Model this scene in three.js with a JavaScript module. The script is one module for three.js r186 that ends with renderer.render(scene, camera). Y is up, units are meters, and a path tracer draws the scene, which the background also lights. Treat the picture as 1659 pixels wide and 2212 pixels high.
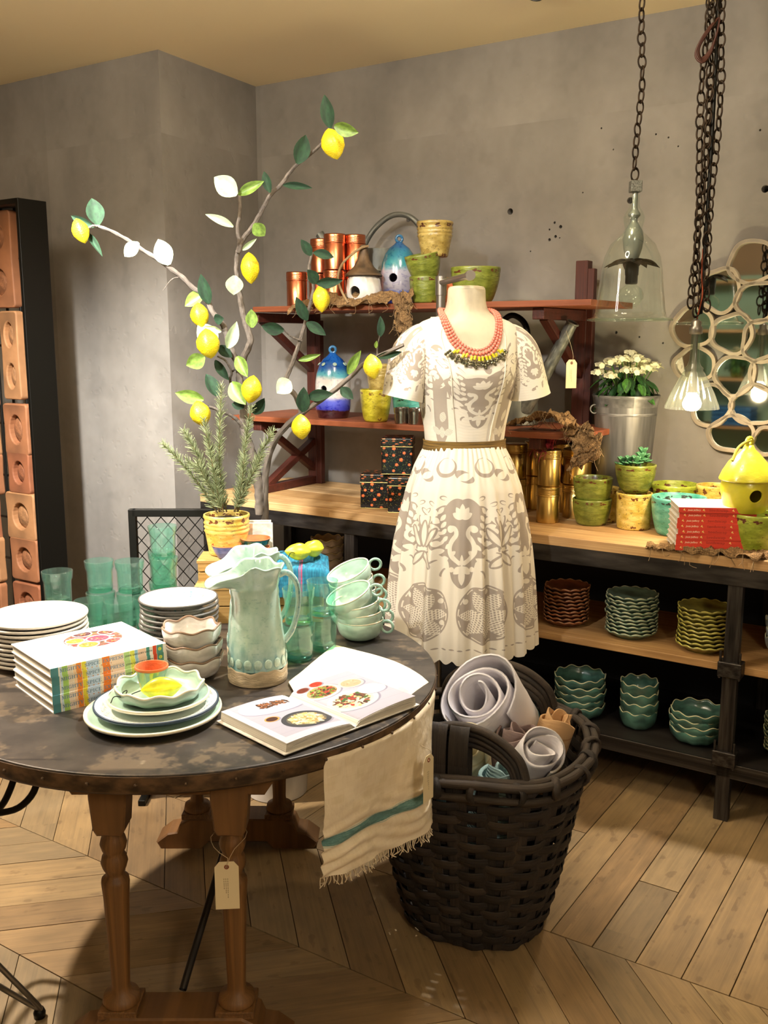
import * as THREE from 'three';
import { RoundedBoxGeometry } from 'three/addons/geometries/RoundedBoxGeometry.js';
import { mergeGeometries, mergeVertices, toCreasedNormals } from 'three/addons/utils/BufferGeometryUtils.js';
import { RectAreaLightUniformsLib } from 'three/addons/lights/RectAreaLightUniformsLib.js';
import { Brush, Evaluator, SUBTRACTION } from 'three-bvh-csg';

// ---------- camera, exposure ----------
const FP = 2080, PITCH = Math.atan(376 / 2080), EYE = 1.55;
const scene = new THREE.Scene();
scene.background = new THREE.Color(0x000000);
const camera = new THREE.PerspectiveCamera(2 * Math.atan(1106 / FP) * 180 / Math.PI, 1659 / 2212, 0.05, 60);
camera.position.set(0, EYE, 0); camera.rotation.set(-PITCH, 0, 0);
const renderer = new THREE.WebGLRenderer({ antialias: true });
renderer.toneMapping = THREE.LinearToneMapping;
renderer.toneMappingExposure = 1.0;
renderer.shadowMap.enabled = true;
RectAreaLightUniformsLib.init();

// ---------- lamps of the shop and added fill globes (each has its fixture, built here so that all light is set in one place) ----------
// [position], [target], candela, half angle deg, penumbra, colour
const WARM = 0xfff0de, SOFT = 0xfffcf8;
const SPOTS = [
  [[0.42, 2.52, -2.95], [-0.5, 0.74, -2.3], 24, 25, 0.6, SOFT],              // over the table, from the shelf side
  [[-1.9, 2.5, -2.7], [-0.9, 0, -2.62], 36, 31, 0.5, WARM],                  // from the left, on floor and table
  [[-0.83, 2.55, -1.2], [-0.2, 0.85, -4.1], 23, 27, 0.75, SOFT],             // on shelves and dress
  [[1.37, 2.52, -3.17], [1.0, 0, -2.74], 17, 16, 1, WARM],                // over the counter, on the floor before it
  [[-0.96, 2.52, -1.9], [-1.1, 0.7, -4.2], 62, 26, 0.8, SOFT],              // on the column
];
const FILL_GLOBES = [[-1.45, 2.48, -1.9, 6.4], [0.9, 2.2, 0.8, 5.5], [0.25, 2.54, -2.5, 3.4]];   // unseen fill globes added to lift the ambient light: x, y, z, candela
const PEND = 1.0;   // candela of the lit pendant over the counter

// ---------- helpers ----------
const PI = Math.PI, TAU = PI * 2, sin = Math.sin, cos = Math.cos, abs = Math.abs, min = Math.min, max = Math.max, hyp = Math.hypot;
const V = (x, y, z) => new THREE.Vector3(x, y, z);
const lerp = (a, b, t) => a + (b - a) * t, clamp = (x, a = 0, b = 1) => min(b, max(a, x)), smooth = (a, b, x) => { const t = clamp((x - a) / (b - a)); return t * t * (3 - 2 * t); };
function rng(seed) { return () => { seed = (seed + 0x6d2b79f5) | 0; let t = Math.imul(seed ^ (seed >>> 15), 1 | seed); t = (t + Math.imul(t ^ (t >>> 7), 61 | t)) ^ t; return ((t ^ (t >>> 14)) >>> 0) / 4294967296; }; }
const cP = cos(PITCH), sP = sin(PITCH);
// survey helpers: where a sight line of the photograph meets a level, a wall-parallel plane or a depth
const ray = (x, y) => { const a = (x - 829.5) / FP, v = (y - 1106) / FP; return [a, -(v * cP + sP), -(cP - v * sP)]; };
const pt = (x, y, Y) => { const r = ray(x, y), k = (Y - EYE) / r[1]; return V(r[0] * k, Y, r[2] * k); };
const pd = (x, y, D) => { const r = ray(x, y), k = -D / r[2]; return V(r[0] * k, EYE + r[1] * k, -D); };
const OX = 1.08, OZ = -2.92, TX = 0.8371, TZ = 0.5470, WX = 0.5470, WZ = -0.8371, YAW = -0.5788;   // the counter's frame: u along its front, w towards the wall
const L = (u, y, w) => V(OX + u * TX + w * WX, y, OZ + u * TZ + w * WZ);
const pw = (x, y, w) => { const r = ray(x, y), k = (w + OX * WX + OZ * WZ) / (r[0] * WX + r[2] * WZ); return V(r[0] * k, EYE + r[1] * k, r[2] * k); };
const uOf = (p) => (p.x - OX) * TX + (p.z - OZ) * TZ, wOf = (p) => (p.x - OX) * WX + (p.z - OZ) * WZ;
const S = (px, w, Y) => {   // point at sight column px, plane w, height Y
  const a = (px - 829.5), X0 = OX + w * WX, D0 = -(OZ + w * WZ), H = (Y - EYE) * sP;   // a*(cP*(D0-u*TZ)-H)=FP*(X0+u*TX)
  const u = (a * (cP * D0 - H) - FP * X0) / (FP * TX + a * cP * TZ); return L(u, Y, w);
};
const K = (p) => (-p.z * cP - (p.y - EYE) * sP) / FP;   // metres per photo pixel at a point
const back = (p, r) => { const d = hyp(p.x, p.z); return V(p.x + p.x / d * r, p.y, p.z + p.z / d * r); };
const stand = (px, py, Y, wpx) => { const p = pt(px, py, Y); return back(p, wpx * K(p) / 2); };

const used = new Map();
const numbered = (n) => { const k = used.get(n) || 0; used.set(n, k + 1); return k ? n + '_' + String(k).padStart(3, '0') : n; };
function tag(o, label, category, group) { o.userData.label = label; o.userData.category = category; if (group) o.userData.group = group; return o; }
function thing(name, label, category, p = V(0, 0, 0), turn = 0, group) {
  const o = new THREE.Group(); o.name = numbered(name); o.position.copy(p); o.rotation.y = turn; scene.add(o); return tag(o, label, category, group);
}
function shadowed(m) { m.castShadow = m.receiveShadow = true; return m; }
function part(parent, name, geo, mat, label) {
  const m = shadowed(new THREE.Mesh(geo, mat)); m.name = name; parent.add(m); if (label) m.userData.label = label; return m;
}
function struct(name, geo, mat) { const m = shadowed(new THREE.Mesh(geo, mat)); m.name = name; m.userData.kind = 'structure'; scene.add(m); return m; }
const at = (m, x, y, z, rx = 0, ry = 0, rz = 0) => { m.position.set(x, y, z); m.rotation.set(rx, ry, rz); return m; };
function copyOf(o, p, turn, label, group) { const c = o.clone(); c.name = numbered(o.name.replace(/_\d{3}$/, '')); c.userData = { ...o.userData }; if (label) c.userData.label = label; if (group) c.userData.group = group; if (p) c.position.copy(p); if (turn !== undefined) c.rotation.y = turn; scene.add(c); return c; }

const rbox = (x, y, z, r = 0.004, s = 2) => new RoundedBoxGeometry(x, y, z, s, min(r, x / 2.01, y / 2.01, z / 2.01));
const box = (x, y, z) => new THREE.BoxGeometry(x, y, z);
const moved = (g, x, y, z, rx = 0, ry = 0, rz = 0) => { const m = new THREE.Matrix4().makeRotationFromEuler(new THREE.Euler(rx, ry, rz)); m.setPosition(x, y, z); return g.applyMatrix4(m); };
const merge = (a) => mergeGeometries(a.map((g) => (g.index ? g.toNonIndexed() : g)).map((g) => { const o = new THREE.BufferGeometry(); for (const k of ['position', 'normal', 'uv']) o.setAttribute(k, g.attributes[k]); return o; }));
const lathe = (pts, seg = 40) => new THREE.LatheGeometry(pts.map((p) => new THREE.Vector2(max(p[0], 1e-5), p[1])), seg);
// a turned surface whose radius and height may vary with the angle
function wavy(pts, seg, fn) {
  const g = lathe(pts, seg), p = g.attributes.position, n = pts.length, c = p.count / n;
  for (let i = 0; i < c; i++) for (let j = 0; j < n; j++) { const k = i * n + j, a = i / (c - 1) * TAU, [r, y] = pts[j], q = fn(r, y, i === c - 1 ? 0 : a, j / (n - 1)); p.setXYZ(k, q[0] * sin(a), q[1], q[0] * cos(a)); }
  return seam(g, n, c);
}
function seam(g, n, c) {   // normals that agree across the closing seam (first and last column of n vertices)
  g.computeVertexNormals(); const N = g.attributes.normal, l = (c - 1) * n;
  for (let j = 0; j < n; j++) { const v = V(N.getX(j) + N.getX(l + j), N.getY(j) + N.getY(l + j), N.getZ(j) + N.getZ(l + j)).normalize(); N.setXYZ(j, v.x, v.y, v.z); N.setXYZ(l + j, v.x, v.y, v.z); }
  return g;
}
const curve = (pts) => new THREE.CatmullRomCurve3(pts.map((p) => (p.isVector3 ? p : V(...p))));
const tube = (pts, r, seg = 24, rad = 8, closed = false) => { const c = curve(pts); c.closed = closed; return new THREE.TubeGeometry(c, seg, r, rad, closed); };
// tube with varying radius and optional bumps, closed ends
function limb(pts, radii, seg = 24, rad = 8, bump = 0, seed = 1) {
  const c = curve(pts), g = new THREE.TubeGeometry(c, seg, 1, rad), p = g.attributes.position, R = rng(seed);
  for (let i = 0; i <= seg; i++) {
    const t = i / seg, o = c.getPointAt(t), f = t * (radii.length - 1), a = Math.floor(min(f, radii.length - 1.0001)), rr = lerp(radii[a], radii[a + 1], f - a);
    for (let j = 0; j <= rad; j++) { const k = i * (rad + 1) + j, b = rr * (1 + bump * sin(j * 2.1 + i * 1.7 + seed) * (j % rad ? 1 : 1)); p.setXYZ(k, o.x + (p.getX(k) - o.x) * b, o.y + (p.getY(k) - o.y) * b, o.z + (p.getZ(k) - o.z) * b); }
  }
  g.computeVertexNormals(); return g;
}
const rod = (a, b, r, seg = 10) => { const d = V(0, 0, 0).subVectors(b, a), g = new THREE.CylinderGeometry(r, r, d.length(), seg); const m = new THREE.Matrix4().compose(V(0, 0, 0).addVectors(a, b).multiplyScalar(0.5), new THREE.Quaternion().setFromUnitVectors(V(0, 1, 0), d.normalize()), V(1, 1, 1)); return g.applyMatrix4(m); };
const beam = (a, b, wx, wy, r = 0.003) => { const d = V(0, 0, 0).subVectors(b, a), g = rbox(wx, wy, d.length(), r), o = new THREE.Object3D(); o.position.addVectors(a, b).multiplyScalar(0.5); o.lookAt(b); o.updateMatrix(); return g.applyMatrix4(o.matrix); };
const extrude = (shape, depth, bevel = 0, segs = 1, cs = 12) => new THREE.ExtrudeGeometry(shape, { depth, bevelEnabled: bevel > 0, bevelSize: bevel, bevelThickness: bevel, bevelSegments: segs, curveSegments: cs });
const poly = (pts) => new THREE.Shape(pts.map((p) => new THREE.Vector2(p[0], p[1])));
// a grid surface from a function of (s, t)
function sheet(ns, nt, fn, closedS = false) {
  const pos = [], uv = [], idx = [];
  for (let i = 0; i <= ns; i++) for (let j = 0; j <= nt; j++) { const q = fn(i / ns, j / nt); pos.push(q[0], q[1], q[2]); uv.push(i / ns, j / nt); }
  for (let i = 0; i < ns; i++) for (let j = 0; j < nt; j++) { const a = i * (nt + 1) + j, b = a + nt + 1; idx.push(a, b, a + 1, b, b + 1, a + 1); }
  const g = new THREE.BufferGeometry(); g.setAttribute('position', new THREE.Float32BufferAttribute(pos, 3)); g.setAttribute('uv', new THREE.Float32BufferAttribute(uv, 2)); g.setIndex(idx);
  g.computeVertexNormals(); return closedS ? seam(g, nt + 1, ns + 1) : g;
}
// gives an open sheet real thickness
function thick(g, d) {
  const p = g.attributes.position, n = g.attributes.normal, u = g.attributes.uv, N = p.count, pos = [], uv = [], idx = [], I = g.index.array, edge = new Map();
  for (const s of [0, 1]) for (let i = 0; i < N; i++) { const k = s ? -d : 0; pos.push(p.getX(i) + n.getX(i) * k, p.getY(i) + n.getY(i) * k, p.getZ(i) + n.getZ(i) * k); uv.push(u.getX(i), u.getY(i)); }
  for (let i = 0; i < I.length; i += 3) { const [a, b, c] = [I[i], I[i + 1], I[i + 2]]; idx.push(a, b, c, a + N, c + N, b + N); for (const [e, f] of [[a, b], [b, c], [c, a]]) { const k = min(e, f) + '_' + max(e, f); edge.has(k) ? edge.set(k, null) : edge.set(k, [e, f]); } }
  for (const e of edge.values()) if (e) idx.push(e[0], e[0] + N, e[1], e[1], e[0] + N, e[1] + N);
  const o = new THREE.BufferGeometry(); o.setAttribute('position', new THREE.Float32BufferAttribute(pos, 3)); o.setAttribute('uv', new THREE.Float32BufferAttribute(uv, 2)); o.setIndex(idx); o.computeVertexNormals(); return o;
}
const evalr = new Evaluator(); evalr.useGroups = false;
function cut(g, ...tools) { let a = new Brush(g); a.updateMatrixWorld(); for (const t of tools) { const b = new Brush(t); b.updateMatrixWorld(); a = evalr.evaluate(a, b, SUBTRACTION); } return a.geometry; }

// ---------- textures ----------
function noise(seed) { const R = rng(seed), P = new Float32Array(65536).map(() => R()); return (x, y, per) => { const xi = Math.floor(x), yi = Math.floor(y), fx = x - xi, fy = y - yi, u = fx * fx * (3 - 2 * fx), v = fy * fy * (3 - 2 * fy), m = (a) => ((a % per) + per) % per, g = (a, b) => P[(m(a) * 251 + m(b) * 7919) & 65535]; return lerp(lerp(g(xi, yi), g(xi + 1, yi), u), lerp(g(xi, yi + 1), g(xi + 1, yi + 1), u), v); }; }
const NZ = noise(11);
const fbm = (x, y, per, oct = 5, gain = 0.5) => { let s = 0, a = 1, t = 0, f = 1; for (let o = 0; o < oct; o++) { s += a * NZ(x * f + o * 17, y * f + o * 31, per * f); t += a; a *= gain; f *= 2; } return s / t; };
function finish(t, srgb, rx, ry) { t.wrapS = t.wrapT = THREE.RepeatWrapping; t.magFilter = THREE.LinearFilter; t.minFilter = THREE.LinearMipmapLinearFilter; if (srgb) t.colorSpace = THREE.SRGBColorSpace; t.repeat.set(rx, ry); t.needsUpdate = true; return t; }
function dataTex(w, h, fn, srgb = true, rx = 1, ry = 1) {
  const d = new Uint8Array(w * h * 4);
  for (let y = 0; y < h; y++) for (let x = 0; x < w; x++) { const c = fn(x / w, y / h), k = (y * w + x) * 4; d[k] = clamp(c[0], 0, 255); d[k + 1] = clamp(c[1], 0, 255); d[k + 2] = clamp(c[2], 0, 255); d[k + 3] = c[3] === undefined ? 255 : clamp(c[3], 0, 255); }
  return finish(new THREE.DataTexture(d, w, h), srgb, rx, ry);
}
function canvasTex(w, h, draw, srgb = true, rx = 1, ry = 1) { const c = document.createElement('canvas'); c.width = w; c.height = h; const x = c.getContext('2d'); draw(x, w, h); return finish(new THREE.CanvasTexture(c), srgb, rx, ry); }
const mix = (a, b, t) => [lerp(a[0], b[0], t), lerp(a[1], b[1], t), lerp(a[2], b[2], t)];
const rgb = (h) => [(h >> 16) & 255, (h >> 8) & 255, h & 255];
const mottled = new Map();   // shared tone maps: a soft mottling from a darker tone up to full colour
const toned = (o) => { const m = o.map; if (m && m.tone) { const [a, b, sc] = m.tone, q = rgb(a).reduce((x, y) => x + y) / rgb(b).reduce((x, y) => x + y), r = q < 0.58 ? 0.5 : q < 0.74 ? 0.66 : 0.82, k = sc < 7.5 ? 5 : sc < 11 ? 9 : 16, key = r + '_' + k; if (!mottled.has(key)) mottled.set(key, dataTex(256, 256, (x, y) => { const v = 255 * lerp(r, 1, clamp((fbm(x * k + k, y * k + 2, k, 5) - 0.5) * 2.2 + 0.5)); return [v, v, v]; })); o.map = mottled.get(key); o.color = b; } return o; };
const std = (o) => new THREE.MeshStandardMaterial(toned(o)), phys = (o) => new THREE.MeshPhysicalMaterial(toned(o));
const DS = THREE.DoubleSide;
// grainy wood: grain runs along v
function woodTex(a, b, seed, w = 256, h = 512, knots = 0.2) {
  return dataTex(w, h, (x, y) => { const g = fbm(x * 24 + seed, y * 2 + seed, 64, 4), s = fbm(x * 96 + seed, y * 3, 128, 3), k = fbm(x * 4 + seed * 3, y * 4, 32, 4), t = clamp(g * 0.75 + s * 0.45 - 0.1 + (k - 0.5) * knots * 3); return mix(rgb(a), rgb(b), t); });
}
const mottle = (a, b, scale) => ({ tone: [a, b, scale] });
const grainBump = dataTex(256, 256, (x, y) => { const g = fbm(x * 8, y * 8, 8, 6, 0.65) * 255; return [g, g, g]; }, false);
const fineBump = dataTex(256, 256, (x, y) => { const g = fbm(x * 64, y * 64, 64, 3, 0.6) * 255; return [g, g, g]; }, false);
const weaveBump = dataTex(128, 128, (x, y) => { const g = 128 + 60 * sin(x * TAU * 32) * (sin(y * TAU * 32) > 0 ? 1 : 0.3) + 50 * sin(y * TAU * 32) + (fbm(x * 16, y * 16, 16, 3) - 0.5) * 60; return [g, g, g]; }, false);

// ---------- room ----------
const WB = 0.62;                                             // plane of the back wall
const cornerP = pw(552, 187, WB), CEIL = cornerP.y, UC = uOf(cornerP);
const colP = pt(341, 107, CEIL), WC = wOf(colP), UCOL = uOf(colP);
const U0 = -4.6, U1 = 2.3, W0 = -5.2;                        // extent of the shop
const inFrame = (m) => { m.position.set(OX, 0, OZ); m.rotation.y = YAW; return m; };   // local x = u, z = -w
const concreteC = dataTex(1024, 1024, (x, y) => {
  const a = fbm(x * 4, y * 4, 4, 6, 0.55), b = fbm(x * 14 + 5, y * 3 + 9, 28, 4), c = fbm(x * 90, y * 90, 90, 2), st = smooth(0.62, 0.8, fbm(x * 20 + 3, y * 20, 20, 4)) * 0.12;
  const t = clamp(0.5 + (a - 0.5) * 1.1 + (b - 0.5) * 0.5 + (c - 0.5) * 0.1 - st); return mix([108, 104, 98], [160, 155, 147], t);
}, true, 0.42, 0.42);
const concreteB = dataTex(512, 512, (x, y) => { const pits = smooth(0.74, 0.82, fbm(x * 60, y * 60, 60, 2)), g = 150 + (fbm(x * 6, y * 6, 6, 5) - 0.5) * 120 - pits * 90; return [g, g, g]; }, false, 0.6, 0.6);
const M = {};
M.concrete = std({ map: concreteC, bumpMap: concreteB, bumpScale: 0.002, roughness: 0.86 });
M.ceiling = std({ color: 0xf8e8c0, roughness: 0.95, bumpMap: grainBump, bumpScale: 0.002 });
M.plainwall = std({ color: 0x9c8468, roughness: 0.95 });
{
  const uL = UC, uR = U1;
  const s = poly([[uL, 0], [uR, 0], [uR, CEIL], [uL, CEIL]]);
  const hole = (px, py, r, q = 1) => { const p = pw(px, py, WB), h = new THREE.Path(); h.absellipse(uOf(p), p.y, r * q, r, 0, TAU, true, 0); s.holes.push(h); };
  hole(1102, 457, 0.0125); hole(1361, 433, 0.012); hole(1653, 408, 0.013); hole(882, 474, 0.011);
  for (const [x, y, r] of [[1198, 481, 5], [1211, 490, 7], [1187, 496, 4], [1200, 511, 6], [1187, 518, 6], [1209, 514, 3], [1146, 543, 3], [1417, 290, 3.5], [1444, 297, 3.5], [1465, 316, 3], [1299, 277, 3.5], [1325, 323, 3], [1259, 416, 3], [1506, 279, 3], [1642, 281, 4], [1331, 718, 6], [1381, 728, 4], [1432, 741, 4]]) hole(x, y, r * 0.001, 0.9);
  const g = extrude(s, 0.1, 0, 1, 10); g.translate(0, 0, -WB - 0.1);
  inFrame(struct('wall_back', g, M.concrete));
  const core = new THREE.BoxGeometry(uR - U0 + 0.4, CEIL + 0.3, 0.2); core.translate((uR + U0) / 2, CEIL / 2, -WB - 0.24);
  inFrame(struct('wall_rear', core, std({ color: 0x2a2622, roughness: 1 })));
  // the column: a block whose front face is the left wall and whose side returns to the back wall
  const col = extrude(poly([[U0 - 0.2, -WC], [UCOL, -WC], [UC, -WB], [UC, -WB - 0.1], [U0 - 0.2, -WB - 0.1]]), CEIL, 0);
  const p = col.attributes.position, uv = col.attributes.uv, n = col.attributes.normal;
  for (let i = 0; i < p.count; i++) { const x = p.getX(i), z = p.getY(i), y = p.getZ(i); p.setXYZ(i, x, y, z); const side = abs(n.getX(i)) > 0.7; uv.setXY(i, side ? z * 1 + 1.3 : x + 0.7, y); }
  const idx = []; for (let i = 0; i < p.count; i += 3) idx.push(i, i + 2, i + 1); col.setIndex(idx); const cg = col.toNonIndexed(); cg.computeVertexNormals();
  inFrame(struct('wall_left_column', cg, M.concrete));
  const slab = (name, x0, x1, y0, y1, z0, z1, m) => { const b = new THREE.BoxGeometry(x1 - x0, y1 - y0, z1 - z0); b.translate((x0 + x1) / 2, (y0 + y1) / 2, (z0 + z1) / 2); return inFrame(struct(name, b, m)); };
  slab('ceiling', U0 - 0.3, U1 + 0.3, CEIL, CEIL + 0.15, -WB - 0.34, -W0 + 0.3, M.ceiling);
  slab('wall_right', U1, U1 + 0.15, 0, CEIL, -WB - 0.2, -W0 + 0.1, M.concrete);
  slab('wall_left', U0 - 0.15, U0, 0, CEIL, -WC - 0.2, -W0 + 0.1, M.plainwall);
  slab('wall_front', U0 - 0.1, U1 + 0.1, 0, CEIL, -W0, -W0 + 0.15, M.plainwall);
}
// floor: slab and chevron planks
const plankMats = [];
for (const [a, b, s] of [[0x7a674b, 0xa98d62, 3], [0x6e5a40, 0x9b7e57, 21], [0x806e50, 0xb0956a, 37], [0x6e5f47, 0x97805c, 55], [0x756043, 0xa3845a, 71]]) {
  const t = dataTex(256, 1024, (x, y) => {
    const g = fbm(x * 20 + s, y * 3 + s, 64, 4), f = fbm(x * 90 + s, y * 5, 128, 3), k = fbm(x * 5 + s, y * 16 + s * 2, 64, 4), st = smooth(0.7, 0.8, fbm(x * 5 + s * 5, y * 22, 64, 4));
    let c = mix(rgb(a), rgb(b), clamp(0.18 + g * 0.45 + f * 0.25 + (k - 0.5) * 0.7)); c = mix(c, [80, 60, 40], st * 0.25); return c;
  }, true, 1, 1);
  plankMats.push(std({ map: t, bumpMap: grainBump, bumpScale: 0.0008, roughness: 0.5 + 0.12 * (s % 3) }));
}
{
  const slab = new THREE.BoxGeometry(U1 - U0 + 0.5, 0.12, WB - W0 + 0.5); slab.translate((U0 + U1) / 2, -0.078, -(WB + W0) / 2);
  const floor = inFrame(struct('floor', slab, std({ color: 0x3a2a1a, roughness: 0.8 })));
  const R = rng(5), PWID = 0.115, ROW = 0.415, EDGE = -0.857, TH = 0.018;
  function plankGeo(pts, dir, off) {   // pts (u,w) corners; dir = grain direction
    const s = poly(pts.map(([u, w]) => [u, -w])), g = extrude(s, TH, 0), p = g.attributes.position, uv = g.attributes.uv;
    for (let i = 0; i < p.count; i++) { const u = p.getX(i), w = p.getY(i), y = p.getZ(i); p.setXYZ(i, u, y - TH, w); const a = u * dir[0] - w * dir[1], c = u * dir[1] + w * dir[0]; uv.setXY(i, c / 0.13 + off, a / 1.3 + off * 2.7); }
    const idx = []; for (let i = 0; i < p.count; i += 3) idx.push(i, i + 2, i + 1); g.setIndex(idx); const o = g.toNonIndexed(); o.computeVertexNormals(); return o;
  }
  const gap = 0.0016, du = PWID * Math.SQRT2;
  const geoC = [1, -1].map((d) => [0, 1, 2].map((v) => plankGeo([[gap, gap], [du - gap, gap], [du - gap + d * ROW - d * gap, ROW - gap], [gap + d * ROW - d * gap, ROW - gap]], [0.707 * d, 0.707], 0.31 * v)));
  for (let r = 0; r < 6; r++) {
    const w = EDGE - ROW * (r + 1), d = r % 2 ? 1 : -1, n = 25;
    for (let i = 0; i < n; i++) { const m = part(floor, 'plank', geoC[d > 0 ? 0 : 1][Math.floor(R() * 3)], plankMats[Math.floor(R() * 5)]); m.position.set(-3.05 + i * du + (d > 0 ? -0.415 : 0) + 0.05, (R() - 0.5) * 0.0012, -w); }
  }
  const geoB = new Map();
  for (let i = 0; i < 37; i++) {
    const split = 0.25 + R() * 0.9, cuts = R() < 0.5 ? [EDGE, EDGE + split, WB] : [EDGE, WB];
    for (let k = 0; k + 1 < cuts.length; k++) { const len = cuts[k + 1] - cuts[k], key = len.toFixed(2); if (!geoB.has(key)) geoB.set(key, plankGeo([[gap, gap], [PWID - gap, gap], [PWID - gap, len - gap], [gap, len - gap]], [0, 1], R())); const m = part(floor, 'plank', geoB.get(key), plankMats[Math.floor(R() * 5)]); m.position.set(-3.4 + i * PWID - 0.023, (R() - 0.5) * 0.0012, -cuts[k]); }
  }
}
// ---------- lamps ----------
M.black = std({ color: 0x14130f, roughness: 0.45, metalness: 0.6 });
M.lens = std({ color: 0xffffff, emissive: 0xffe8c8, emissiveIntensity: 4, roughness: 0.4 });
{
  const names = ['above the table and dress', 'nearest the carved block rack', 'aimed at the red wooden shelves', 'over the counter end', 'aimed at the concrete column'];
  SPOTS.forEach(([p, q, cd, ang, pen, col], i) => {
    const P = V(...p), Q = V(...q), d = V(0, 0, 0).subVectors(Q, P).normalize();
    const t = thing('track_spotlight', 'black cylindrical ceiling spotlight ' + names[i], 'spotlight', P, 0, 'ceiling spotlights');
    const head = part(t, 'lamp_head', lathe([[0.0, -0.12], [0.028, -0.115], [0.036, -0.09], [0.04, 0.0], [0.037, 0.0], [0.034, -0.012], [0, -0.012]], 24), M.black);
    head.quaternion.setFromUnitVectors(V(0, 1, 0), d);
    const lens = part(head, 'lens', new THREE.CylinderGeometry(0.033, 0.033, 0.004, 24), M.lens); lens.position.y = -0.006;
    part(t, 'stem', rod(V(0, 0.01, 0).addScaledVector(d, -0.07), V(0, CEIL - P.y, 0).addScaledVector(d, -0.07).setY(CEIL - P.y), 0.008, 8), M.black);
    const s = new THREE.SpotLight(col, cd, 0, ang * PI / 180, pen, 2); s.position.copy(P).addScaledVector(d, 0.01); s.target.position.copy(Q); s.castShadow = true; s.shadow.radius = 2; s.shadow.mapSize.set(2048, 2048);
    scene.add(s, s.target);
  });
  FILL_GLOBES.forEach(([x, y, z, cd], i) => {
    const t = thing('fill_globe', 'added unseen white globe fill lamp ' + ['before the carved block rack', 'over the far aisle', 'nearest the round table'][i] + ' of the shop', 'lamp', V(x, y, z), 0, 'added fill globes');
    part(t, 'globe', new THREE.SphereGeometry(0.1, 24, 16), std({ color: 0xffffff, emissive: 0xfff0da, emissiveIntensity: cd / 8, roughness: 0.5 }));
    part(t, 'cord', rod(V(0, 0.095, 0), V(0, CEIL - y, 0), 0.004, 6), M.black);
    const l = new THREE.PointLight(0xfff0da, cd, 0, 2); l.position.set(x, y, z); l.castShadow = true; l.shadow.radius = 8; scene.add(l);
  });
}

// ---------- counter ----------
M.steel = std({ map: mottle(0x2e2b2a, 0x55504c, 6, 4), roughness: 0.48, metalness: 0.75, bumpMap: grainBump, bumpScale: 0.0006 });
M.darkpanel = std({ color: 0x0c0c10, roughness: 0.7 });
const boardMats = [[0x9b7447, 0xd6b27e, 5], [0x8a653c, 0xc79f68, 15], [0xa07c50, 0xdcbb8a, 25]].map(([a, b, s]) => std({ map: woodTex(a, b, s), bumpMap: grainBump, bumpScale: 0.0008, roughness: 0.62 }));
const alongX = (g, sx = 1, sy = 1) => { const p = g.attributes.position, uv = g.attributes.uv; for (let i = 0; i < p.count; i++) uv.setXY(i, (p.getZ(i) + p.getY(i)) / 0.16 * sx, p.getX(i) / 0.8 * sy); return g; };
const alongY = (g) => { const p = g.attributes.position, uv = g.attributes.uv; for (let i = 0; i < p.count; i++) uv.setXY(i, (p.getZ(i) + p.getX(i)) / 0.12, p.getY(i) / 0.6); return g; };
const CT = 0.88, MS = 0.52, BS = 0.195, CU0 = -2.25, CU1 = 0.75;
{
  const t = thing('display_counter', 'long steel framed counter with worn wooden top along the concrete wall', 'counter', V(OX, 0, OZ), YAW), len = CU1 - CU0, mid = (CU0 + CU1) / 2;
  for (let i = 0; i < 4; i++) { const d = (WB - 0.005) / 4; at(part(t, 'top_board', alongX(rbox(len, 0.034, d - 0.002, 0.003)), boardMats[i % 3]), mid, CT - 0.017, -(i + 0.5) * d + 0.002); }
  at(part(t, 'front_rail', alongX(rbox(len, 0.062, 0.012, 0.002)), M.steel), mid, CT - 0.06, -0.006);
  at(part(t, 'end_rail', rbox(0.012, 0.062, WB - 0.02, 0.002), M.steel), CU0 + 0.006, CT - 0.06, -WB / 2);
  at(part(t, 'back_rail', rbox(len, 0.05, 0.03, 0.002), M.steel), mid, CT - 0.062, -WB + 0.03);
  at(part(t, 'middle_shelf', alongX(rbox(len - 0.02, 0.026, 0.5, 0.003)), boardMats[1]), mid, MS - 0.013, -0.29);
  at(part(t, 'bottom_shelf', rbox(len, 0.012, 0.56, 0.002), M.steel), mid, BS - 0.006, -0.3);
  at(part(t, 'bottom_rail', rbox(len, 0.05, 0.014, 0.002), M.steel), mid, BS - 0.02, -0.012);
  at(part(t, 'back_panel', rbox(len, CT - 0.12, 0.012, 0.002), M.darkpanel), mid, CT / 2 + 0.03, -WB + 0.012);
  const postU = [uOf(S(762, 0.03, 0.6)), uOf(S(1592, 0.02, 0.8)), CU0 + 0.03, CU1 - 0.03];
  for (const u of postU) for (const w of [0.02, WB - 0.045]) {
    const h = CT - 0.09; at(part(t, 'post', rbox(0.046, h, 0.03, 0.002), M.steel), u, h / 2, -w);
    if (w < 0.1) for (const y of [MS - 0.005, BS + 0.02]) {
      const c = at(part(t, 'clamp', rbox(0.074, 0.05, 0.052, 0.004), M.steel), u, y, -w + 0.002);
      for (const s of [-1, 1]) at(part(c, 'bolt', new THREE.CylinderGeometry(0.004, 0.004, 0.09, 8), M.steel), s * 0.03, 0.015, 0.02);
    }
  }
}
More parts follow.
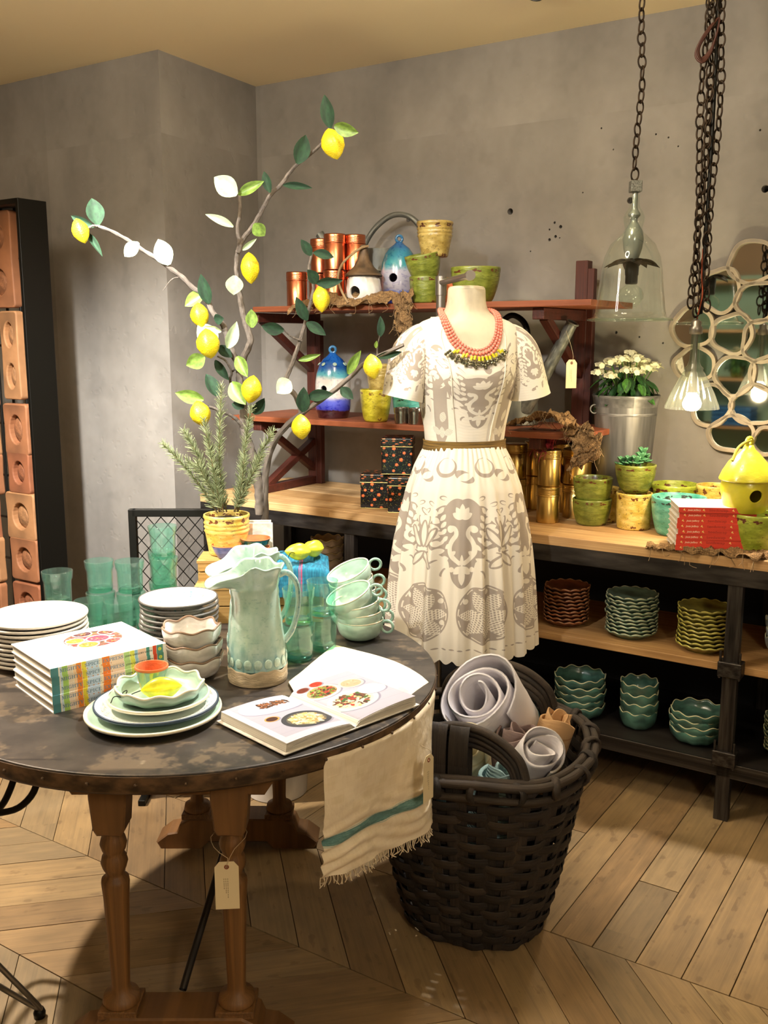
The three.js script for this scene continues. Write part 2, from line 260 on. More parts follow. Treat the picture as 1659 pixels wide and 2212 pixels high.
// ---------- red wooden shelf unit standing on the counter ----------
M.redwood = std({ map: woodTex(0x35140c, 0x5e281a, 8), bumpMap: grainBump, bumpScale: 0.001, roughness: 0.55 });
M.redboard = std({ map: woodTex(0x6f3820, 0x9c5833, 18), bumpMap: grainBump, bumpScale: 0.001, roughness: 0.55 });
const S1 = 1.678, S2 = 1.222, SW = 0.1;                       // heights of the two shelves and their front plane
{
  const t = thing('wooden_shelf_unit', 'dark red wooden shelf unit with two boards and diagonal braces against concrete wall', 'shelf', V(OX, 0, OZ), YAW);
  const uA = uOf(S(672, 0.52, 1.3)), uB = uOf(S(1250, 0.52, 1.5));
  const l1 = uOf(S(545, SW, S1)), r1 = uOf(S(1277, SW, S1)), l2 = uOf(S(500, SW, S2)), r2 = uOf(S(1255, SW, S2));
  for (const [l, r, y] of [[l1, r1, S1], [l2, r2, S2]]) for (const k of [0, 1]) at(part(t, 'shelf_board', alongX(rbox(r - l, 0.022, 0.208, 0.003)), M.redboard), (l + r) / 2, y - 0.011, -(SW + 0.105 + k * 0.21));
  for (const [u, top] of [[uA, S1 - 0.02], [uB, pw(1250, 562, 0.5).y]]) {
    at(part(t, 'post', alongY(rbox(0.05, top - CT, 0.045, 0.003)), M.redwood), u, (top + CT) / 2, -0.545);
    at(part(t, 'post', alongY(rbox(0.03, top - CT - 0.03, 0.03, 0.003)), M.redwood), u + 0.035, (top + CT) / 2 - 0.015, -0.54);
    for (const y of [S1, S2]) {
      at(part(t, 'bracket_arm', rbox(0.045, 0.04, 0.4, 0.003), M.redwood), u, y - 0.044, -0.335);
      part(t, 'brace', beam(V(u, y - 0.055, -0.19), V(u, y - 0.27, -0.53), 0.035, 0.03), M.redwood);
    }
    if (u === uA) at(part(t, 'foot', rbox(0.045, 0.035, 0.4, 0.003), M.redwood), u, CT + 0.018, -0.34);
    if (u === uA) part(t, 'brace', beam(V(u, CT + 0.03, -0.19), V(u, CT + 0.2, -0.53), 0.035, 0.03), M.redwood);
  }
}

// ---------- round table ----------
const TT = 0.72, TC = V(-0.48, 0, -2.35), TR = 0.612;
M.oldwood = std({ map: woodTex(0x563a1e, 0x946838, 33), bumpMap: grainBump, bumpScale: 0.002, roughness: 0.55 });
M.tableTop = std({
  map: dataTex(1024, 1024, (x, y) => {
    const a = fbm(x * 6, y * 6, 6, 6, 0.6), b = fbm(x * 17 + 4, y * 17 + 2, 17, 5, 0.65), c = fbm(x * 40, y * 40, 40, 4), sc = fbm(x * 3, y * 60, 64, 3);
    let k = mix([34, 31, 30], [96, 86, 76], clamp(a * 1.6 - 0.35)); k = mix(k, [118, 102, 82], smooth(0.5, 0.64, b) * 0.7); k = mix(k, [170, 158, 132], smooth(0.66, 0.76, a * 0.6 + c * 0.4) * 0.8); k = mix(k, [22, 20, 20], smooth(0.6, 0.75, sc) * 0.4); return k;
  }, true, 1, 1), roughness: 0.42, metalness: 0.35, bumpMap: grainBump, bumpScale: 0.001
});
M.tableRim = std({ map: mottle(0x2b2118, 0x6b5137, 10, 9), roughness: 0.55, metalness: 0.3, bumpMap: grainBump, bumpScale: 0.001 });
{
  const t = thing('round_table', 'round table with dark patinated metal top on turned wooden trestle legs', 'table', V(TC.x, 0, TC.z));
  const top = lathe([[0, TT - 0.012], [TR - 0.004, TT - 0.012], [TR, TT - 0.01], [TR, TT - 0.003], [TR - 0.003, TT], [0, TT]], 120); { const p = top.attributes.position, u = top.attributes.uv; for (let i = 0; i < p.count; i++) u.setXY(i, p.getX(i) / 1.3 + 0.5, p.getZ(i) / 1.3 + 0.5); }
  part(t, 'table_top', top, M.tableTop);
  const rimG = lathe([[TR - 0.02, TT - 0.042], [TR - 0.001, TT - 0.042], [TR + 0.002, TT - 0.036], [TR + 0.002, TT - 0.006], [TR - 0.001, TT - 0.004], [TR - 0.02, TT - 0.012]], 120); { const u = rimG.attributes.uv; for (let i = 0; i < u.count; i++) u.setX(i, u.getX(i) * 14); }
  part(t, 'rim_band', rimG, M.tableRim);
  const studG = new THREE.SphereGeometry(0.004, 8, 4, 0, TAU, 0, PI / 2);
  for (let i = 0; i < 40; i++) { const a = i / 40 * TAU, s = part(t, 'rim_stud', studG, M.tableRim); s.position.set(sin(a) * (TR + 0.002), TT - 0.021, cos(a) * (TR + 0.002)); s.rotation.set(PI / 2, 0, 0); s.rotation.order = 'YXZ'; s.rotation.y = a; }
  // turned legs
  const legG = lathe([[0.0, 0.105], [0.0378, 0.105], [0.0414, 0.113], [0.0378, 0.128], [0.0222, 0.133], [0.0200, 0.15], [0.0215, 0.2], [0.0244, 0.28], [0.0274, 0.36], [0.0303, 0.395], [0.0289, 0.405], [0.0222, 0.41], [0.0192, 0.418], [0.0252, 0.43], [0.0289, 0.443], [0.0252, 0.458], [0.0207, 0.464], [0.0252, 0.472], [0.0289, 0.486], [0.0252, 0.5], [0.0215, 0.508], [0.0215, 0.53], [0.0, 0.53]], 28);
  const blockG = extrude(poly([[-0.036, 0.6], [-0.036, 0.68], [0.036, 0.68], [0.036, 0.6], [0.03, 0.53], [0.024, 0.52], [-0.024, 0.52], [-0.03, 0.53]]), 0.056, 0.004); blockG.translate(0, 0, -0.028);
  const foot = (x0, x1) => { const m = (x0 + x1) / 2, w = (x1 - x0) / 2; return poly([[-w, 0], [-w - 0.012, 0.02], [-w + 0.02, 0.045], [-w + 0.05, 0.05], [-w + 0.06, 0.075], [-w + 0.09, 0.092], [w - 0.09, 0.092], [w - 0.06, 0.075], [w - 0.05, 0.05], [w - 0.02, 0.045], [w + 0.012, 0.02], [w, 0], [w - 0.12, 0], [w - 0.14, 0.025], [-w + 0.14, 0.025], [-w + 0.12, 0]].map(([x, y]) => [x + m, y])); };
  const lx = [-0.58 - TC.x, -0.325 - TC.x];
  for (const z of [-1.905 - TC.z, -2.785 - TC.z]) {
    const g = extrude(foot(lx[0] - 0.105, lx[1] + 0.105), 0.085, 0.004); g.translate(0, 0.0, z - 0.0425);
    const f = part(t, 'foot_beam', g, M.oldwood);
    const ros = part(f, 'rosette', lathe([[0, 0.008], [0.008, 0.008], [0.012, 0.004], [0.018, 0.007], [0.022, 0]], 20), M.oldwood); at(ros, (lx[0] + lx[1]) / 2, 0.05, z + 0.046, PI / 2, 0, 0);
    for (const x of lx) { const l = at(part(t, 'leg', legG, M.oldwood), x, 0, z); at(part(l, 'leg_block', blockG, M.oldwood), 0, 0, 0); at(part(l, 'plinth', rbox(0.085, 0.018, 0.085, 0.003), M.oldwood), 0, 0.1, 0); }
    at(part(t, 'top_rail', extrude(poly([[-0.22, 0.03], [-0.24, 0.06], [0.24, 0.06], [0.22, 0.03], [0.2, 0], [-0.2, 0]]), 0.05, 0.004), M.oldwood), (lx[0] + lx[1]) / 2, 0.612, z - 0.025);
  }
  for (const x of lx) at(part(t, 'long_rail', rbox(0.05, 0.05, 0.9, 0.004), M.oldwood), x, 0.652, 0);
  part(t, 'iron_brace', tube([V(-0.36 - TC.x, 0.58, -2.6 - TC.z), V(-0.4 - TC.x, 0.3, -2.25 - TC.z), V(-0.455 - TC.x, 0.1, -1.95 - TC.z)], 0.009, 20, 8), M.steel);
}
// ---------- ceramics ----------
const glaze = (a, b, seed, o = {}) => phys({ map: mottle(a, b, 8, seed), roughness: 0.28, clearcoat: 0.6, clearcoatRoughness: 0.15, side: DS, ...o });
M.celadon = glaze(0x86ad98, 0xb9d6c4, 3); M.celadonDk = glaze(0x6f9985, 0x9fc4b1, 6);
M.white = phys({ map: mottle(0xded9d2, 0xf3f0ea, 8, 12), roughness: 0.25, clearcoat: 0.5, clearcoatRoughness: 0.12, side: DS });
M.rimCream = phys({ color: 0xe9e2c8, roughness: 0.3, clearcoat: 0.4 });
M.greyEdge = std({ color: 0xc9c4ba, roughness: 0.4 }); M.darkEdge = std({ color: 0x57544e, roughness: 0.5 });
M.terracotta = std({ map: mottle(0xc05a2c, 0xe07a45, 10, 5), roughness: 0.75, bumpMap: fineBump, bumpScale: 0.0006, side: DS });
M.lemon = phys({ map: mottle(0xe8c800, 0xf5dc1e, 6, 2), roughness: 0.45, bumpMap: fineBump, bumpScale: 0.0015, clearcoat: 0.3, clearcoatRoughness: 0.3 });
M.citron = phys({ map: mottle(0xe4d800, 0xf4ec2a, 6, 2), roughness: 0.4, clearcoat: 0.25, clearcoatRoughness: 0.3 });
const plateProfile = (r, h, th = 0.005) => [[0, 0.004], [r * 0.56, 0.004], [r * 0.58, 0], [r * 0.63, 0], [r * 0.66, 0.005], [r * 0.85, h * 0.62], [r, h], [r + th * 0.1, h + th * 0.5], [r - 0.002, h + th], [r * 0.84, h * 0.62 + th], [r * 0.66, 0.005 + th], [0, 0.004 + th]];
const rimRing = (r, y, t) => lathe([[r - 0.003, y], [r + 0.0006, y - 0.001], [r + 0.0012, y + t * 0.5], [r + 0.0004, y + t + 0.0008], [r - 0.003, y + t + 0.0006]], 64);
function plateThing(name, label, r, h, mat, edge, p, group) { const t = thing(name, label, 'plate', p, 0, group); part(t, 'plate_body', lathe(plateProfile(r, h), 64), mat); part(t, 'rim_edge', rimRing(r, h, 0.005), edge); return t; }
const ordinal = ['bottom', 'second', 'third', 'fourth', 'fifth', 'sixth', 'seventh', 'eighth', 'ninth', 'tenth', 'eleventh', 'twelfth'];
const nth = (i, n) => (i === n - 1 ? 'topmost' : i === 0 ? 'lowest' : ordinal[i] + ' from bottom');
{ // stack of white dinner plates by the carved block rack
  const n = 10, c = V(-0.897, TT, -2.405), R = rng(3); let first;
  for (let i = 0; i < n; i++) { const p = V(c.x + (R() - 0.5) * 0.004, TT + i * 0.0118, c.z + (R() - 0.5) * 0.004), lab = 'white dinner plate with dark rim, ' + nth(i, n) + ' in the stack beside the cookbooks'; if (!first) first = plateThing('dinner_plate', lab, 0.124, 0.017, M.white, M.greyEdge, p, 'white plates beside the cookbooks'); else copyOf(first, p, R() * 6, lab); }
  // second stack of smaller plates with a floral print
  const print = canvasTex(512, 512, (x, w) => { x.fillStyle = '#f1ede6'; x.fillRect(0, 0, w, w); const R2 = rng(8); for (let i = 0; i < 90; i++) { const a = R2() * TAU, r = 190 + R2() * 50; x.fillStyle = ['#6fb5b5', '#8b8172', '#4f7f86', '#b7b19c'][i % 4]; x.beginPath(); x.ellipse(256 + cos(a) * r * (0.5 + R2() * 0.5), 256 + sin(a) * r * (0.5 + R2() * 0.5), 3 + R2() * 12, 2 + R2() * 5, R2() * 6, 0, TAU); x.fill(); } });
  M.printed = phys({ map: print, roughness: 0.22, clearcoat: 0.5, side: DS }); const planar = (g, r) => { const p = g.attributes.position, u = g.attributes.uv; for (let i = 0; i < p.count; i++) u.setXY(i, p.getX(i) / (2 * r) + 0.5, p.getZ(i) / (2 * r) + 0.5); return g; };
  const c2 = V(-0.568, TT, -2.578); let f2;
  for (let i = 0; i < 8; i++) { const p = V(c2.x + (R() - 0.5) * 0.008, TT + i * 0.0145, c2.z + (R() - 0.5) * 0.008), lab = 'white salad plate with dark rim, ' + nth(i, 8) + ' in the stack behind the white bowls'; if (!f2) { f2 = thing('salad_plate', lab, 'plate', p, 0, 'salad plates behind the bowls'); part(f2, 'plate_body', planar(lathe(plateProfile(0.107, 0.02), 64), 0.107), M.printed); part(f2, 'rim_edge', rimRing(0.107, 0.02, 0.005), M.darkEdge); } else copyOf(f2, p, 0.6 * i + (i === 7 ? 1.2 : 0), lab); }
}
// scalloped bowls
const scal = (n, ar, ah, from = 0.5) => (r, y, a, t) => { const k = smooth(from, 1, 1 - abs(t - 0.5) * 2); return [r * (1 + ar * k * cos(n * a)), y + ah * k * cos(n * a + 0.6)]; };
function bowlProfile(r, h, th = 0.005, footR = 0.45) { const o = []; for (let i = 0; i <= 10; i++) { const t = i / 10; o.push([r * (footR + (1 - footR) * Math.pow(sin(t * PI / 2), 0.85)), h * (1 - Math.pow(cos(t * PI / 2), 0.9))]); } o[0] = [r * footR, 0]; const inn = o.slice().reverse().map(([x, y]) => [max(x - th, 0), y + th * 0.7]); return [[0, 0.003], [r * footR * 0.8, 0.003], [r * footR * 0.84, 0], ...o.slice(0, -1), [r, h], [r - th * 0.5, h + th * 0.5], ...inn.slice(1), [0, th + 0.003]]; }
function scallopBowl(name, label, r, h, n, ar, ah, mat, edge, p, turn, group, cat = 'bowl') {
  const t = thing(name, label, cat, p, turn, group), f = scal(n, ar, ah, 0.3); part(t, 'bowl_body', wavy(bowlProfile(r, h), 96, f), mat);
  if (edge) part(t, 'rim_edge', rimTube(r, h, n, ar, ah), edge); return t;
}
function rimTube(r, h, n, ar, ah, th = 0.0028) { const pts = []; for (let i = 0; i < 96; i++) { const a = i / 96 * TAU, k = 1 + ar * cos(n * a); pts.push(V((r - 0.002) * k * sin(a), h + 0.003 + ah * cos(n * a + 0.6), (r - 0.002) * k * cos(a))); } return tube(pts, th, 144, 6, true); }
{
  M.whiteBrown = phys({ map: mottle(0xc9c2ba, 0xe8e3dc, 10, 40), roughness: 0.22, clearcoat: 0.6, side: DS, bumpMap: grainBump, bumpScale: 0.002 }); M.brownEdge = std({ color: 0x8f7560, roughness: 0.5 });
  const base = scallopBowl('scalloped_bowl', 'white scalloped ceramic bowl, lowest of the three beside the green jug', 0.071, 0.05, 7, 0.05, 0.004, M.whiteBrown, M.brownEdge, V(-0.474, TT, -2.3), 0.2, 'white scalloped bowls');
  copyOf(base, V(-0.476, TT + 0.037, -2.298), 0.9, 'white scalloped ceramic bowl, middle of the three beside the green jug'); copyOf(base, V(-0.479, TT + 0.075, -2.301), 1.7, 'white scalloped ceramic bowl, topmost of the three beside the green jug');
}
{ // place setting with lemon
  const c = V(-0.512, TT, -2.028);
  plateThing('serving_plate', 'large celadon green serving plate at the bottom of the lemon place setting', 0.149, 0.017, M.celadon, M.rimCream, c.clone());
  const script = canvasTex(1024, 1024, (x) => { x.fillStyle = '#e9ece4'; x.fillRect(0, 0, 1024, 1024); const R = rng(4); x.lineWidth = 3; for (let i = 0; i < 110; i++) { const a = i / 110 * TAU, r = 395 + R() * 70; x.save(); x.translate(512 + cos(a) * r, 512 + sin(a) * r); x.rotate(a + 1.6); x.strokeStyle = ['#5aa3b4', '#3f6f82', '#88b9bf', '#47493f'][i % 4]; x.beginPath(); x.moveTo(-20, 0); x.bezierCurveTo(-10, -22, 4, 22, 12, -6); x.bezierCurveTo(18, -20, 26, 8, 14, 12); x.stroke(); x.restore(); } });
  const pp = thing('patterned_plate', 'white plate with blue scroll pattern and dark rim under the celadon bowl', 'plate', V(c.x + 0.006, TT + 0.016, c.z - 0.006));
  const g = lathe(plateProfile(0.136, 0.016), 64); { const p = g.attributes.position, u = g.attributes.uv; for (let i = 0; i < p.count; i++) u.setXY(i, p.getX(i) / 0.272 + 0.5, p.getZ(i) / 0.272 + 0.5); }
  part(pp, 'plate_body', g, phys({ map: script, roughness: 0.25, clearcoat: 0.5, side: DS })); part(pp, 'rim_edge', rimRing(0.136, 0.016, 0.005), std({ color: 0x26384a, roughness: 0.4 }));
  plateThing('dessert_plate', 'celadon plate with cream rim directly under the wavy bowl', 0.112, 0.016, M.celadon, M.rimCream, V(c.x + 0.01, TT + 0.031, c.z - 0.008));
  const wb = scallopBowl('wavy_bowl', 'shallow celadon bowl with wavy cream rim holding a yellow lemon ornament', 0.096, 0.031, 9, 0.03, 0.004, M.celadon, M.rimCream, V(c.x + 0.014, TT + 0.043, c.z - 0.006), 0.3);
  // small embossed planter
  M.planterOut = phys({ map: canvasTex(512, 128, (x) => { x.fillStyle = '#7fa08b'; x.fillRect(0, 0, 512, 128); const R = rng(12); for (let i = 0; i < 60; i++) { x.fillStyle = ['#c3c943', '#5c8f77', '#a7bf7a', '#e3b93c'][i % 4]; x.globalAlpha = 0.7; x.beginPath(); x.ellipse(R() * 512, R() * 128, 8 + R() * 20, 6 + R() * 14, R() * 6, 0, TAU); x.fill(); } }), roughness: 0.3, clearcoat: 0.5, side: DS, bumpMap: grainBump, bumpScale: 0.004 });
  const planter = (name, label, p, r, h, outer) => { const t = thing(name, label, 'planter', p); part(t, 'glazed_body', lathe([[0, 0], [r * 0.66, 0], [r * 0.7, 0.002], [r * 0.97, h * 0.86], [r * 0.99, h * 0.9]], 40), outer); part(t, 'terracotta_rim', lathe([[r * 0.985, h * 0.88], [r * 1.02, h * 0.9], [r * 1.02, h * 0.985], [r * 0.98, h], [r * 0.92, h * 0.98], [r * 0.86, h * 0.7], [r * 0.6, 0.008], [0, 0.006]], 40), M.terracotta); return t; };
  planter('small_planter', 'small terracotta planter with green and yellow glaze standing in the wavy bowl', V(c.x - 0.012, TT + 0.05, c.z - 0.045), 0.037, 0.055, M.planterOut);
  globalThis.planter_ = planter;
}
// lemon ornaments
const lemonGeo = (len, r, seed, facet = 0.05) => { const pts = []; for (let i = 0; i <= 14; i++) { const t = i / 14, b = Math.pow(sin(t * PI), 0.72); pts.push([r * b * (t > 0.88 ? 0.75 : 1) + (t > 0.9 && t < 1 ? r * 0.12 : 0) * (1 - t) * 10, -len / 2 + len * t]); } pts[0][0] = pts[14][0] = 0; return wavy(pts, 24, (rr, y, a, t) => [rr * (1 + facet * cos(5 * a + seed) + facet * 0.5 * sin(3 * a + seed * 2 + y * 60)), y]); };
const citronGeo = (len, r) => { const pts = []; for (let i = 0; i <= 12; i++) { const t = i / 12; pts.push([r * Math.pow(sin(t * PI), 0.85), -len / 2 + len * t]); } pts[0][0] = pts[12][0] = 0; return wavy(pts, 30, (rr, y, a) => [rr * (1 + 0.09 * cos(5 * a)), y]); };
{
  const g = citronGeo(0.09, 0.025), wire = (t) => part(t, 'wire_stem', tube([[0, -0.043, 0], [0.004, -0.062, 0.004], [0.014, -0.075, 0], [0.004, -0.082, -0.008], [-0.004, -0.072, 0], [0.008, -0.08, 0.004], [0.006, -0.1, 0.002], [0.02, -0.108, 0]], 0.0011, 40, 5), M.black);
  const a = thing('lemon_ornament', 'yellow ribbed lemon ornament with curled wire stem lying in the wavy bowl', 'ornament', V(-0.486, TT + 0.078, -2.0)); part(a, 'fruit', g, M.citron); wire(a); a.rotation.set(0, 0.3, -PI / 2 + 0.02);
  const b = copyOf(a, V(-0.255, 0.925, -2.8), 0, 'yellow ribbed lemon ornament lying in front on the turquoise cloth'); b.rotation.set(0, 0.5, -PI / 2 - 0.1);
  const c = copyOf(a, V(-0.213, 0.925, -2.842), 0, 'yellow ribbed lemon ornament lying behind its twin on the turquoise cloth'); c.rotation.set(0, 0.9, -PI / 2 - 0.1);
}
// jugs
{
  const H = 0.272, prof = [[0, 0.004], [0.066, 0.004], [0.068, 0], [0.072, 0.002], [0.0735, 0.012], [0.0725, 0.04], [0.069, 0.09], [0.064, 0.14], [0.059, 0.18], [0.056, 0.215], [0.0555, 0.24], [0.058, 0.258], [0.063, H], [0.0605, H + 0.003], [0.056, H - 0.002], [0.052, 0.25], [0.051, 0.2], [0.058, 0.12], [0.066, 0.03], [0, 0.012]];
  const rimF = (r, y, a, t) => { // spout at a = -PI/2 (towards -x), handle at +x
    const k = smooth(0.175, 0.265, y) * (t < 0.9 ? 1 : 1), d = sin(a), spout = Math.pow(max(0, -d), 3), top = smooth(0.235, H, y);
    const rib = 0.0009 * sin(y * 260) * smooth(0.12, 0.16, y) * (1 - top);
    return [r + rib + k * spout * 0.012 + top * (spout * 0.042 + 0.004 * cos(7 * a) + 0.006), y + top * (-0.03 * spout + 0.012 * max(0, d) + 0.0038 * cos(7 * a + 0.5) + 0.022 * (1 - abs(d)))];
  };
  const prof2 = []; for (let i = 0; i < prof.length - 1; i++) for (let k = 0; k < 3; k++) prof2.push([lerp(prof[i][0], prof[i + 1][0], k / 3), lerp(prof[i][1], prof[i + 1][1], k / 3)]); prof2.push(prof[prof.length - 1]);
  const outerEnd = prof2.findIndex((p) => p[1] > 0.036);
  M.jug = phys({ map: dataTex(512, 512, (x, y) => { const n = fbm(x * 24, y * 10, 24, 4), f = fbm(x * 40, y * 40, 40, 3), band = smooth(0.3, 0.0, y + (n - 0.5) * 0.2), drip = smooth(0.55, 0.75, fbm(x * 50, y * 4, 50, 2)); let c = mix([158, 192, 176], [190, 214, 200], clamp(n * 1.4 - 0.2)); c = mix(c, [86, 134, 140], clamp(band * (0.55 + drip * 0.5)) * 0.85); c = mix(c, [110, 150, 145], smooth(0.66, 0.8, f) * 0.25); return c; }), roughness: 0.22, clearcoat: 0.7, clearcoatRoughness: 0.1, side: DS, bumpMap: grainBump, bumpScale: 0.001 });
  { const i = 0; }
  M.bisque = std({ map: mottle(0xa8977c, 0xc9b99c, 14, 7), roughness: 0.9, bumpMap: fineBump, bumpScale: 0.0012, side: DS });
  const uvH = (g) => { const p = g.attributes.position, u = g.attributes.uv; for (let i = 0; i < p.count; i++) u.setY(i, clamp((p.getY(i) - 0.04) / 0.26, 0.004, 0.996)); return g; };
  const j = thing('ceramic_jug', 'tall celadon jug with wavy spout and bare clay foot, nearest the open cookbook', 'jug', V(-0.312, TT, -2.272), 0.15, 'celadon jugs');
  part(j, 'glazed_body', uvH(wavy(prof2.slice(outerEnd), 72, rimF)), M.jug);
  part(j, 'clay_foot', wavy([...prof2.slice(0, outerEnd), [0.0737, 0.0355], [0.0733, 0.0385], [0.0715, 0.041]], 72, (r, y, a) => [r, y + (y > 0.03 ? 0.003 * sin(5 * a) + 0.002 * sin(11 * a + 1) : 0)]), M.bisque);
  for (let i = 0; i < 18; i++) { const a = i / 18 * TAU, s = part(j, 'relief_petal', new THREE.SphereGeometry(0.0115, 10, 6), M.jug); s.scale.set(0.9, 1.1, 0.22); s.position.set(sin(a) * 0.0715, 0.058, cos(a) * 0.0715); s.rotation.y = a; }
  part(j, 'handle', limb([[0.055, 0.262, 0], [0.075, 0.268, 0], [0.096, 0.247, 0], [0.103, 0.205, 0], [0.098, 0.16, 0], [0.084, 0.118, 0], [0.066, 0.095, 0]], [0.0085, 0.0075, 0.007, 0.0068, 0.007, 0.0075, 0.009], 36, 10), M.jug);
  copyOf(j, V(-0.338, TT, -2.425), 0.45, 'tall celadon jug with wavy spout standing half hidden behind its twin');
}
// tumblers of recycled glass
const tumblerGeo = (() => lathe([[0, 0], [0.03, 0], [0.0345, 0.002], [0.036, 0.008], [0.0365, 0.03], [0.037, 0.062], [0.0385, 0.068], [0.0405, 0.072], [0.0425, 0.092], [0.0425, 0.094], [0.0405, 0.0945], [0.0385, 0.075], [0.035, 0.067], [0.0335, 0.03], [0.0325, 0.018], [0.026, 0.0135], [0, 0.0125]], 40))();
M.glassBase = phys({ color: 0xbfeee1, transmission: 1, thickness: 0, ior: 1.3, roughness: 0.1, side: DS });
M.glassGreen = phys({ color: 0xe0f7f0, transmission: 0.965, thickness: 0, ior: 1.5, roughness: 0.05, side: DS });
{
  let first; const tum = (x, y, z, label, group) => { const p = V(x, y, z); if (!first) { first = thing('glass_tumbler', label, 'tumbler', p, 0, group); part(first, 'glass_body', tumblerGeo, M.glassGreen); part(first, 'thick_base', lathe([[0, 0.0015], [0.029, 0.0015], [0.0335, 0.004], [0.0325, 0.012], [0, 0.011]], 32), M.glassBase); return first; } return copyOf(first, p, 0, label, group); };
  const gl = 'green glass tumblers by the plates', W = ['front', 'second', 'third', 'fourth', 'fifth'];
  // lower layer: two rows, from the rack side to the crate
  const rowA = [[-0.842, -2.66], [-0.755, -2.655], [-0.684, -2.698], [-0.655, -2.79]].map(([x, z]) => [x, z]);
  const rowB = [[-0.915, -2.62], [-0.835, -2.75], [-0.745, -2.745], [-0.68, -2.875]];
  rowA.forEach(([x, z], i) => tum(x, TT, z, 'pale green glass tumbler on the table, ' + ['nearest the cookbook stack', 'second from the cookbooks in the front row', 'third from the cookbooks in the front row', 'at the crate end under a stack'][i], gl));
  rowB.forEach(([x, z], i) => tum(x, TT, z, 'pale green glass tumbler on the table in the rear row, ' + ['nearest the black rack', 'second from the black rack', 'third from the black rack', 'farthest from the black rack'][i], gl));
  [[-0.915, -2.62], [-0.835, -2.75], [-0.745, -2.745], [-0.68, -2.875], [-0.655, -2.79]].forEach(([x, z], i) => tum(x, TT + 0.0955, z, 'pale green glass tumbler stacked on another, ' + ['nearest the black rack', 'second of the upper layer', 'third of the upper layer', 'fourth of the upper layer', 'in the three high stack by the crate'][i], gl));
  tum(-0.655, TT + 0.191, -2.79, 'clear green glass tumbler topmost of the three high stack by the crate', gl);
  for (const [x, z, w] of [[-0.222, -2.42, 'next to the celadon jug'], [-0.165, -2.5, 'next to the teacups']]) for (const k of [0, 1]) tum(x, TT + 0.003 + k * 0.0955, z, 'pale green glass tumbler ' + w + ', ' + (k ? 'upper' : 'lower') + ' of a pair', 'stacked tumblers on the towel');
}
// teacups
{
  const cupG = wavy(bowlProfile(0.066, 0.052, 0.004, 0.42), 48, (r, y, a) => [r * (1 + 0.012 * cos(3 * a)), y]);
  const c0 = thing('teacup', 'celadon teacup with ring handle, lowest of the front stack at the table edge', 'teacup', V(-0.068, TT, -2.605), -0.25, 'celadon teacups');
  part(c0, 'cup_body', cupG, M.celadon); part(c0, 'rim_edge', rimTube(0.066, 0.052, 3, 0.012, 0, 0.0022), M.rimCream);
  const h = part(c0, 'handle', new THREE.TorusGeometry(0.017, 0.0042, 8, 20), M.celadonDk); at(h, 0.079, 0.038, 0);
  const put = (x, y, z, turn, tilt, dir, label) => { const c = copyOf(c0, V(x, y, z), turn, label); c.rotation.set(0, turn, 0); c.rotateOnWorldAxis(V(cos(dir), 0, sin(dir)), tilt); return c; };
  put(-0.07, TT + 0.027, -2.605, -0.1, 0.05, 0.3, 'celadon teacup, second from the bottom of the front stack at the table edge');
  put(-0.073, TT + 0.054, -2.603, -0.2, 0.16, 0.9, 'celadon teacup, third from the bottom of the front stack at the table edge');
  put(-0.08, TT + 0.083, -2.6, -0.15, 0.42, 1.15, 'celadon teacup tipped open towards the jug, top of the front stack');
  const d = [-0.092, -2.725];
  for (let i = 0; i < 5; i++) put(d[0] + i * 0.002, TT + i * 0.028 + (i > 3 ? 0.006 : 0), d[1], 0.1 * i - 0.3, i > 2 ? 0.22 * (i - 2) : 0.02, 1.1, 'celadon teacup with ring handle, ' + nth(i, 5) + ' in the rear stack beside the crate');
}
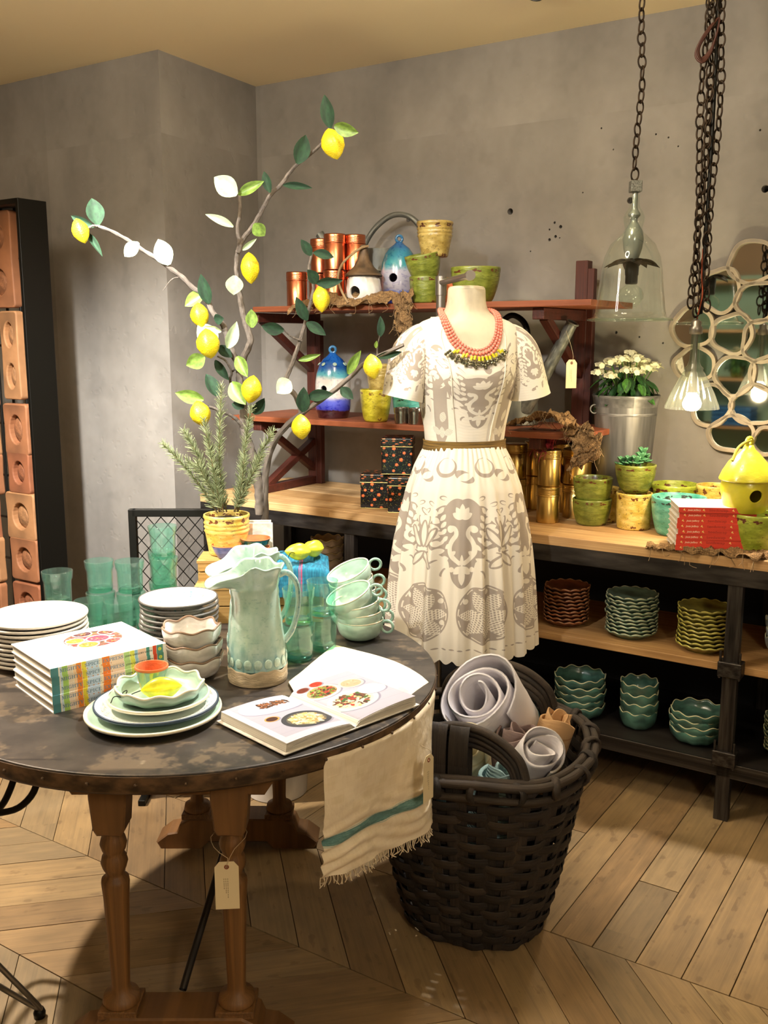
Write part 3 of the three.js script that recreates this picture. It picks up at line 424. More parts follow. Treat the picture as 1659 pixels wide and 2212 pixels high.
// crates, cloth and small pots on the table
M.crate = std({ map: woodTex(0xa17a41, 0xd2ad6c, 44), bumpMap: grainBump, bumpScale: 0.0012, roughness: 0.7 });
{
  const crate = (name, label, x, y, z, w, h, d, turn) => { const t = thing(name, label, 'crate', V(x, y, z), turn), b = 0.01; for (const s of [-1, 1]) { for (let k = 0; k < 2; k++) { at(part(t, 'side_board', alongX(rbox(w, h / 2 - 0.003, b, 0.002)), M.crate), 0, h * (0.25 + 0.5 * k) - 0.004, s * (d / 2 - b / 2)); at(part(t, 'end_board', rbox(b, h / 2 - 0.003, d - 2 * b, 0.002), M.crate), s * (w / 2 - b / 2), h * (0.25 + 0.5 * k) - 0.004, 0); } } for (let k = 0; k < 3; k++) at(part(t, 'lid_board', alongX(rbox(w + 0.006, b, (d + 0.006) / 3 - 0.002, 0.002)), M.crate), 0, h - b / 2, (k - 1) * (d + 0.006) / 3); return t; };
  crate('wooden_crate', 'low pale wooden crate behind the jugs under the turquoise cloth', -0.373, TT, -2.842, 0.375, 0.11, 0.19, 0.05);
  crate('wooden_box', 'small brown wooden box on the crate under the rosemary pot', -0.455, TT + 0.11, -2.875, 0.21, 0.065, 0.125, 0.03);
  // turquoise cloth: folded pad whose front edge droops over the crate
  M.turq = std({ map: dataTex(256, 256, (x, y) => { const k = fbm(x * 60, y * 12, 64, 3), red = abs(x - 0.63) < 0.012 || abs(x - 0.6) < 0.006 ? 1 : 0; let c = mix([10, 76, 102], [32, 124, 150], clamp(k * 1.5 - 0.25)); return red ? mix(c, [178, 62, 92], 0.8) : c; }), roughness: 0.95, bumpMap: weaveBump, bumpScale: 0.0008 });
  const g = thick(sheet(44, 30, (s, t) => { const x = lerp(-0.115, 0.1, s), ridge = 0.0009 * sin(s * 60 + 2 * sin(t * 5)) + 0.005 * fbm(s * 5, t * 5, 16, 3), z = lerp(-0.075, 0.13, t), over = max(0, z - 0.085), y = 0.052 - 0.012 * smooth(0.7, 1, abs(x + 0.007) / 0.11) - (over > 0 ? over * 1.5 + over * over * 6 : 0) + 0.022 * smooth(0, -0.075, z) * (1 - s * 0.5); return [x + 0.012 * t * (s - 0.5), y + ridge, z - over * 0.55]; }), -0.004);
  const cl = thing('turquoise_cloth', 'turquoise woven cloth with red stripes folded over the crate', 'cloth', V(-0.268, TT + 0.112, -2.822), 0.05); part(cl, 'top_layer', g, M.turq);
  for (let k = 0; k < 3; k++) at(part(cl, 'folded_layer', rbox(0.2, 0.014, 0.165, 0.006), M.turq), -0.008, 0.009 + k * 0.0145, -0.002);
  // small terracotta bowls
  const tb = (r, h, out) => [lathe([[0, 0], [r * 0.55, 0], [r * 0.6, 0.002], [r * 0.85, h * 0.5], [r * 0.99, h * 0.93]], 36), lathe([[r * 0.98, h * 0.92], [r * 1.01, h * 0.94], [r, h], [r * 0.95, h], [r * 0.85, h * 0.6], [r * 0.6, 0.006], [0, 0.005]], 36), out];
  const leafy = phys({ map: canvasTex(256, 64, (x) => { x.fillStyle = '#16473c'; x.fillRect(0, 0, 256, 64); const R = rng(3); for (let i = 0; i < 30; i++) { x.strokeStyle = ['#2d7a4d', '#b6a33a', '#0d2e33'][i % 3]; x.lineWidth = 3; x.beginPath(); const a = i * 9; x.moveTo(a, 64); x.quadraticCurveTo(a + 4, 30, a + 14, 6 + R() * 10); x.stroke(); } }), roughness: 0.3, clearcoat: 0.5, side: DS });
  const blue = phys({ map: mottle(0x39458e, 0x6f7bbf, 6, 8), roughness: 0.3, clearcoat: 0.5, side: DS });
  const small = (label, p, r, h, out) => { const t = thing('terracotta_bowl', label, 'bowl', p, 0, 'small glazed terracotta bowls'), [a, b] = tb(r, h, out); part(t, 'glazed_body', a, out); part(t, 'terracotta_lining', b, M.terracotta); return t; };
  small('small terracotta bowl with blue glaze in front of the rosemary pot', V(-0.475, TT + 0.176, -2.842), 0.045, 0.042, blue);
  small('small terracotta bowl with blue glaze under the green glazed one', V(-0.39, TT + 0.176, -2.862), 0.043, 0.03, blue);
  small('small terracotta bowl with dark green leaf glaze stacked on a blue one', V(-0.39, TT + 0.194, -2.862), 0.045, 0.04, leafy);
  // slim boxes of cards
  for (const [i, z] of [[0, -2.935], [1, -2.922]]) { const t = thing('card_box', 'white card leaning upright behind the small bowls, ' + (i ? 'front' : 'rear') + ' one', 'card', V(-0.408 + i * 0.006, TT + 0.176, z), 0.02, 'white cards'); part(t, 'sheet', rbox(0.115, 0.098 - i * 0.006, 0.009, 0.0015), M.paperW = M.paperW || std({ map: mottle(0xd2ccc0, 0xefeae0, 10, 6), roughness: 0.85 })); t.children[0].position.y = 0.049 - i * 0.003; }
}
// ---------- books ----------
const bookSpine = canvasTex(1536, 116, (x, w, h) => {
  x.fillStyle = '#f3efe4'; x.fillRect(0, 0, w, h); x.fillStyle = '#4f8f95'; x.fillRect(0, 0, 96, h);
  const st = [[110, 30, '#cfe3ee'], [140, 70, '#a9d36b'], [215, 60, '#e8d9c8'], [280, 36, '#f2d0a8'], [318, 66, '#ec8a2e'], [388, 58, '#e6d63c'], [450, 160, '#c3d6ee'], [612, 40, '#f1e3cc'], [655, 100, '#ef7f24'], [760, 180, '#f0d2ba'], [945, 80, '#b5d58a'], [1030, 60, '#e2e25a'], [1095, 40, '#9cc6dc'], [1140, 110, '#f1cfb6'], [1255, 44, '#4f9488'], [1303, 40, '#f2efe6'], [1346, 50, '#e2502a'], [1400, 90, '#5a9a8c']];
  for (const [a, b, c] of st) { x.fillStyle = c; x.fillRect(a, 0, b, h); }
  x.fillStyle = '#6b88a5'; x.font = 'bold 62px serif'; x.textBaseline = 'middle'; const word = (s, x0, wd, y = 50) => { x.save(); x.translate(x0, y); x.scale(wd / x.measureText(s).width, 1); x.fillText(s, 0, 0); x.restore(); };
  word('MIGHTY', 112, 270); word('SPICE', 428, 200); word('EXPRESS', 660, 280);
  x.fillStyle = '#b5642c'; x.font = 'bold 26px sans-serif'; 'COOKBOOK'.split('').forEach((c, i) => { x.beginPath(); x.arc(336 + i * 62, 98, 9, 0, TAU); x.fill(); });
  x.fillStyle = '#f8f3e6'; x.font = 'bold 15px sans-serif'; 'COOKBOOK'.split('').forEach((c, i) => x.fillText(c, 331 + i * 62, 99));
  x.fillStyle = '#3c3a35'; x.font = 'bold 34px sans-serif'; word('JOHN GREGORY SMITH', 960, 380, 58);
  x.fillStyle = '#dbe34a'; x.beginPath(); x.arc(1445, 58, 24, 0, TAU); x.fill(); x.fillStyle = '#5a9a8c'; x.font = 'bold 30px sans-serif'; x.fillText('C', 1434, 60);
});
const bookCover = canvasTex(1024, 860, (x, w, h) => {
  x.fillStyle = '#f6f4ef'; x.fillRect(0, 0, w, h); const R = rng(9); x.save(); x.translate(600, 330); x.beginPath(); x.ellipse(0, 0, 250, 235, 0, 0, TAU); x.clip(); x.fillStyle = '#7a5a4c'; x.fillRect(-300, -300, 600, 600);
  for (let i = 0; i < 260; i++) { x.fillStyle = ['#9a3b3b', '#c98a52', '#5b3a34', '#d9c7b5', '#b6455a', '#3e2a26'][i % 6]; x.beginPath(); x.ellipse((R() - 0.5) * 560, (R() - 0.5) * 540, 6 + R() * 26, 4 + R() * 14, R() * 6, 0, TAU); x.fill(); }
  for (const [a, b, r, c] of [[-150, -40, 88, '#e09a3c'], [40, 10, 110, '#c8485e'], [180, -120, 85, '#6b3c36'], [-100, 130, 95, '#d88440'], [120, 160, 80, '#a2323a'], [-20, -190, 90, '#54343a']]) { x.fillStyle = '#efe8dc'; x.beginPath(); x.ellipse(a, b, r, r * 0.9, 0, 0, TAU); x.fill(); x.fillStyle = c; x.beginPath(); x.ellipse(a, b, r * 0.86, r * 0.76, 0, 0, TAU); x.fill(); for (let i = 0; i < 40; i++) { x.fillStyle = ['#ffffff40', '#00000030', '#f2c24a60'][i % 3]; const q = R() * TAU, d = R() * r * 0.7; x.beginPath(); x.ellipse(a + cos(q) * d, b + sin(q) * d, 4 + R() * 10, 3 + R() * 7, q, 0, TAU); x.fill(); } }
  x.restore();
});
M.pages = std({ map: dataTex(64, 128, (x, y) => { const g = 205 + (fbm(x * 2, y * 64, 64, 2) - 0.5) * 70; return [g, g * 0.97, g * 0.9]; }), roughness: 0.9 });
function book(name, label, L_, W_, T_, spineMat, coverMat, p, turn, group) {   // spine faces +z, long side along x
  const t = thing(name, label, 'book', p, turn, group), c = 0.0022;
  at(part(t, 'page_block', box(L_ - 0.006, T_ - 2 * c, W_ - 0.006), M.pages), 0, T_ / 2, -W_ / 2 - 0.001);
  const cov = (y) => { const g = box(L_, c, W_), q = g.attributes.position, u = g.attributes.uv; for (let i = 0; i < q.count; i++) u.setXY(i, q.getX(i) / L_ + 0.5, 0.5 - q.getZ(i) / W_); return at(part(t, 'cover', g, coverMat), 0, y, -W_ / 2); };
  cov(c / 2); cov(T_ - c / 2);
  at(part(t, 'spine', box(L_, T_, c), spineMat), 0, T_ / 2, c * 0.4); return t;
}
{
  const sm = std({ map: bookSpine, roughness: 0.5 }), cm = std({ map: bookCover, roughness: 0.35 }); let f; const R = rng(2);
  const fl = V(-0.742, 0, -2.045), ph = 0.708;
  for (let i = 0; i < 5; i++) { const o = V(0.1425 + (R() - 0.5) * 0.004, 0, (R() - 0.5) * 0.006).applyAxisAngle(V(0, 1, 0), ph), p = V(fl.x + o.x, TT + i * 0.0212, fl.z + o.z), lab = 'cookbook with pastel striped spine, ' + nth(i, 5) + ' in the stack of five'; if (!f) f = book('cookbook', lab, 0.285, 0.235, 0.021, sm, cm, p, ph, 'striped cookbooks'); else copyOf(f, p, ph + (R() - 0.5) * 0.02, lab); }
}
{ // open cookbook
  const paint = (right) => canvasTex(768, 1024, (x, w, h) => {
    const R = rng(right ? 31 : 17); x.fillStyle = right ? '#d9d6e0' : '#dedbe4'; x.fillRect(0, 0, w, h); if (!right) { x.fillStyle = '#bdbaca'; x.fillRect(70, 0, w - 70, h - 110); } else { x.fillStyle = '#c4c1d0'; x.fillRect(0, 0, w, h); }
    x.strokeStyle = '#aaa6b8'; x.lineWidth = 3; for (let i = 0; i < 7; i++) { x.beginPath(); x.moveTo(0, 80 + i * 150); x.lineTo(w, 120 + i * 150); x.stroke(); }
    const dish = (cx, cy, r_, rim, inner, cols, n, e = 0.8) => { const r = r_ * 1.18; x.fillStyle = '#9d99ad'; x.beginPath(); x.ellipse(cx + 8, cy + 10, r * 1.04, r * e * 1.04, 0, 0, TAU); x.fill(); x.fillStyle = rim; x.beginPath(); x.ellipse(cx, cy, r, r * e, 0, 0, TAU); x.fill(); x.fillStyle = inner; x.beginPath(); x.ellipse(cx, cy, r * 0.8, r * 0.8 * e, 0, 0, TAU); x.fill(); for (let i = 0; i < n; i++) { const q = R() * TAU, d = Math.sqrt(R()) * r * 0.66; x.fillStyle = cols[i % cols.length]; x.beginPath(); x.ellipse(cx + cos(q) * d, cy + sin(q) * d * e, r * (0.05 + R() * 0.13), r * (0.03 + R() * 0.06), R() * 6, 0, TAU); x.fill(); } };
    if (!right) { dish(470, 690, 210, '#3d3b44', '#6a6254', ['#e8d9a8', '#d9bf7a', '#f3ead0', '#b99a5a'], 170); dish(220, 500, 62, '#d9a24a', '#4a1c14', ['#3a140e'], 6); dish(430, 190, 290, '#c7cbe0', '#d8daec', ['#e6e7f2'], 4, 0.6); x.save(); x.translate(470, 170); for (let i = 0; i < 120; i++) { x.fillStyle = ['#5a3420', '#8a4f2a', '#3c2216', '#a86a3c'][i % 4]; x.beginPath(); x.ellipse((R() - 0.5) * 330, (R() - 0.5) * 110, 10 + R() * 24, 5 + R() * 12, R() * 6, 0, TAU); x.fill(); } x.restore(); }
    else { dish(300, 640, 230, '#cfe0dc', '#eadfcb', ['#5c3424', '#f0e3c4', '#7a4a30', '#c8352a', '#456b2c', '#e9c98c'], 170); dish(230, 250, 170, '#efe6d6', '#caa77c', ['#c43a2a', '#5f7f2c', '#7a4a2a', '#93a83c', '#3f2a1c'], 150); dish(560, 300, 120, '#e6dccb', '#d3b592', ['#dcc3a2', '#c8a77f'], 12); dish(610, 560, 130, '#ecebf1', '#f1f0f5', ['#f4f3f8'], 2); dish(300, 60, 60, '#e8482e', '#d8301c', ['#e85a3c'], 10); dish(130, 70, 55, '#8a3c22', '#6b2614', ['#7c3420'], 6); }
  });
  const t = thing('open_cookbook', 'open cookbook showing photographs of dishes on the table edge', 'book', V(-0.062, TT + 0.006, -1.952), 0.764);
  const PH = 0.232, PW = 0.185;
  for (const sd of [-1, 1]) {
    const hgt = (q) => 0.006 + 0.017 * Math.pow(sin(clamp(q) * PI * 0.5 + 0.0), 0.5) * (1 - q * q * (sd < 0 ? 0.25 : 0.12)) - (q < 0.06 ? 0.006 : 0);
    const top = sheet(24, 4, (s, v) => { const q = sd > 0 ? s : 1 - s; return [sd * q * PW, hgt(q) + 0.002, -v * PH]; });
    part(t, 'printed_page', top, std({ map: paint(sd > 0), color: 0xd2d2d2, roughness: 0.4, side: DS }), sd > 0 ? 'right hand page with two salads' : 'left hand page with a bowl of noodles');
    const sh = [[0.004 * sd, 0.001]]; for (let i = 0; i <= 16; i++) { const q = i / 16; sh.push([sd * q * PW * 0.998, hgt(q) + 0.0012]); } sh.push([sd * (PW + 0.002), 0.003]); sh.push([sd * PW, 0.001]);
    const g = extrude(poly(sd > 0 ? sh.reverse() : sh), PH - 0.002, 0); g.translate(0, 0, -PH + 0.001); { const p = g.attributes.position, u = g.attributes.uv; for (let i = 0; i < p.count; i++) u.setXY(i, p.getX(i) * 3, p.getY(i) * 26); }
    part(t, 'page_block', g, M.pages);
    at(part(t, 'cover_board', rbox(PW + 0.008, 0.003, PH + 0.008, 0.001), M.paperW), sd * (PW / 2 + 0.006), 0, -PH / 2, 0, 0, 0);
    for (let k = 0; k < 2; k++) part(t, 'loose_leaf', thick(sheet(14, 2, (s, v) => [sd * s * PW * 0.99, hgt(s) * (0.45 + 0.25 * k) + 0.002 + 0.004 * sin(s * PI), -v * PH + 0.0008]), 0.0004), M.paperW);
  }
  part(t, 'spine', rbox(0.018, 0.004, PH + 0.006, 0.001), M.paperW); t.children[t.children.length - 1].position.set(0, -0.0005, -PH / 2);
}
{ // linen towel
  const A = [V(-0.232, TT, -2.23), V(-0.18, TT, -2.05), V(-0.138, TT, -1.872)], B = [V(-0.135, TT, -2.52), V(0.03, TT, -2.38), V(0.118, TT, -2.22)];
  const NS = 46, NT = 96, tex = canvasTex(512, 1024, (x, w, h) => { x.fillStyle = '#e8d9bd'; x.fillRect(0, 0, w, h); const R = rng(6); for (let i = 0; i < 2600; i++) { x.fillStyle = R() < 0.5 ? '#f3e7d0' : '#d8c5a3'; x.globalAlpha = 0.25; x.fillRect(R() * w, R() * h, R() < 0.5 ? 30 : 1.5, R() < 0.5 ? 1.5 : 30); } x.globalAlpha = 1; const band = (v, d) => { x.fillStyle = '#5d8380'; x.fillRect(0, (1 - v) * h - d / 2, w, d); for (let i = 0; i < 900; i++) { x.fillStyle = R() < 0.5 ? '#7fa39c' : '#46696a'; x.globalAlpha = 0.4; x.fillRect(R() * w, (1 - v) * h - d / 2 + R() * d, 14, 1.5); } x.globalAlpha = 1; x.fillStyle = '#a9b8ac'; x.fillRect(0, (1 - v) * h - d / 2 - 5, w, 3); x.fillRect(0, (1 - v) * h + d / 2 + 2, w, 3); }; band(0.855, 34); });
  const ca = curve(A), cb = curve(B), R0 = 0.5, N = (s, t) => fbm(s * 4 + 3, t * 7, 32, 4) - 0.5;
  const fn = (s, t) => {   // s: 0 left .. 1 right, t: 0 far end .. 1 hanging hem
    const split = 0.56, k = min(1, t / split), a = ca.getPoint(k), b = cb.getPoint(k), p = a.clone().lerp(b, s);
    const dirx = p.x - TC.x, dirz = p.z - TC.z, d = hyp(dirx, dirz), ox = dirx / d, oz = dirz / d; let y = TT + 0.004 + 0.004 * (N(s, t) + 0.5);
    if (t > split - 0.08) { const q = (t - (split - 0.08)) / (1 - split + 0.08), len = q * 0.365, r = 0.022; // bend over the rim then fall
      const onArc = min(len / r, PI / 2), fall = max(0, len - r * PI / 2), base = a.clone().lerp(b, s); const edge = TR + 0.004; const ex = TC.x + ox * (edge - r + sin(onArc) * r), ez = TC.z + oz * (edge - r + sin(onArc) * r);
      const m = smooth(0, 0.12, q); const fold = 0.012 * sin(s * 9 + 1) * smooth(0.05, 0.6, q) + 0.018 * N(s * 2 + 2, t * 2) * q + 0.005 * sin(t * 130 + 4 * sin(s * 7)) * (0.4 + fbm(s * 6, t * 8, 32, 2)) * smooth(0.45, 0.8, q);
      p.set(lerp(base.x, ex, m) + ox * fold - 0.03 * (s - 0.5) * q * 1.2 * -oz, 0, lerp(base.z, ez, m) + oz * fold); y = TT + 0.006 - r * (1 - cos(onArc)) - fall * (0.8 + 0.12 * s) + 0.004 * N(s, t);
      const tx = -oz, tz = ox; p.x += tx * s * 0.05 * q; p.z += tz * s * 0.05 * q; }
    return [p.x, y, p.z];
  };
  const g = thick(sheet(NS, NT, fn), 0.0016), t = thing('linen_towel', 'cream linen towel with blue stripe hanging over the table edge', 'towel');
  M.linen = std({ map: tex, roughness: 0.95, bumpMap: grainBump, bumpScale: 0.004, side: DS }); part(t, 'cloth', g, M.linen);
  const fr = [], R = rng(77); for (let i = 0; i < 90; i++) { const s = i / 89, q = fn(s, 1), o = V(q[0], q[1] + 0.001, q[2]); fr.push(tube([o, V(o.x + (R() - 0.5) * 0.012, o.y - 0.009 - R() * 0.006, o.z + (R() - 0.5) * 0.01), V(o.x + (R() - 0.5) * 0.02, o.y - 0.018 - R() * 0.008, o.z + (R() - 0.5) * 0.014)], 0.0011, 4, 4)); }
  const f = part(t, 'fringe', merge(fr), std({ color: 0xdfcfb2, roughness: 1 })); f.userData.kind = 'stuff';
}
// price tags
M.tagPaper = std({ map: canvasTex(128, 256, (x) => { x.fillStyle = '#e3d3ac'; x.fillRect(0, 0, 128, 256); x.fillStyle = '#8a7a58'; x.save(); x.translate(70, 90); x.rotate(PI / 2); for (let i = 0; i < 3; i++) for (let k = 0; k < 9 - i * 2; k++) x.fillRect(k * 12, i * 10, 8 + (k % 3), 3); x.restore(); }), roughness: 0.9 });
function paperTag(label, p, turn, w, h, strTo) {
  const t = thing('paper_tag', label, 'tag', p, turn), s = poly([[-w / 2, -h], [w / 2, -h], [w / 2, -0.012], [w / 2 - 0.01, 0], [-w / 2 + 0.01, 0], [-w / 2, -0.012]]), ho = new THREE.Path(); ho.absarc(0, -0.012, 0.002, 0, TAU, true); s.holes.push(ho);
  const g = extrude(s, 0.0008, 0), q = g.attributes.position, u = g.attributes.uv; for (let i = 0; i < q.count; i++) u.setXY(i, q.getX(i) / w + 0.5, 1 + q.getY(i) / h); part(t, 'card', g, M.tagPaper);
  at(part(t, 'eyelet', new THREE.TorusGeometry(0.0038, 0.0016, 6, 16), M.redTag = M.redTag || std({ color: 0x8c4a33, roughness: 0.7 })), 0, -0.012, 0.0006);
  part(t, 'string', tube([V(0, -0.011, 0.001), V(0.004, 0.008, 0.003), ...strTo], 0.0007, 16, 4), M.twine = M.twine || std({ color: 0xcbb894, roughness: 1 })); return t;
}
{ const p = V(-0.328, 0.478, -1.842); paperTag('blank side of a cream price tag tied to the table leg', p, 0.08, 0.05, 0.108, [V(-0.02, 0.026, 0.0), V(-0.034, 0.03, -0.06), V(0.02, 0.032, -0.1), V(0.04, 0.03, -0.055), V(0.012, 0.02, 0.0), V(0.001, -0.01, 0.001)]);
  const q = V(0.098, 0.645, -1.995); paperTag('narrow cream price tag hanging from the linen towel corner', q, 0.95, 0.04, 0.108, [V(-0.01, 0.02, -0.004), V(-0.024, 0.03, -0.006)]); }

// ---------- pots, canisters and birdhouses ----------
const potTex = (a, b, seed, chip = '#5a2c18', cracks = 0) => canvasTex(512, 256, (x, w, h) => {
  const R = rng(seed), A = rgb(a), B = rgb(b), im = x.createImageData(w, h);
  for (let j = 0; j < h; j++) for (let i = 0; i < w; i++) { const n = clamp((fbm(i / w * 16 + seed, j / h * 8, 16, 5) - 0.5) * 2 + 0.5), c = mix(A, B, n), pit = smooth(0.72, 0.8, fbm(i / w * 64, j / h * 32 + seed, 64, 2)) * (cracks ? 0.22 : 0.15), k = (j * w + i) * 4; im.data[k] = c[0] * (1 - pit); im.data[k + 1] = c[1] * (1 - pit); im.data[k + 2] = c[2] * (1 - pit); im.data[k + 3] = 255; }
  x.putImageData(im, 0, 0); x.fillStyle = chip;
  const blot = (cx, cy, s) => { for (let q = 0; q < 9; q++) { x.beginPath(); x.ellipse(cx + (R() - 0.5) * s * 2.4, cy + (R() - 0.5) * s * 1.5, s * (0.2 + R() * 0.5), s * (0.15 + R() * 0.35), R() * 3, 0, TAU); x.fill(); } };
  for (let i = 0; i < 8; i++) blot((i + 0.5 + (R() - 0.5) * 0.3) * 64, 30 + R() * 10, 11 + R() * 5);
  for (let i = 0; i < 4; i++) blot(R() * 512, 232 + R() * 16, 8 + R() * 6); for (let i = 0; i < 5; i++) blot(R() * 512, 80 + R() * 120, 2.5);
});
const potM = (t) => phys({ map: t, roughness: 0.38, clearcoat: 0.45, clearcoatRoughness: 0.25, bumpMap: grainBump, bumpScale: 0.0025, side: DS });
M.potGreen = potM(potTex(0x5c661e, 0x87903a, 3)); M.potLime = potM(potTex(0x7f8f26, 0xabb842, 8)); M.potYellow = potM(potTex(0xc2a542, 0xe6cd78, 12, '#6b3a1c', 1)); M.potMustard = potM(potTex(0x927a38, 0xbca660, 17, '#54301a', 1)); M.potTeal = potM(potTex(0x3f9f90, 0x7fd0bf, 23, '#2a3a38')); M.potChart = potM(potTex(0xa69a1c, 0xd0c43a, 31, '#7a5520', 1));
M.soil = std({ map: mottle(0x1d150e, 0x3b2c1d, 20, 5), roughness: 1, bumpMap: fineBump, bumpScale: 0.004 });
// a pot: rt top radius, rb bottom radius, h height; style: straight with ribs, cup, bowl
function potGeo(rt, rb, h, style) {
  const th = 0.007, o = [[0, 0], [rb * 0.92, 0], [rb, 0.004]];
  if (style === 'cup') for (let i = 1; i <= 8; i++) { const t = i / 9; o.push([lerp(rb, rt, Math.pow(sin(t * PI / 2), 0.9)), h * t * 0.93]); }
  else if (style === 'ribbed') { o.push([lerp(rb, rt, 0.5), h * 0.4]); for (const y of [0.6, 0.7, 0.8]) { const r = lerp(rb, rt, 0.5 + y * 0.4); o.push([r, h * (y - 0.035)], [r + 0.003, h * y], [r, h * (y + 0.035)]); } o.push([rt * 0.965, h * 0.88], [rt * 1.0, h * 0.92]); }
  else o.push([lerp(rb, rt, 0.3), h * 0.28], [lerp(rb, rt, 0.65), h * 0.62], [rt * 0.975, h * 0.88], [rt * 0.99, h * 0.9]);
  o.push([rt * 1.01, h * 0.95], [rt * 1.0, h * 0.992], [rt - th * 0.45, h], [rt - th, h * 0.985], [rt - th * 1.2, h * 0.85], [max(rb - th, 0.01), h * 0.2], [0, h * 0.18]);
  const g = wavy(o, 48, (r, y, a) => [r * (1 + 0.008 * sin(3 * a + 1) + 0.006 * sin(7 * a)), y]), p = g.attributes.position, u = g.attributes.uv;
  for (let i = 0; i < p.count; i++) u.setY(i, clamp(p.getY(i) / h, 0.01, 0.99)); for (let i = 0; i < p.count; i++) u.setX(i, u.getX(i) * (rt > 0.07 ? 1 : 1));
  return g;
}
const pots = {};
function pot(label, p, rt, rb, h, style, mat, soil = 0, turn = 0, tilt = 0) { const t = thing('flowerpot', label, 'pot', p, turn); part(t, 'pot_body', potGeo(rt, rb, h, style), mat); if (soil) at(part(t, 'soil', lathe([[0, 0.006], [rt * 0.5, 0.003], [rt - 0.012, 0], [rt - 0.012, -0.02], [0, -0.02]], 24), M.soil), 0, h * soil, 0); if (tilt) t.rotation.z = tilt; return t; }
// metal canisters
M.copper = std({ color: 0xe08a64, metalness: 1, roughness: 0.28, bumpMap: fineBump, bumpScale: 0.0002 });
M.brass = std({ color: 0xd2b26a, metalness: 1, roughness: 0.28, bumpMap: fineBump, bumpScale: 0.0002 });
function canister(name, label, p, r, h, mat, group) {
  const t = thing(name, label, 'canister', p, 0, group); part(t, 'can_body', lathe([[0, 0], [r * 0.96, 0], [r * 0.98, 0.002], [r * 0.98, h * 0.8], [0, h * 0.8]], 36), mat);
  const lid = [[r * 0.985, h * 0.74], [r * 1.04, h * 0.745], [r * 1.05, h * 0.76], [r * 1.0, h * 0.775]]; for (let i = 0; i < 4; i++) lid.push([r * 1.005, h * (0.79 + i * 0.04)], [r * 1.03, h * (0.8 + i * 0.04)], [r * 1.005, h * (0.82 + i * 0.04)]); lid.push([r * 1.02, h * 0.97], [r * 0.98, h], [0, h]);
  part(t, 'lid', lathe(lid, 36), mat); return t;
}
{ // copper canisters on the upper shelf
  const Y = S1, g = 'copper canisters', add = (px, w, k, lab) => { const p = S(px, w, Y); p.y = Y + k; return canister('copper_canister', lab, p, 0.043, 0.14, M.copper, g); };
  add(642, 0.2, 0, 'single copper canister at the shelf end beside the burlap'); add(690, 0.33, 0, 'lower copper canister of the stack beside the end canister'); add(694, 0.33, 0.141, 'upper copper canister of the stack beside the end canister');
  add(722, 0.2, 0, 'lower copper canister of the tallest front stack'); add(724, 0.2, 0.141, 'upper copper canister of the tallest front stack'); add(768, 0.27, 0, 'lower copper canister just behind the white birdhouse'); add(767, 0.27, 0.141, 'upper copper canister just behind the white birdhouse');
}
{ // brass canisters on the counter
  const g = 'brass canisters', add = (px, py, k, r, h, lab) => { const p = py ? stand(px, py, CT, r * 2 / 0.0016) : S(px, 0.47, CT); p.y = CT + k; canister('brass_canister', lab, p, r, h, M.brass, g); };
  add(1182, 1132, 0, 0.042, 0.134, 'lower brass canister of the front stack next to the green pots'); add(1183, 1130, 0.135, 0.042, 0.134, 'upper brass canister of the front stack next to the dress');
  add(1243, 1122, 0, 0.052, 0.128, 'lower brass canister just behind the stacked green pots'); add(1243, 1122, 0.129, 0.054, 0.132, 'widest upper brass canister in front of the galvanised bucket');
  add(1112, 1110, 0, 0.042, 0.134, 'lower brass canister half behind the dress skirt'); add(1112, 1110, 0.135, 0.042, 0.134, 'upper brass canister half behind the dress skirt');
  add(1152, 0, 0, 0.04, 0.134, 'lower brass canister in the back row near the dress'); add(1152, 0, 0.135, 0.04, 0.134, 'upper brass canister in the back row near the dress');
  add(1212, 0, 0, 0.04, 0.134, 'lower brass canister in the back row near the bucket'); add(1212, 0, 0.135, 0.04, 0.134, 'upper brass canister in the back row near the bucket');
}
// birdhouses
const holeTool = (x, y, z, r, turn) => { const g = new THREE.CylinderGeometry(r, r, 0.2, 28); g.rotateX(PI / 2); g.translate(x, y, 0.1); g.rotateY(turn); return g; };
const shell = (pts, th) => [...pts, ...pts.slice().reverse().map(([r, y]) => [max(r - th, 0), y - (r < th * 2 ? th : 0)])];
function closedLathe(pts, seg = 48) { return lathe([...pts, pts[0]], seg); }
const bandTex = (stops, seed) => dataTex(256, 256, (x, y) => { const n = (fbm(x * 10 + seed, y * 10, 16, 4) - 0.5) * 0.07, v = clamp(y + n); let c = stops[0][1]; for (let i = 0; i + 1 < stops.length; i++) if (v >= stops[i][0]) { const t = smooth(stops[i][0], stops[i + 1][0], v); c = mix(rgb(stops[i][1]), rgb(stops[i + 1][1]), t); } if (typeof c === 'number') c = rgb(c); const sp = smooth(0.6, 0.75, fbm(x * 40, y * 40 + seed, 64, 2)) * 22; return [c[0] - sp, c[1] - sp, c[2] - sp * 0.6]; });
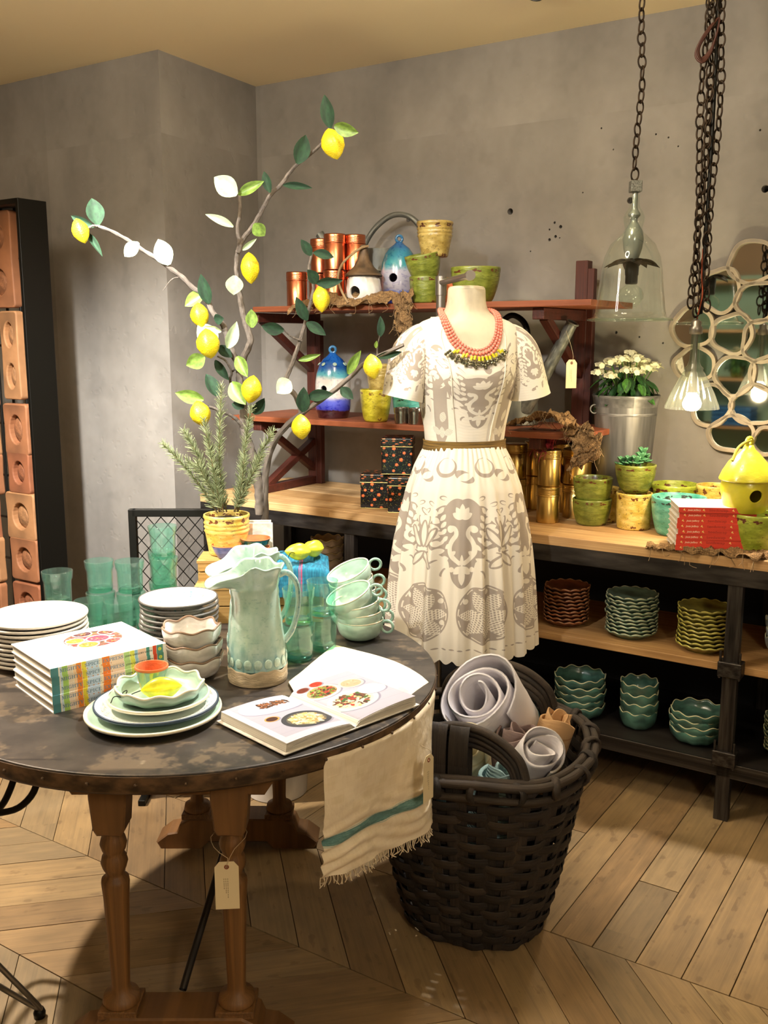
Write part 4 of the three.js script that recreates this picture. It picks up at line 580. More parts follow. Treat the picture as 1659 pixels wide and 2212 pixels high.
function domeHouse(label, p, r, h, tex, holeY, holeR, holeTurn, name = 'birdhouse') {
  const t = thing(name, label, 'birdhouse', p), out = [[r * 0.8, 0], [r * 0.86, 0.003], [r * 0.9, h * 0.06], [r * 1.0, h * 0.14], [r * 1.02, h * 0.3], [r * 1.0, h * 0.5], [r * 0.93, h * 0.64], [r * 0.78, h * 0.76], [r * 0.55, h * 0.85], [r * 0.3, h * 0.9], [r * 0.17, h * 0.94], [0.0008, h * 0.945]], inn = out.slice().reverse().map(([x, y]) => [max(x - 0.008, 0.0008), max(y - 0.006, 0.009)]);
  const g = closedLathe([...out, ...inn, [0.0008, 0.008], [0.0008, 0]], 48), pa = g.attributes.position, u = g.attributes.uv; for (let i = 0; i < pa.count; i++) u.setY(i, clamp(pa.getY(i) / h, 0.01, 0.99));
  part(t, 'house_body', cut(g, holeTool(0, h * holeY, 0, holeR, holeTurn)), phys({ map: tex, roughness: 0.2, clearcoat: 0.7, clearcoatRoughness: 0.1, side: DS }));
  const loop = part(t, 'hanging_loop', new THREE.TorusGeometry(r * 0.17, r * 0.075, 10, 24), M.blueGlaze); at(loop, 0, h * 0.985, 0, 0, holeTurn + 0.5, 0); return t;
}
M.blueGlaze = phys({ map: mottle(0x1c4f8f, 0x3f86bd, 4, 4), roughness: 0.2, clearcoat: 0.7 });
{
  const p1 = S(862, 0.3, S1); domeHouse('blue and white glazed dome birdhouse beside the watering can on the upper shelf', p1, 0.073, 0.262, bandTex([[0, 0x3b1a1a], [0.06, 0x3a4fae], [0.16, 0x4257b8], [0.24, 0xa9a6b4], [0.5, 0xaaa9b6], [0.6, 0x3e8f96], [0.74, 0x2f7f98], [0.9, 0x2c66a4]], 3), 0.4, 0.017, -0.55 + 0.2);
  const p2 = S(720, 0.22, S2); const b2 = domeHouse('blue capped white dome birdhouse with indigo base on the lower shelf', p2, 0.073, 0.285, bandTex([[0, 0x35161a], [0.1, 0x35161a], [0.13, 0x3a3fa6], [0.24, 0x5a62c4], [0.34, 0xd6cfc6], [0.55, 0xd9d3cb], [0.63, 0x5aa6b4], [0.74, 0x1f56a0], [0.95, 0x1b5aa8]], 9), 0.43, 0.014, -0.5);
  for (let i = 0; i < 7; i++) { const a = i / 7 * TAU + 0.2, d = part(b2, 'pale_spot', new THREE.SphereGeometry(0.009, 10, 8), M.celadon); d.scale.set(1, 1, 0.3); d.position.set(sin(a) * 0.0565, 0.2225, cos(a) * 0.0565); d.rotation.set(-0.75, a, 0); d.rotation.order = 'YXZ'; }
  // white ribbed house with brown witch hat roof
  const p3 = S(786, 0.16, S1), t = thing('ceramic_birdhouse', 'white carved round birdhouse with pointed brown roof and rope', 'birdhouse', p3), r = 0.067, h = 0.112;
  const out = [[r * 0.7, 0], [r * 0.82, 0.004], [r * 0.97, h * 0.3], [r, h * 0.55], [r * 0.93, h * 0.85], [r * 0.8, h]], g = closedLathe([...out, ...out.slice().reverse().map(([x, y]) => [x - 0.008, max(y, 0.008)]), [0.001, 0.008], [0.001, 0]], 64);
  { const pa = g.attributes.position; for (let i = 0; i < pa.count; i++) { const x = pa.getX(i), z = pa.getZ(i), rr = hyp(x, z), a = Math.atan2(x, z), y = pa.getY(i); if (rr > r * 0.6) { const k = 1 + 0.045 * abs(sin(a * 8 + y * 40)) * smooth(0, 0.02, y); pa.setX(i, x * k); pa.setZ(i, z * k); } } g.computeVertexNormals(); }
  part(t, 'house_body', cut(g, holeTool(0, h * 0.42, 0, 0.0225, -0.55)), M.white);
  M.brownClay = std({ map: mottle(0x4a3826, 0x6d563c, 8, 6), roughness: 0.6, bumpMap: fineBump, bumpScale: 0.0008 });
  part(t, 'roof', lathe([[0, h * 0.96], [r * 1.08, h * 0.97], [r * 1.1, h * 1.0], [r * 1.0, h * 1.08], [r * 0.62, h * 1.28], [r * 0.36, h * 1.55], [r * 0.24, h * 1.85], [r * 0.22, h * 2.0], [r * 0.12, h * 2.04], [0, h * 2.05]], 40), M.brownClay);
  M.rope = std({ map: mottle(0x8d7350, 0xb89a70, 20, 3), roughness: 1, bumpMap: fineBump, bumpScale: 0.002 });
  part(t, 'rope', tube([[0.018, 0.222, 0.01], [-0.004, 0.216, 0.026], [-0.045, 0.19, 0.03], [-0.085, 0.15, 0.025], [-0.1, 0.1, 0.025], [-0.085, 0.05, 0.03], [-0.06, 0.0055, 0.045]], 0.0048, 40, 8), M.rope);
}
{ // grey watering can with hooped handle on the upper shelf
  M.zinc = std({ map: mottle(0x5d5f57, 0x8b8d84, 12, 5), roughness: 0.5, metalness: 0.55, bumpMap: grainBump, bumpScale: 0.0015 });
  const p = S(818, 0.485, S1), t = thing('watering_can', 'grey metal watering can with arched handle behind the birdhouses', 'watering can', p, YAW + 0.1);
  part(t, 'can_body', lathe([[0, 0], [0.1, 0], [0.102, 0.004], [0.098, 0.09], [0.102, 0.094], [0.102, 0.102], [0.098, 0.106], [0.096, 0.14], [0.1, 0.144], [0.1, 0.152], [0.096, 0.156], [0.094, 0.235], [0.097, 0.24], [0.09, 0.24], [0.09, 0.03], [0, 0.02]], 44), M.zinc);
  part(t, 'hoop_handle', tube([[-0.09, 0.15, 0], [-0.07, 0.255, 0.0], [-0.01, 0.335, 0], [0.07, 0.378, 0], [0.15, 0.365, 0], [0.205, 0.3, 0], [0.2, 0.19, 0], [0.1, 0.12, 0]], 0.0115, 56, 10), M.zinc);
  part(t, 'spout', limb([[-0.085, 0.07, 0], [-0.15, 0.17, 0], [-0.225, 0.235, 0.0], [-0.29, 0.318, 0]], [0.03, 0.023, 0.019, 0.02], 24, 14), M.zinc);
}
{ // pots on the upper shelf
  const at1 = (px, w, k) => { const p = S(px, w, S1); p.y += k; return p; };
  pot('mossy green pot at the bottom of the upper shelf stack', at1(918, 0.15, 0), 0.058, 0.045, 0.098, 'cup', M.potGreen);
  pot('mossy green pot tipped sideways in the upper shelf stack', at1(920, 0.15, 0.09), 0.066, 0.045, 0.092, 'cup', M.potGreen, 0, 0.6, 0.22);
  pot('mustard ribbed pot on top of the green pots near the hooped handle', at1(938, 0.17, 0.168), 0.068, 0.05, 0.128, 'ribbed', M.potMustard, 0, 0.4);
  pot('plain terracotta pot behind the silver rail', at1(972, 0.32, 0), 0.062, 0.05, 0.1, 'plain', M.terracotta);
  pot('wide mossy green pot behind the mannequin neck', at1(1026, 0.17, 0), 0.09, 0.06, 0.125, 'cup', M.potGreen, 0, 1.1);
  // pots on the lower shelf
  const at2 = (px, w, k) => { const p = S(px, w, S2); p.y += k; return p; };
  pot('chartreuse pot under the pale one on the lower shelf', at2(812, 0.17, 0), 0.062, 0.046, 0.128, 'cup', M.potChart);
  pot('pale mustard ribbed pot stacked on the chartreuse one', at2(822, 0.18, 0.112), 0.056, 0.044, 0.115, 'ribbed', M.potMustard, 0, 1);
  pot('turquoise glazed pot behind the dress sleeve', at2(888, 0.27, 0), 0.075, 0.055, 0.1, 'cup', M.potTeal, 0, 2);
  // pots on the counter
  const c = (px, py, wpx) => stand(px, py, CT, wpx);
  const gp = c(1277, 1140, 88); pot('mossy green pot at the bottom of the pair beside the brass canisters', gp, 0.07, 0.052, 0.096, 'cup', M.potGreen); pot('mossy green pot on top of the pair beside the brass canisters', V(gp.x, gp.y + 0.082, gp.z), 0.0705, 0.054, 0.092, 'cup', M.potGreen, 0, 0.9);
  const yp = c(1367, 1148, 80); pot('straight pale yellow pot under the succulent', yp, 0.063, 0.058, 0.13, 'plain', M.potYellow); const sp = pot('mossy green pot with a jade succulent on the yellow pot', V(yp.x, yp.y + 0.131, yp.z), 0.071, 0.045, 0.1, 'cup', M.potGreen, 0.82, 1.5);
  globalThis.jadeAt = V(yp.x, yp.y + 0.131 + 0.082, yp.z);
  pot('small yellow pot behind the jade succulent', S(1316, 0.36, CT), 0.031, 0.027, 0.13, 'plain', M.potYellow); 
  pot('wide lime green pot against the wall beside the bucket', S(1453, 0.44, CT), 0.088, 0.065, 0.15, 'cup', M.potLime, 0.8, 0.4);
  pot('bright turquoise pot behind the red books', S(1462, 0.27, CT), 0.092, 0.07, 0.132, 'cup', M.potTeal, 0.85, 1.2);
  pot('tall pale yellow pot behind the yellow birdhouse', S(1540, 0.42, CT), 0.065, 0.055, 0.16, 'plain', M.potYellow, 0, 0.3);
  const lp = S(1628, 0.12, CT); pot('lime green pot holding up the yellow birdhouse', lp, 0.075, 0.05, 0.125, 'cup', M.potLime, 0, 0.2);
  pot('dark green pot at the picture edge of the counter', S(1690, 0.34, CT), 0.06, 0.05, 0.13, 'cup', M.potGreen);
  // yellow birdhouse
  const yh = V(lp.x, lp.y + 0.126, lp.z), t = thing('yellow_birdhouse', 'bright yellow birdhouse with rope standing on the lime pot', 'birdhouse', V(S(1603, 0.12, CT).x, yh.y, S(1603, 0.12, CT).z)), r = 0.088;
  M.yellowGlaze = phys({ map: mottle(0xd8cf12, 0xeee640, 6, 5), roughness: 0.3, clearcoat: 0.5, side: DS, bumpMap: grainBump, bumpScale: 0.0015 });
  const out = [[r * 0.62, 0], [r * 0.7, 0.003], [r * 0.8, 0.03], [r * 0.9, 0.07], [r * 0.86, 0.105]], body = closedLathe([...out, ...out.slice().reverse().map(([x, y]) => [x - 0.007, max(y, 0.008)]), [0.001, 0.008], [0.001, 0]], 48);
  part(t, 'house_body', cut(body, holeTool(0, 0.06, 0, 0.02, 0.05)), M.yellowGlaze);
  part(t, 'roof', lathe([[0, 0.1], [r * 0.95, 0.101], [r * 0.97, 0.106], [r * 0.86, 0.13], [r * 0.66, 0.16], [r * 0.4, 0.185], [r * 0.22, 0.2], [r * 0.16, 0.212], [0, 0.214]], 48), M.yellowGlaze);
  at(part(t, 'hanging_loop', new THREE.TorusGeometry(0.013, 0.0065, 10, 20), M.yellowGlaze), 0, 0.222, 0, 0, 0.6, 0);
  part(t, 'rope', tube([[0.004, 0.228, 0.004], [-0.018, 0.222, 0.014], [-0.045, 0.206, 0.03], [-0.068, 0.168, 0.05]], 0.0045, 20, 8), std({ color: 0xcabf4a, roughness: 1 }));
}
{ // floral tins
  const floral = canvasTex(512, 512, (x, w) => { x.fillStyle = '#15161a'; x.fillRect(0, 0, w, w); const R = rng(21); for (let i = 0; i < 120; i++) { x.fillStyle = ['#3f6b4a', '#8a8f3c', '#2c5560'][i % 3]; x.beginPath(); x.ellipse(R() * w, R() * w, 9, 3.5, R() * 6, 0, TAU); x.fill(); } for (let i = 0; i < 60; i++) { x.fillStyle = ['#d9b24a', '#cfd28a'][i % 2]; x.beginPath(); x.arc(R() * w, R() * w, 4, 0, TAU); x.fill(); } const spots = []; for (let i = 0; i < 400 && spots.length < 13; i++) { const a = R() * w, b = R() * w; if (spots.every(([p, q]) => hyp(p - a, q - b) > 108)) spots.push([a, b]); } for (const [a, b] of spots) for (const [ox, oy] of [[0, 0], [w, 0], [-w, 0], [0, w], [0, -w]]) { const s = 15 + (a % 8); for (let k = 0; k < 5; k++) { x.fillStyle = k % 2 ? '#ee6a3a' : '#f0825a'; x.beginPath(); x.arc(a + ox + cos(k * 1.257) * s * 0.85, b + oy + sin(k * 1.257) * s * 0.85, s * 0.72, 0, TAU); x.fill(); } x.fillStyle = '#f3c24a'; x.beginPath(); x.arc(a + ox, b + oy, s * 0.4, 0, TAU); x.fill(); } });
  M.floral = phys({ map: floral, roughness: 0.35, metalness: 0.2, clearcoat: 0.4 }); M.gold = std({ color: 0xc8b878, metalness: 0.9, roughness: 0.35 });
  const tin = (label, p, turn, s) => { const t = thing('floral_tin', label, 'tin', p, turn, 'black floral tins'), u = 0.128 * s; at(part(t, 'tin_body', rbox(u, u * 0.95, u, 0.006, 3), M.floral), 0, u * 0.475, 0); at(part(t, 'lid', rbox(u * 1.02, u * 0.3, u * 1.02, 0.007, 3), M.floral), 0, u * 1.04, 0); at(part(t, 'lid_rim', rbox(u * 1.045, 0.0035, u * 1.045, 0.0015), M.gold), 0, u * 0.9, 0); at(part(t, 'base_rim', rbox(u * 1.01, 0.003, u * 1.01, 0.0014), M.gold), 0, 0.002, 0); return t; };
  const a = S(815, 0.16, CT), b = S(874, 0.14, CT), tu = YAW + 0.42; tin('black tin with orange flowers, lower one clear of the dress', a, tu, 0.92); tin('black tin with orange flowers, lower one half behind the dress', b, tu, 0.92); const m = S(860, 0.17, CT); m.y = CT + 0.1435; tin('black tin with orange flowers stacked on the other two', m, tu + 0.05, 0.95);
}
{ // steel tins and dark items on the lower shelf, behind the sleeve
  M.chrome = std({ color: 0xb9b4ae, metalness: 1, roughness: 0.18 });
  [[868, 'beside the chartreuse pot'], [897, 'next to the dress bodice']].forEach(([px, w], i) => { const t = thing('steel_tumbler', 'small polished steel tumbler ' + w, 'tumbler', S(px, 0.14, S2), 0, 'steel tumblers'); part(t, 'cup_body', lathe([[0, 0], [0.026, 0], [0.028, 0.003], [0.028, 0.04], [0.031, 0.044], [0.031, 0.062], [0.029, 0.063], [0.028, 0.046], [0.025, 0.006], [0, 0.005]], 32), M.chrome); });
  // long spouted galvanised can to the right of the dress
  const t = thing('spouted_can', 'tall galvanised can with long straight spout behind the dress sleeve', 'watering can', S(1105, 0.36, S2), YAW);
  part(t, 'can_body', lathe([[0, 0], [0.1, 0], [0.102, 0.005], [0.094, 0.2], [0.088, 0.26], [0.06, 0.29], [0.055, 0.29], [0.08, 0.25], [0.09, 0.02], [0, 0.015]], 40), M.zinc);
  part(t, 'spout', limb([[0.07, 0.06, 0.04], [0.14, 0.17, 0.05], [0.215, 0.3, 0.055], [0.262, 0.385, 0.06]], [0.03, 0.026, 0.022, 0.021], 24, 16), M.zinc);
  part(t, 'spout_collar', new THREE.TorusGeometry(0.022, 0.004, 8, 24), M.zinc); { const m = t.children[2]; m.position.set(0.2605, 0.382, 0.06); m.quaternion.setFromUnitVectors(V(0, 0, 1), V(0.48, 0.87, 0.05).normalize()); }
  part(t, 'hoop_handle', tube([[-0.06, 0.28, 0], [-0.05, 0.37, 0.02], [0.005, 0.412, 0.03], [0.06, 0.38, 0.03], [0.075, 0.29, 0.03], [0.07, 0.2, 0.04]], 0.011, 40, 10), M.black);
  part(t, 'brace_bar', tube([[0.08, 0.24, 0.02], [0.13, 0.235, 0.045], [0.175, 0.225, 0.055]], 0.006, 16, 8), M.black);
  paperTag('cream paper tag hanging from the galvanised spout', S(1235, 0.2, 1.475), YAW + 0.9, 0.042, 0.1, [V(0, 0.05, -0.01), V(-0.015, 0.1, -0.02)]);
}
// burlap: crumpled strips
M.burlap = std({ map: dataTex(256, 256, (x, y) => { const n = fbm(x * 40, y * 40, 64, 3), w = (sin(x * TAU * 60) > 0 ? 1 : 0.86) * (sin(y * TAU * 60) > 0 ? 1 : 0.88); const c = mix([112, 84, 50], [176, 140, 94], clamp(n * 1.3 - 0.1)); return [c[0] * w, c[1] * w, c[2] * w]; }), roughness: 1, bumpMap: weaveBump, bumpScale: 0.003, side: DS });
function burlap(label, path, wid, seed, fall = 0) { // ragged folded strip along path of world points; cross direction given by wid(s) vector
  const c = curve(path), t = thing('burlap_cloth', label, 'cloth'), n = (s, v) => fbm(s * 6 + seed, v * 4 + seed * 2, 64, 4) - 0.5;
  const f = (s, v) => { const p = c.getPoint(s), w = wid(s), q = (v - 0.5) * (1 + 0.5 * n(s * 3, 7)); return [p.x + w.x * q + 0.03 * n(s * 2, v), p.y + w.y * q + max(-0.012, 0.05 * n(s * 2 + 9, v * 2)) + 0.012, p.z + w.z * q + 0.03 * n(s * 2 + 4, v + 3)]; };
  part(t, 'cloth', thick(sheet(48, 14, f), 0.0025), M.burlap);
  const fr = [], R = rng(seed * 7); for (let i = 0; i < 22; i++) { const s = R(), e = R() < 0.5 ? 0 : 1, q = f(s, e), o = V(...q); fr.push(tube([o, V(o.x + (R() - 0.5) * 0.03, o.y - 0.01 - R() * 0.02, o.z + R() * 0.02), V(o.x + (R() - 0.5) * 0.05, o.y - 0.02 - R() * 0.03, o.z + R() * 0.03)], 0.0009, 5, 4)); }
  part(t, 'loose_threads', merge(fr), M.rope).userData.kind = 'stuff'; return t;
}
{
  const out = V(-WX, 0, -WZ);   // towards the viewer from the wall
  burlap('burlap strip draped along the upper shelf edge under the copper canisters', [S(632, 0.09, S1 - 0.02), S(690, 0.1, S1 + 0.004), S(740, 0.1, S1 + 0.002), S(800, 0.1, S1 + 0.012), S(845, 0.1, S1 + 0.004)], (s) => V(out.x * 0.07, -0.04, out.z * 0.07), 3);
  burlap('bunched burlap hanging from the upper shelf beside the blue birdhouse', [S(868, 0.1, S1 + 0.03), S(870, 0.075, S1 - 0.02), S(868, 0.07, S1 - 0.07), S(885, 0.07, S1 - 0.125)], (s) => V(TX * (0.1 - 0.05 * s), 0.03, TZ * (0.1 - 0.05 * s)), 5);
  burlap('crumpled burlap heaped on the lower shelf end beside the bucket', [S(1108, 0.16, S2 + 0.01), S(1150, 0.15, S2 + 0.03), S(1200, 0.15, S2 + 0.05), S(1240, 0.13, S2 + 0.015)], (s) => V(out.x * 0.15, 0.02 * s, out.z * 0.15), 8);
  burlap('burlap fall hanging over the lower shelf corner', [S(1238, 0.08, S2 + 0.02), S(1262, 0.07, S2 - 0.01), S(1268, 0.07, S2 - 0.07), S(1250, 0.08, S2 - 0.12)], (s) => V(TX * 0.09, 0.03, TZ * 0.09), 11);
  burlap('frayed burlap strip on the counter under the red books', [S(1400, 0.012, CT - 0.004), S(1470, 0.01, CT - 0.004), S(1560, 0.015, CT - 0.004), S(1660, 0.02, CT - 0.002)], (s) => V(out.x * 0.05, 0, out.z * 0.05), 14);
  const cr = burlap('crimson scarf tucked under the lower shelf behind the dress', [S(1145, 0.2, S2 - 0.045), S(1170, 0.19, S2 - 0.05), S(1195, 0.19, S2 - 0.05)], (s) => V(0, 0.05, 0), 17); cr.name = numbered('red_scarf'); cr.children[0].material = std({ map: mottle(0x7a1426, 0xb03a48, 8, 3), roughness: 1, side: DS }); cr.children[1].material = cr.children[0].material;
}
// red books
{
  const spine = canvasTex(1024, 96, (x, w, h) => { x.fillStyle = '#d8402a'; x.fillRect(0, 0, w, h); x.fillStyle = '#f6e6c8'; x.font = 'italic bold 40px serif'; x.textBaseline = 'middle'; x.fillText('Josie Jeffery', 120, 48, 170); x.fillStyle = '#7a1c12'; x.font = '54px serif'; x.fillText('Seedswap', 400, 48, 270); x.fillStyle = '#f3d27a'; for (const a of [70, 330, 720]) { x.beginPath(); x.ellipse(a, 40, 8, 18, 0.5, 0, TAU); x.fill(); x.beginPath(); x.ellipse(a + 10, 54, 6, 14, -0.6, 0, TAU); x.fill(); } x.fillStyle = '#7a1c12'; x.fillRect(930, 34, 44, 5); });
  const sm = std({ map: spine, roughness: 0.55 }), cm = std({ map: mottle(0xe9e2dc, 0xf6f2ee, 6, 4), roughness: 0.5 }), R = rng(14); let f;
  const base = S(1541, 0.03, CT + 0.006), tu = -0.12; base.y = CT + 0.006;
  for (let i = 0; i < 8; i++) { const p = V(base.x + (R() - 0.5) * 0.006 + i * 0.0008, base.y + i * 0.0174, base.z + (R() - 0.5) * 0.004), lab = 'red spined gardening book, ' + nth(i, 8) + ' in the stack of eight'; if (!f) f = book('red_book', lab, 0.235, 0.17, 0.0172, sm, cm, p, tu, 'red gardening books'); else copyOf(f, p, tu + (R() - 0.5) * 0.03, lab); }
}
// ---------- stacked dishes under the counter ----------
{
  const brown = glaze(0x5f2f1c, 0x8a4d2c, 4), sage = glaze(0x4f6a58, 0x7d9a84, 14), olive = glaze(0x7a7434, 0xa8a050, 24), teal = glaze(0x2f5a50, 0x57877a, 34), tan = std({ color: 0xb5855a, roughness: 0.4 }), crm = std({ color: 0xd6d6b0, roughness: 0.35 }), yel = std({ color: 0xd9d26a, roughness: 0.35 });
  const flute = (name, kind, px, py, Y, r, h, n, step, mat, edge, waves, group, cat) => { const c = stand(px, py, Y, r * 2 / 0.0015), R = rng(px); let f; for (let i = 0; i < n; i++) { const p = V(c.x + (R() - 0.5) * 0.006, Y + i * step, c.z + (R() - 0.5) * 0.006), lab = kind + ', ' + nth(i, n) + ' in its stack'; if (!f) { f = thing(name, lab, cat, p, 0, group); const fn = scal(waves, 0.012, cat === 'plate' ? 0.0022 : 0.0045, 0.2); part(f, 'dish_body', wavy(cat === 'plate' ? plateProfile(r, h) : bowlProfile(r, h), 64, fn), mat); part(f, 'rim_edge', rimTube(r, h + (cat === 'plate' ? 0.001 : 0), waves, 0.012, cat === 'plate' ? 0.0022 : 0.0045, 0.0018), edge); } else copyOf(f, p, i * 0.37, lab); } };
  flute('fluted_plate', 'brown fluted plate beside the dress hem', 1222, 1362, MS, 0.082, 0.02, 10, 0.0135, brown, tan, 14, 'brown fluted plates', 'plate');
  flute('fluted_plate', 'sage fluted plate on the middle shelf', 1361, 1389, MS, 0.089, 0.022, 11, 0.0128, sage, crm, 14, 'sage fluted plates', 'plate');
  flute('fluted_plate', 'olive fluted plate next to the steel post', 1518, 1419, MS, 0.088, 0.022, 10, 0.0138, olive, yel, 14, 'olive fluted plates', 'plate');
  flute('fluted_bowl', 'teal fluted bowl behind the basket handle', 1250, 1565, BS, 0.092, 0.045, 5, 0.026, teal, crm, 10, 'teal fluted bowls', 'bowl');
  flute('fluted_bowl', 'deep green fluted bowl on the bottom shelf', 1376, 1585, BS, 0.066, 0.062, 4, 0.034, teal, crm, 8, 'deep green bowls', 'bowl');
  flute('fluted_bowl', 'shallow green fluted bowl near the post foot', 1500, 1620, BS, 0.088, 0.045, 4, 0.022, teal, crm, 9, 'shallow green bowls', 'bowl');
  flute('fluted_plate', 'pale green plate on the bottom shelf beyond the post', 1705, 1650, BS, 0.085, 0.018, 10, 0.012, sage, crm, 14, 'pale plates beyond the post', 'plate');
  flute('fluted_bowl', 'blue white bowl on the middle shelf beyond the post', 1700, 1425, MS, 0.075, 0.05, 3, 0.03, glaze(0x7fa6b8, 0xcfe0e6, 7), crm, 9, 'blue white bowls', 'bowl');
  flute('fluted_bowl', 'pale bowl under the counter behind the teacups', 708, 1240, MS, 0.075, 0.05, 4, 0.03, glaze(0x8f8a80, 0xb9b4aa, 9), crm, 9, 'pale bowls under the counter', 'bowl');
}
{ const t = thing('power_cord', 'thin white power cord looped under the counter', 'cord'); part(t, 'cord', tube([S(1592, 0.35, 0.19), S(1596, 0.34, 0.1), S(1612, 0.33, 0.02), S(1645, 0.33, 0.004), S(1690, 0.34, 0.004)], 0.0035, 30, 6), std({ color: 0x8f8b84, roughness: 0.6 })); }
// galvanised bucket with kalanchoe
{
  const p = S(1341, 0.485, CT), t = thing('galvanised_bucket', 'tall galvanised bucket planted with small white flowers', 'bucket', p), h = 0.46;
  M.galv = std({ map: dataTex(256, 256, (x, y) => { const k = clamp((fbm(x * 12, y * 12, 16, 5, 0.6) - 0.5) * 2.4 + 0.5), f = fbm(x * 50, y * 50, 64, 2) * 30; return [84 + k * 56 + f, 84 + k * 56 + f, 82 + k * 54 + f]; }), metalness: 0.4, roughness: 0.45, bumpMap: grainBump, bumpScale: 0.001 });
  part(t, 'bucket_body', lathe([[0, 0], [0.088, 0], [0.09, 0.004], [0.104, 0.31], [0.108, 0.314], [0.109, 0.322], [0.106, 0.328], [0.112, 0.385], [0.115, 0.389], [0.115, 0.396], [0.113, 0.401], [0.121, 0.45], [0.125, h], [0.122, h + 0.003], [0.118, 0.45], [0.09, 0.03], [0, 0.02]], 56), M.galv);
  at(part(t, 'soil', lathe([[0, 0], [0.115, 0], [0.114, -0.03], [0, -0.03]], 30), M.soil), 0, h - 0.02, 0);
  const handle = part(t, 'bail_ear', new THREE.TorusGeometry(0.016, 0.003, 6, 18), M.galv); at(handle, -0.121, 0.41, 0.02, 0, 0.2, 0);
  // the plant
  const k = thing('flowering_plant', 'white flowering kalanchoe growing in the galvanised bucket', 'plant', V(p.x, p.y + h - 0.02, p.z)), R = rng(19);
  M.leafG = std({ map: mottle(0x23501e, 0x4f8a36, 5, 3), roughness: 0.5, side: DS }); M.leafD = std({ map: mottle(0x163a1c, 0x2f6230, 5, 8), roughness: 0.5, side: DS }); M.petal = std({ color: 0xf1efc8, roughness: 0.7, side: DS }); M.stemG = std({ color: 0x4f7a34, roughness: 0.7 });
  const lg = [0, 1].map((i) => leafGeo(0.06 + i * 0.016, 0.036, 0.3));
  for (let i = 0; i < 70; i++) { const a = R() * TAU, d = 0.02 + R() * 0.095, l = part(k, 'leaf', lg[i % 2], i % 3 ? M.leafD : M.leafG); l.position.set(sin(a) * d * 0.7, 0.01 + R() * 0.11 * (1 - d * 3), cos(a) * d * 0.7); l.rotation.order = 'YXZ'; l.rotation.set(0.35 + R() * 0.9, a, (R() - 0.5) * 0.6); }
  for (const a of [1.2, 1.55]) { const l = part(k, 'leaf', lg[1], M.leafG); l.position.set(sin(a) * 0.09, 0.02, cos(a) * 0.09); l.rotation.order = 'YXZ'; l.rotation.set(1.5, a, 0); l.scale.setScalar(1.1); }
  const flo = []; for (let q = 0; q < 5; q++) { const s = sheet(3, 3, (a, b) => { const w = 0.0065 * sin(b * PI * 0.85 + 0.25); return [(a - 0.5) * 2 * w, 0.002 * sin(b * 3), b * 0.012]; }); s.rotateY(q / 5 * TAU); flo.push(s); } const flG = merge(flo);
  const heads = []; for (let i = 0; i < 24; i++) { const a = i * 2.4, d = 0.024 * Math.sqrt(i) * 0.95; heads.push([sin(a) * d * 1.05, 0.155 - d * d * 4.2 + (R() - 0.5) * 0.045 + (sin(a) > 0 ? 0.004 : -0.01), cos(a) * d * 0.8]); }
  heads.forEach(([x, y, z], i) => { const st = part(k, 'flower_stem', limb([[x * 0.35, 0, z * 0.35], [x * 0.7, y * 0.6, z * 0.7], [x, y, z]], [0.0028, 0.0022, 0.0018], 8, 5), M.stemG); for (let q = 0; q < 9; q++) { const a = q * 2.4, d = 0.0085 * Math.sqrt(q), f = part(st, 'flower', flG, M.petal); f.position.set(x + cos(a) * d, y + 0.006 - d * d * 22 + R() * 0.008, z + sin(a) * d); f.rotation.set(sin(a) * d * 40 + R() * 0.5 - 0.1, R() * 3, -cos(a) * d * 40 + (R() - 0.5) * 0.5); } });
}
function leafGeo(len, wid, bend, fold = 0.18) { return sheet(4, 8, (s, t) => { const w = wid / 2 * Math.pow(sin(clamp(t * 0.97 + 0.03) * PI), 0.8) * (1 - 0.25 * t), x = (s - 0.5) * 2; return [x * w, abs(x) * w * fold * 2 - bend * len * t * t * 0.5 + 0.0, t * len]; }); }
{ // jade succulent
  const k = thing('jade_succulent', 'small jade succulent growing in the upper mossy pot', 'plant', globalThis.jadeAt), R = rng(44), g = new THREE.SphereGeometry(0.016, 12, 8); g.scale(0.62, 0.25, 1); g.translate(0, 0, 0.014); M.jade = phys({ map: mottle(0x2f6a45, 0x5a9a6a, 4, 4), roughness: 0.4, clearcoat: 0.2 });
  for (const [x, y, z] of [[0.02, 0.055, 0.01], [0.008, 0.04, 0.03], [-0.03, 0.026, 0.02], [-0.048, 0.02, -0.005], [0.035, 0.03, -0.01], [-0.012, 0.03, 0.045]]) { const st = part(k, 'stem', limb([[x * 0.3, -0.008, z * 0.3], [x * 0.7, y * 0.6, z * 0.7], [x, y, z]], [0.003, 0.0025, 0.002], 6, 5), M.stemG); for (let i = 0; i < 8; i++) { const l = part(st, 'leaf', g, M.jade); l.position.set(x, y - (i % 2) * 0.006, z); l.rotation.order = 'YXZ'; l.rotation.set(-0.95 + (i % 2) * 0.65, i * 0.785 + R() * 0.3, 0); } }
}

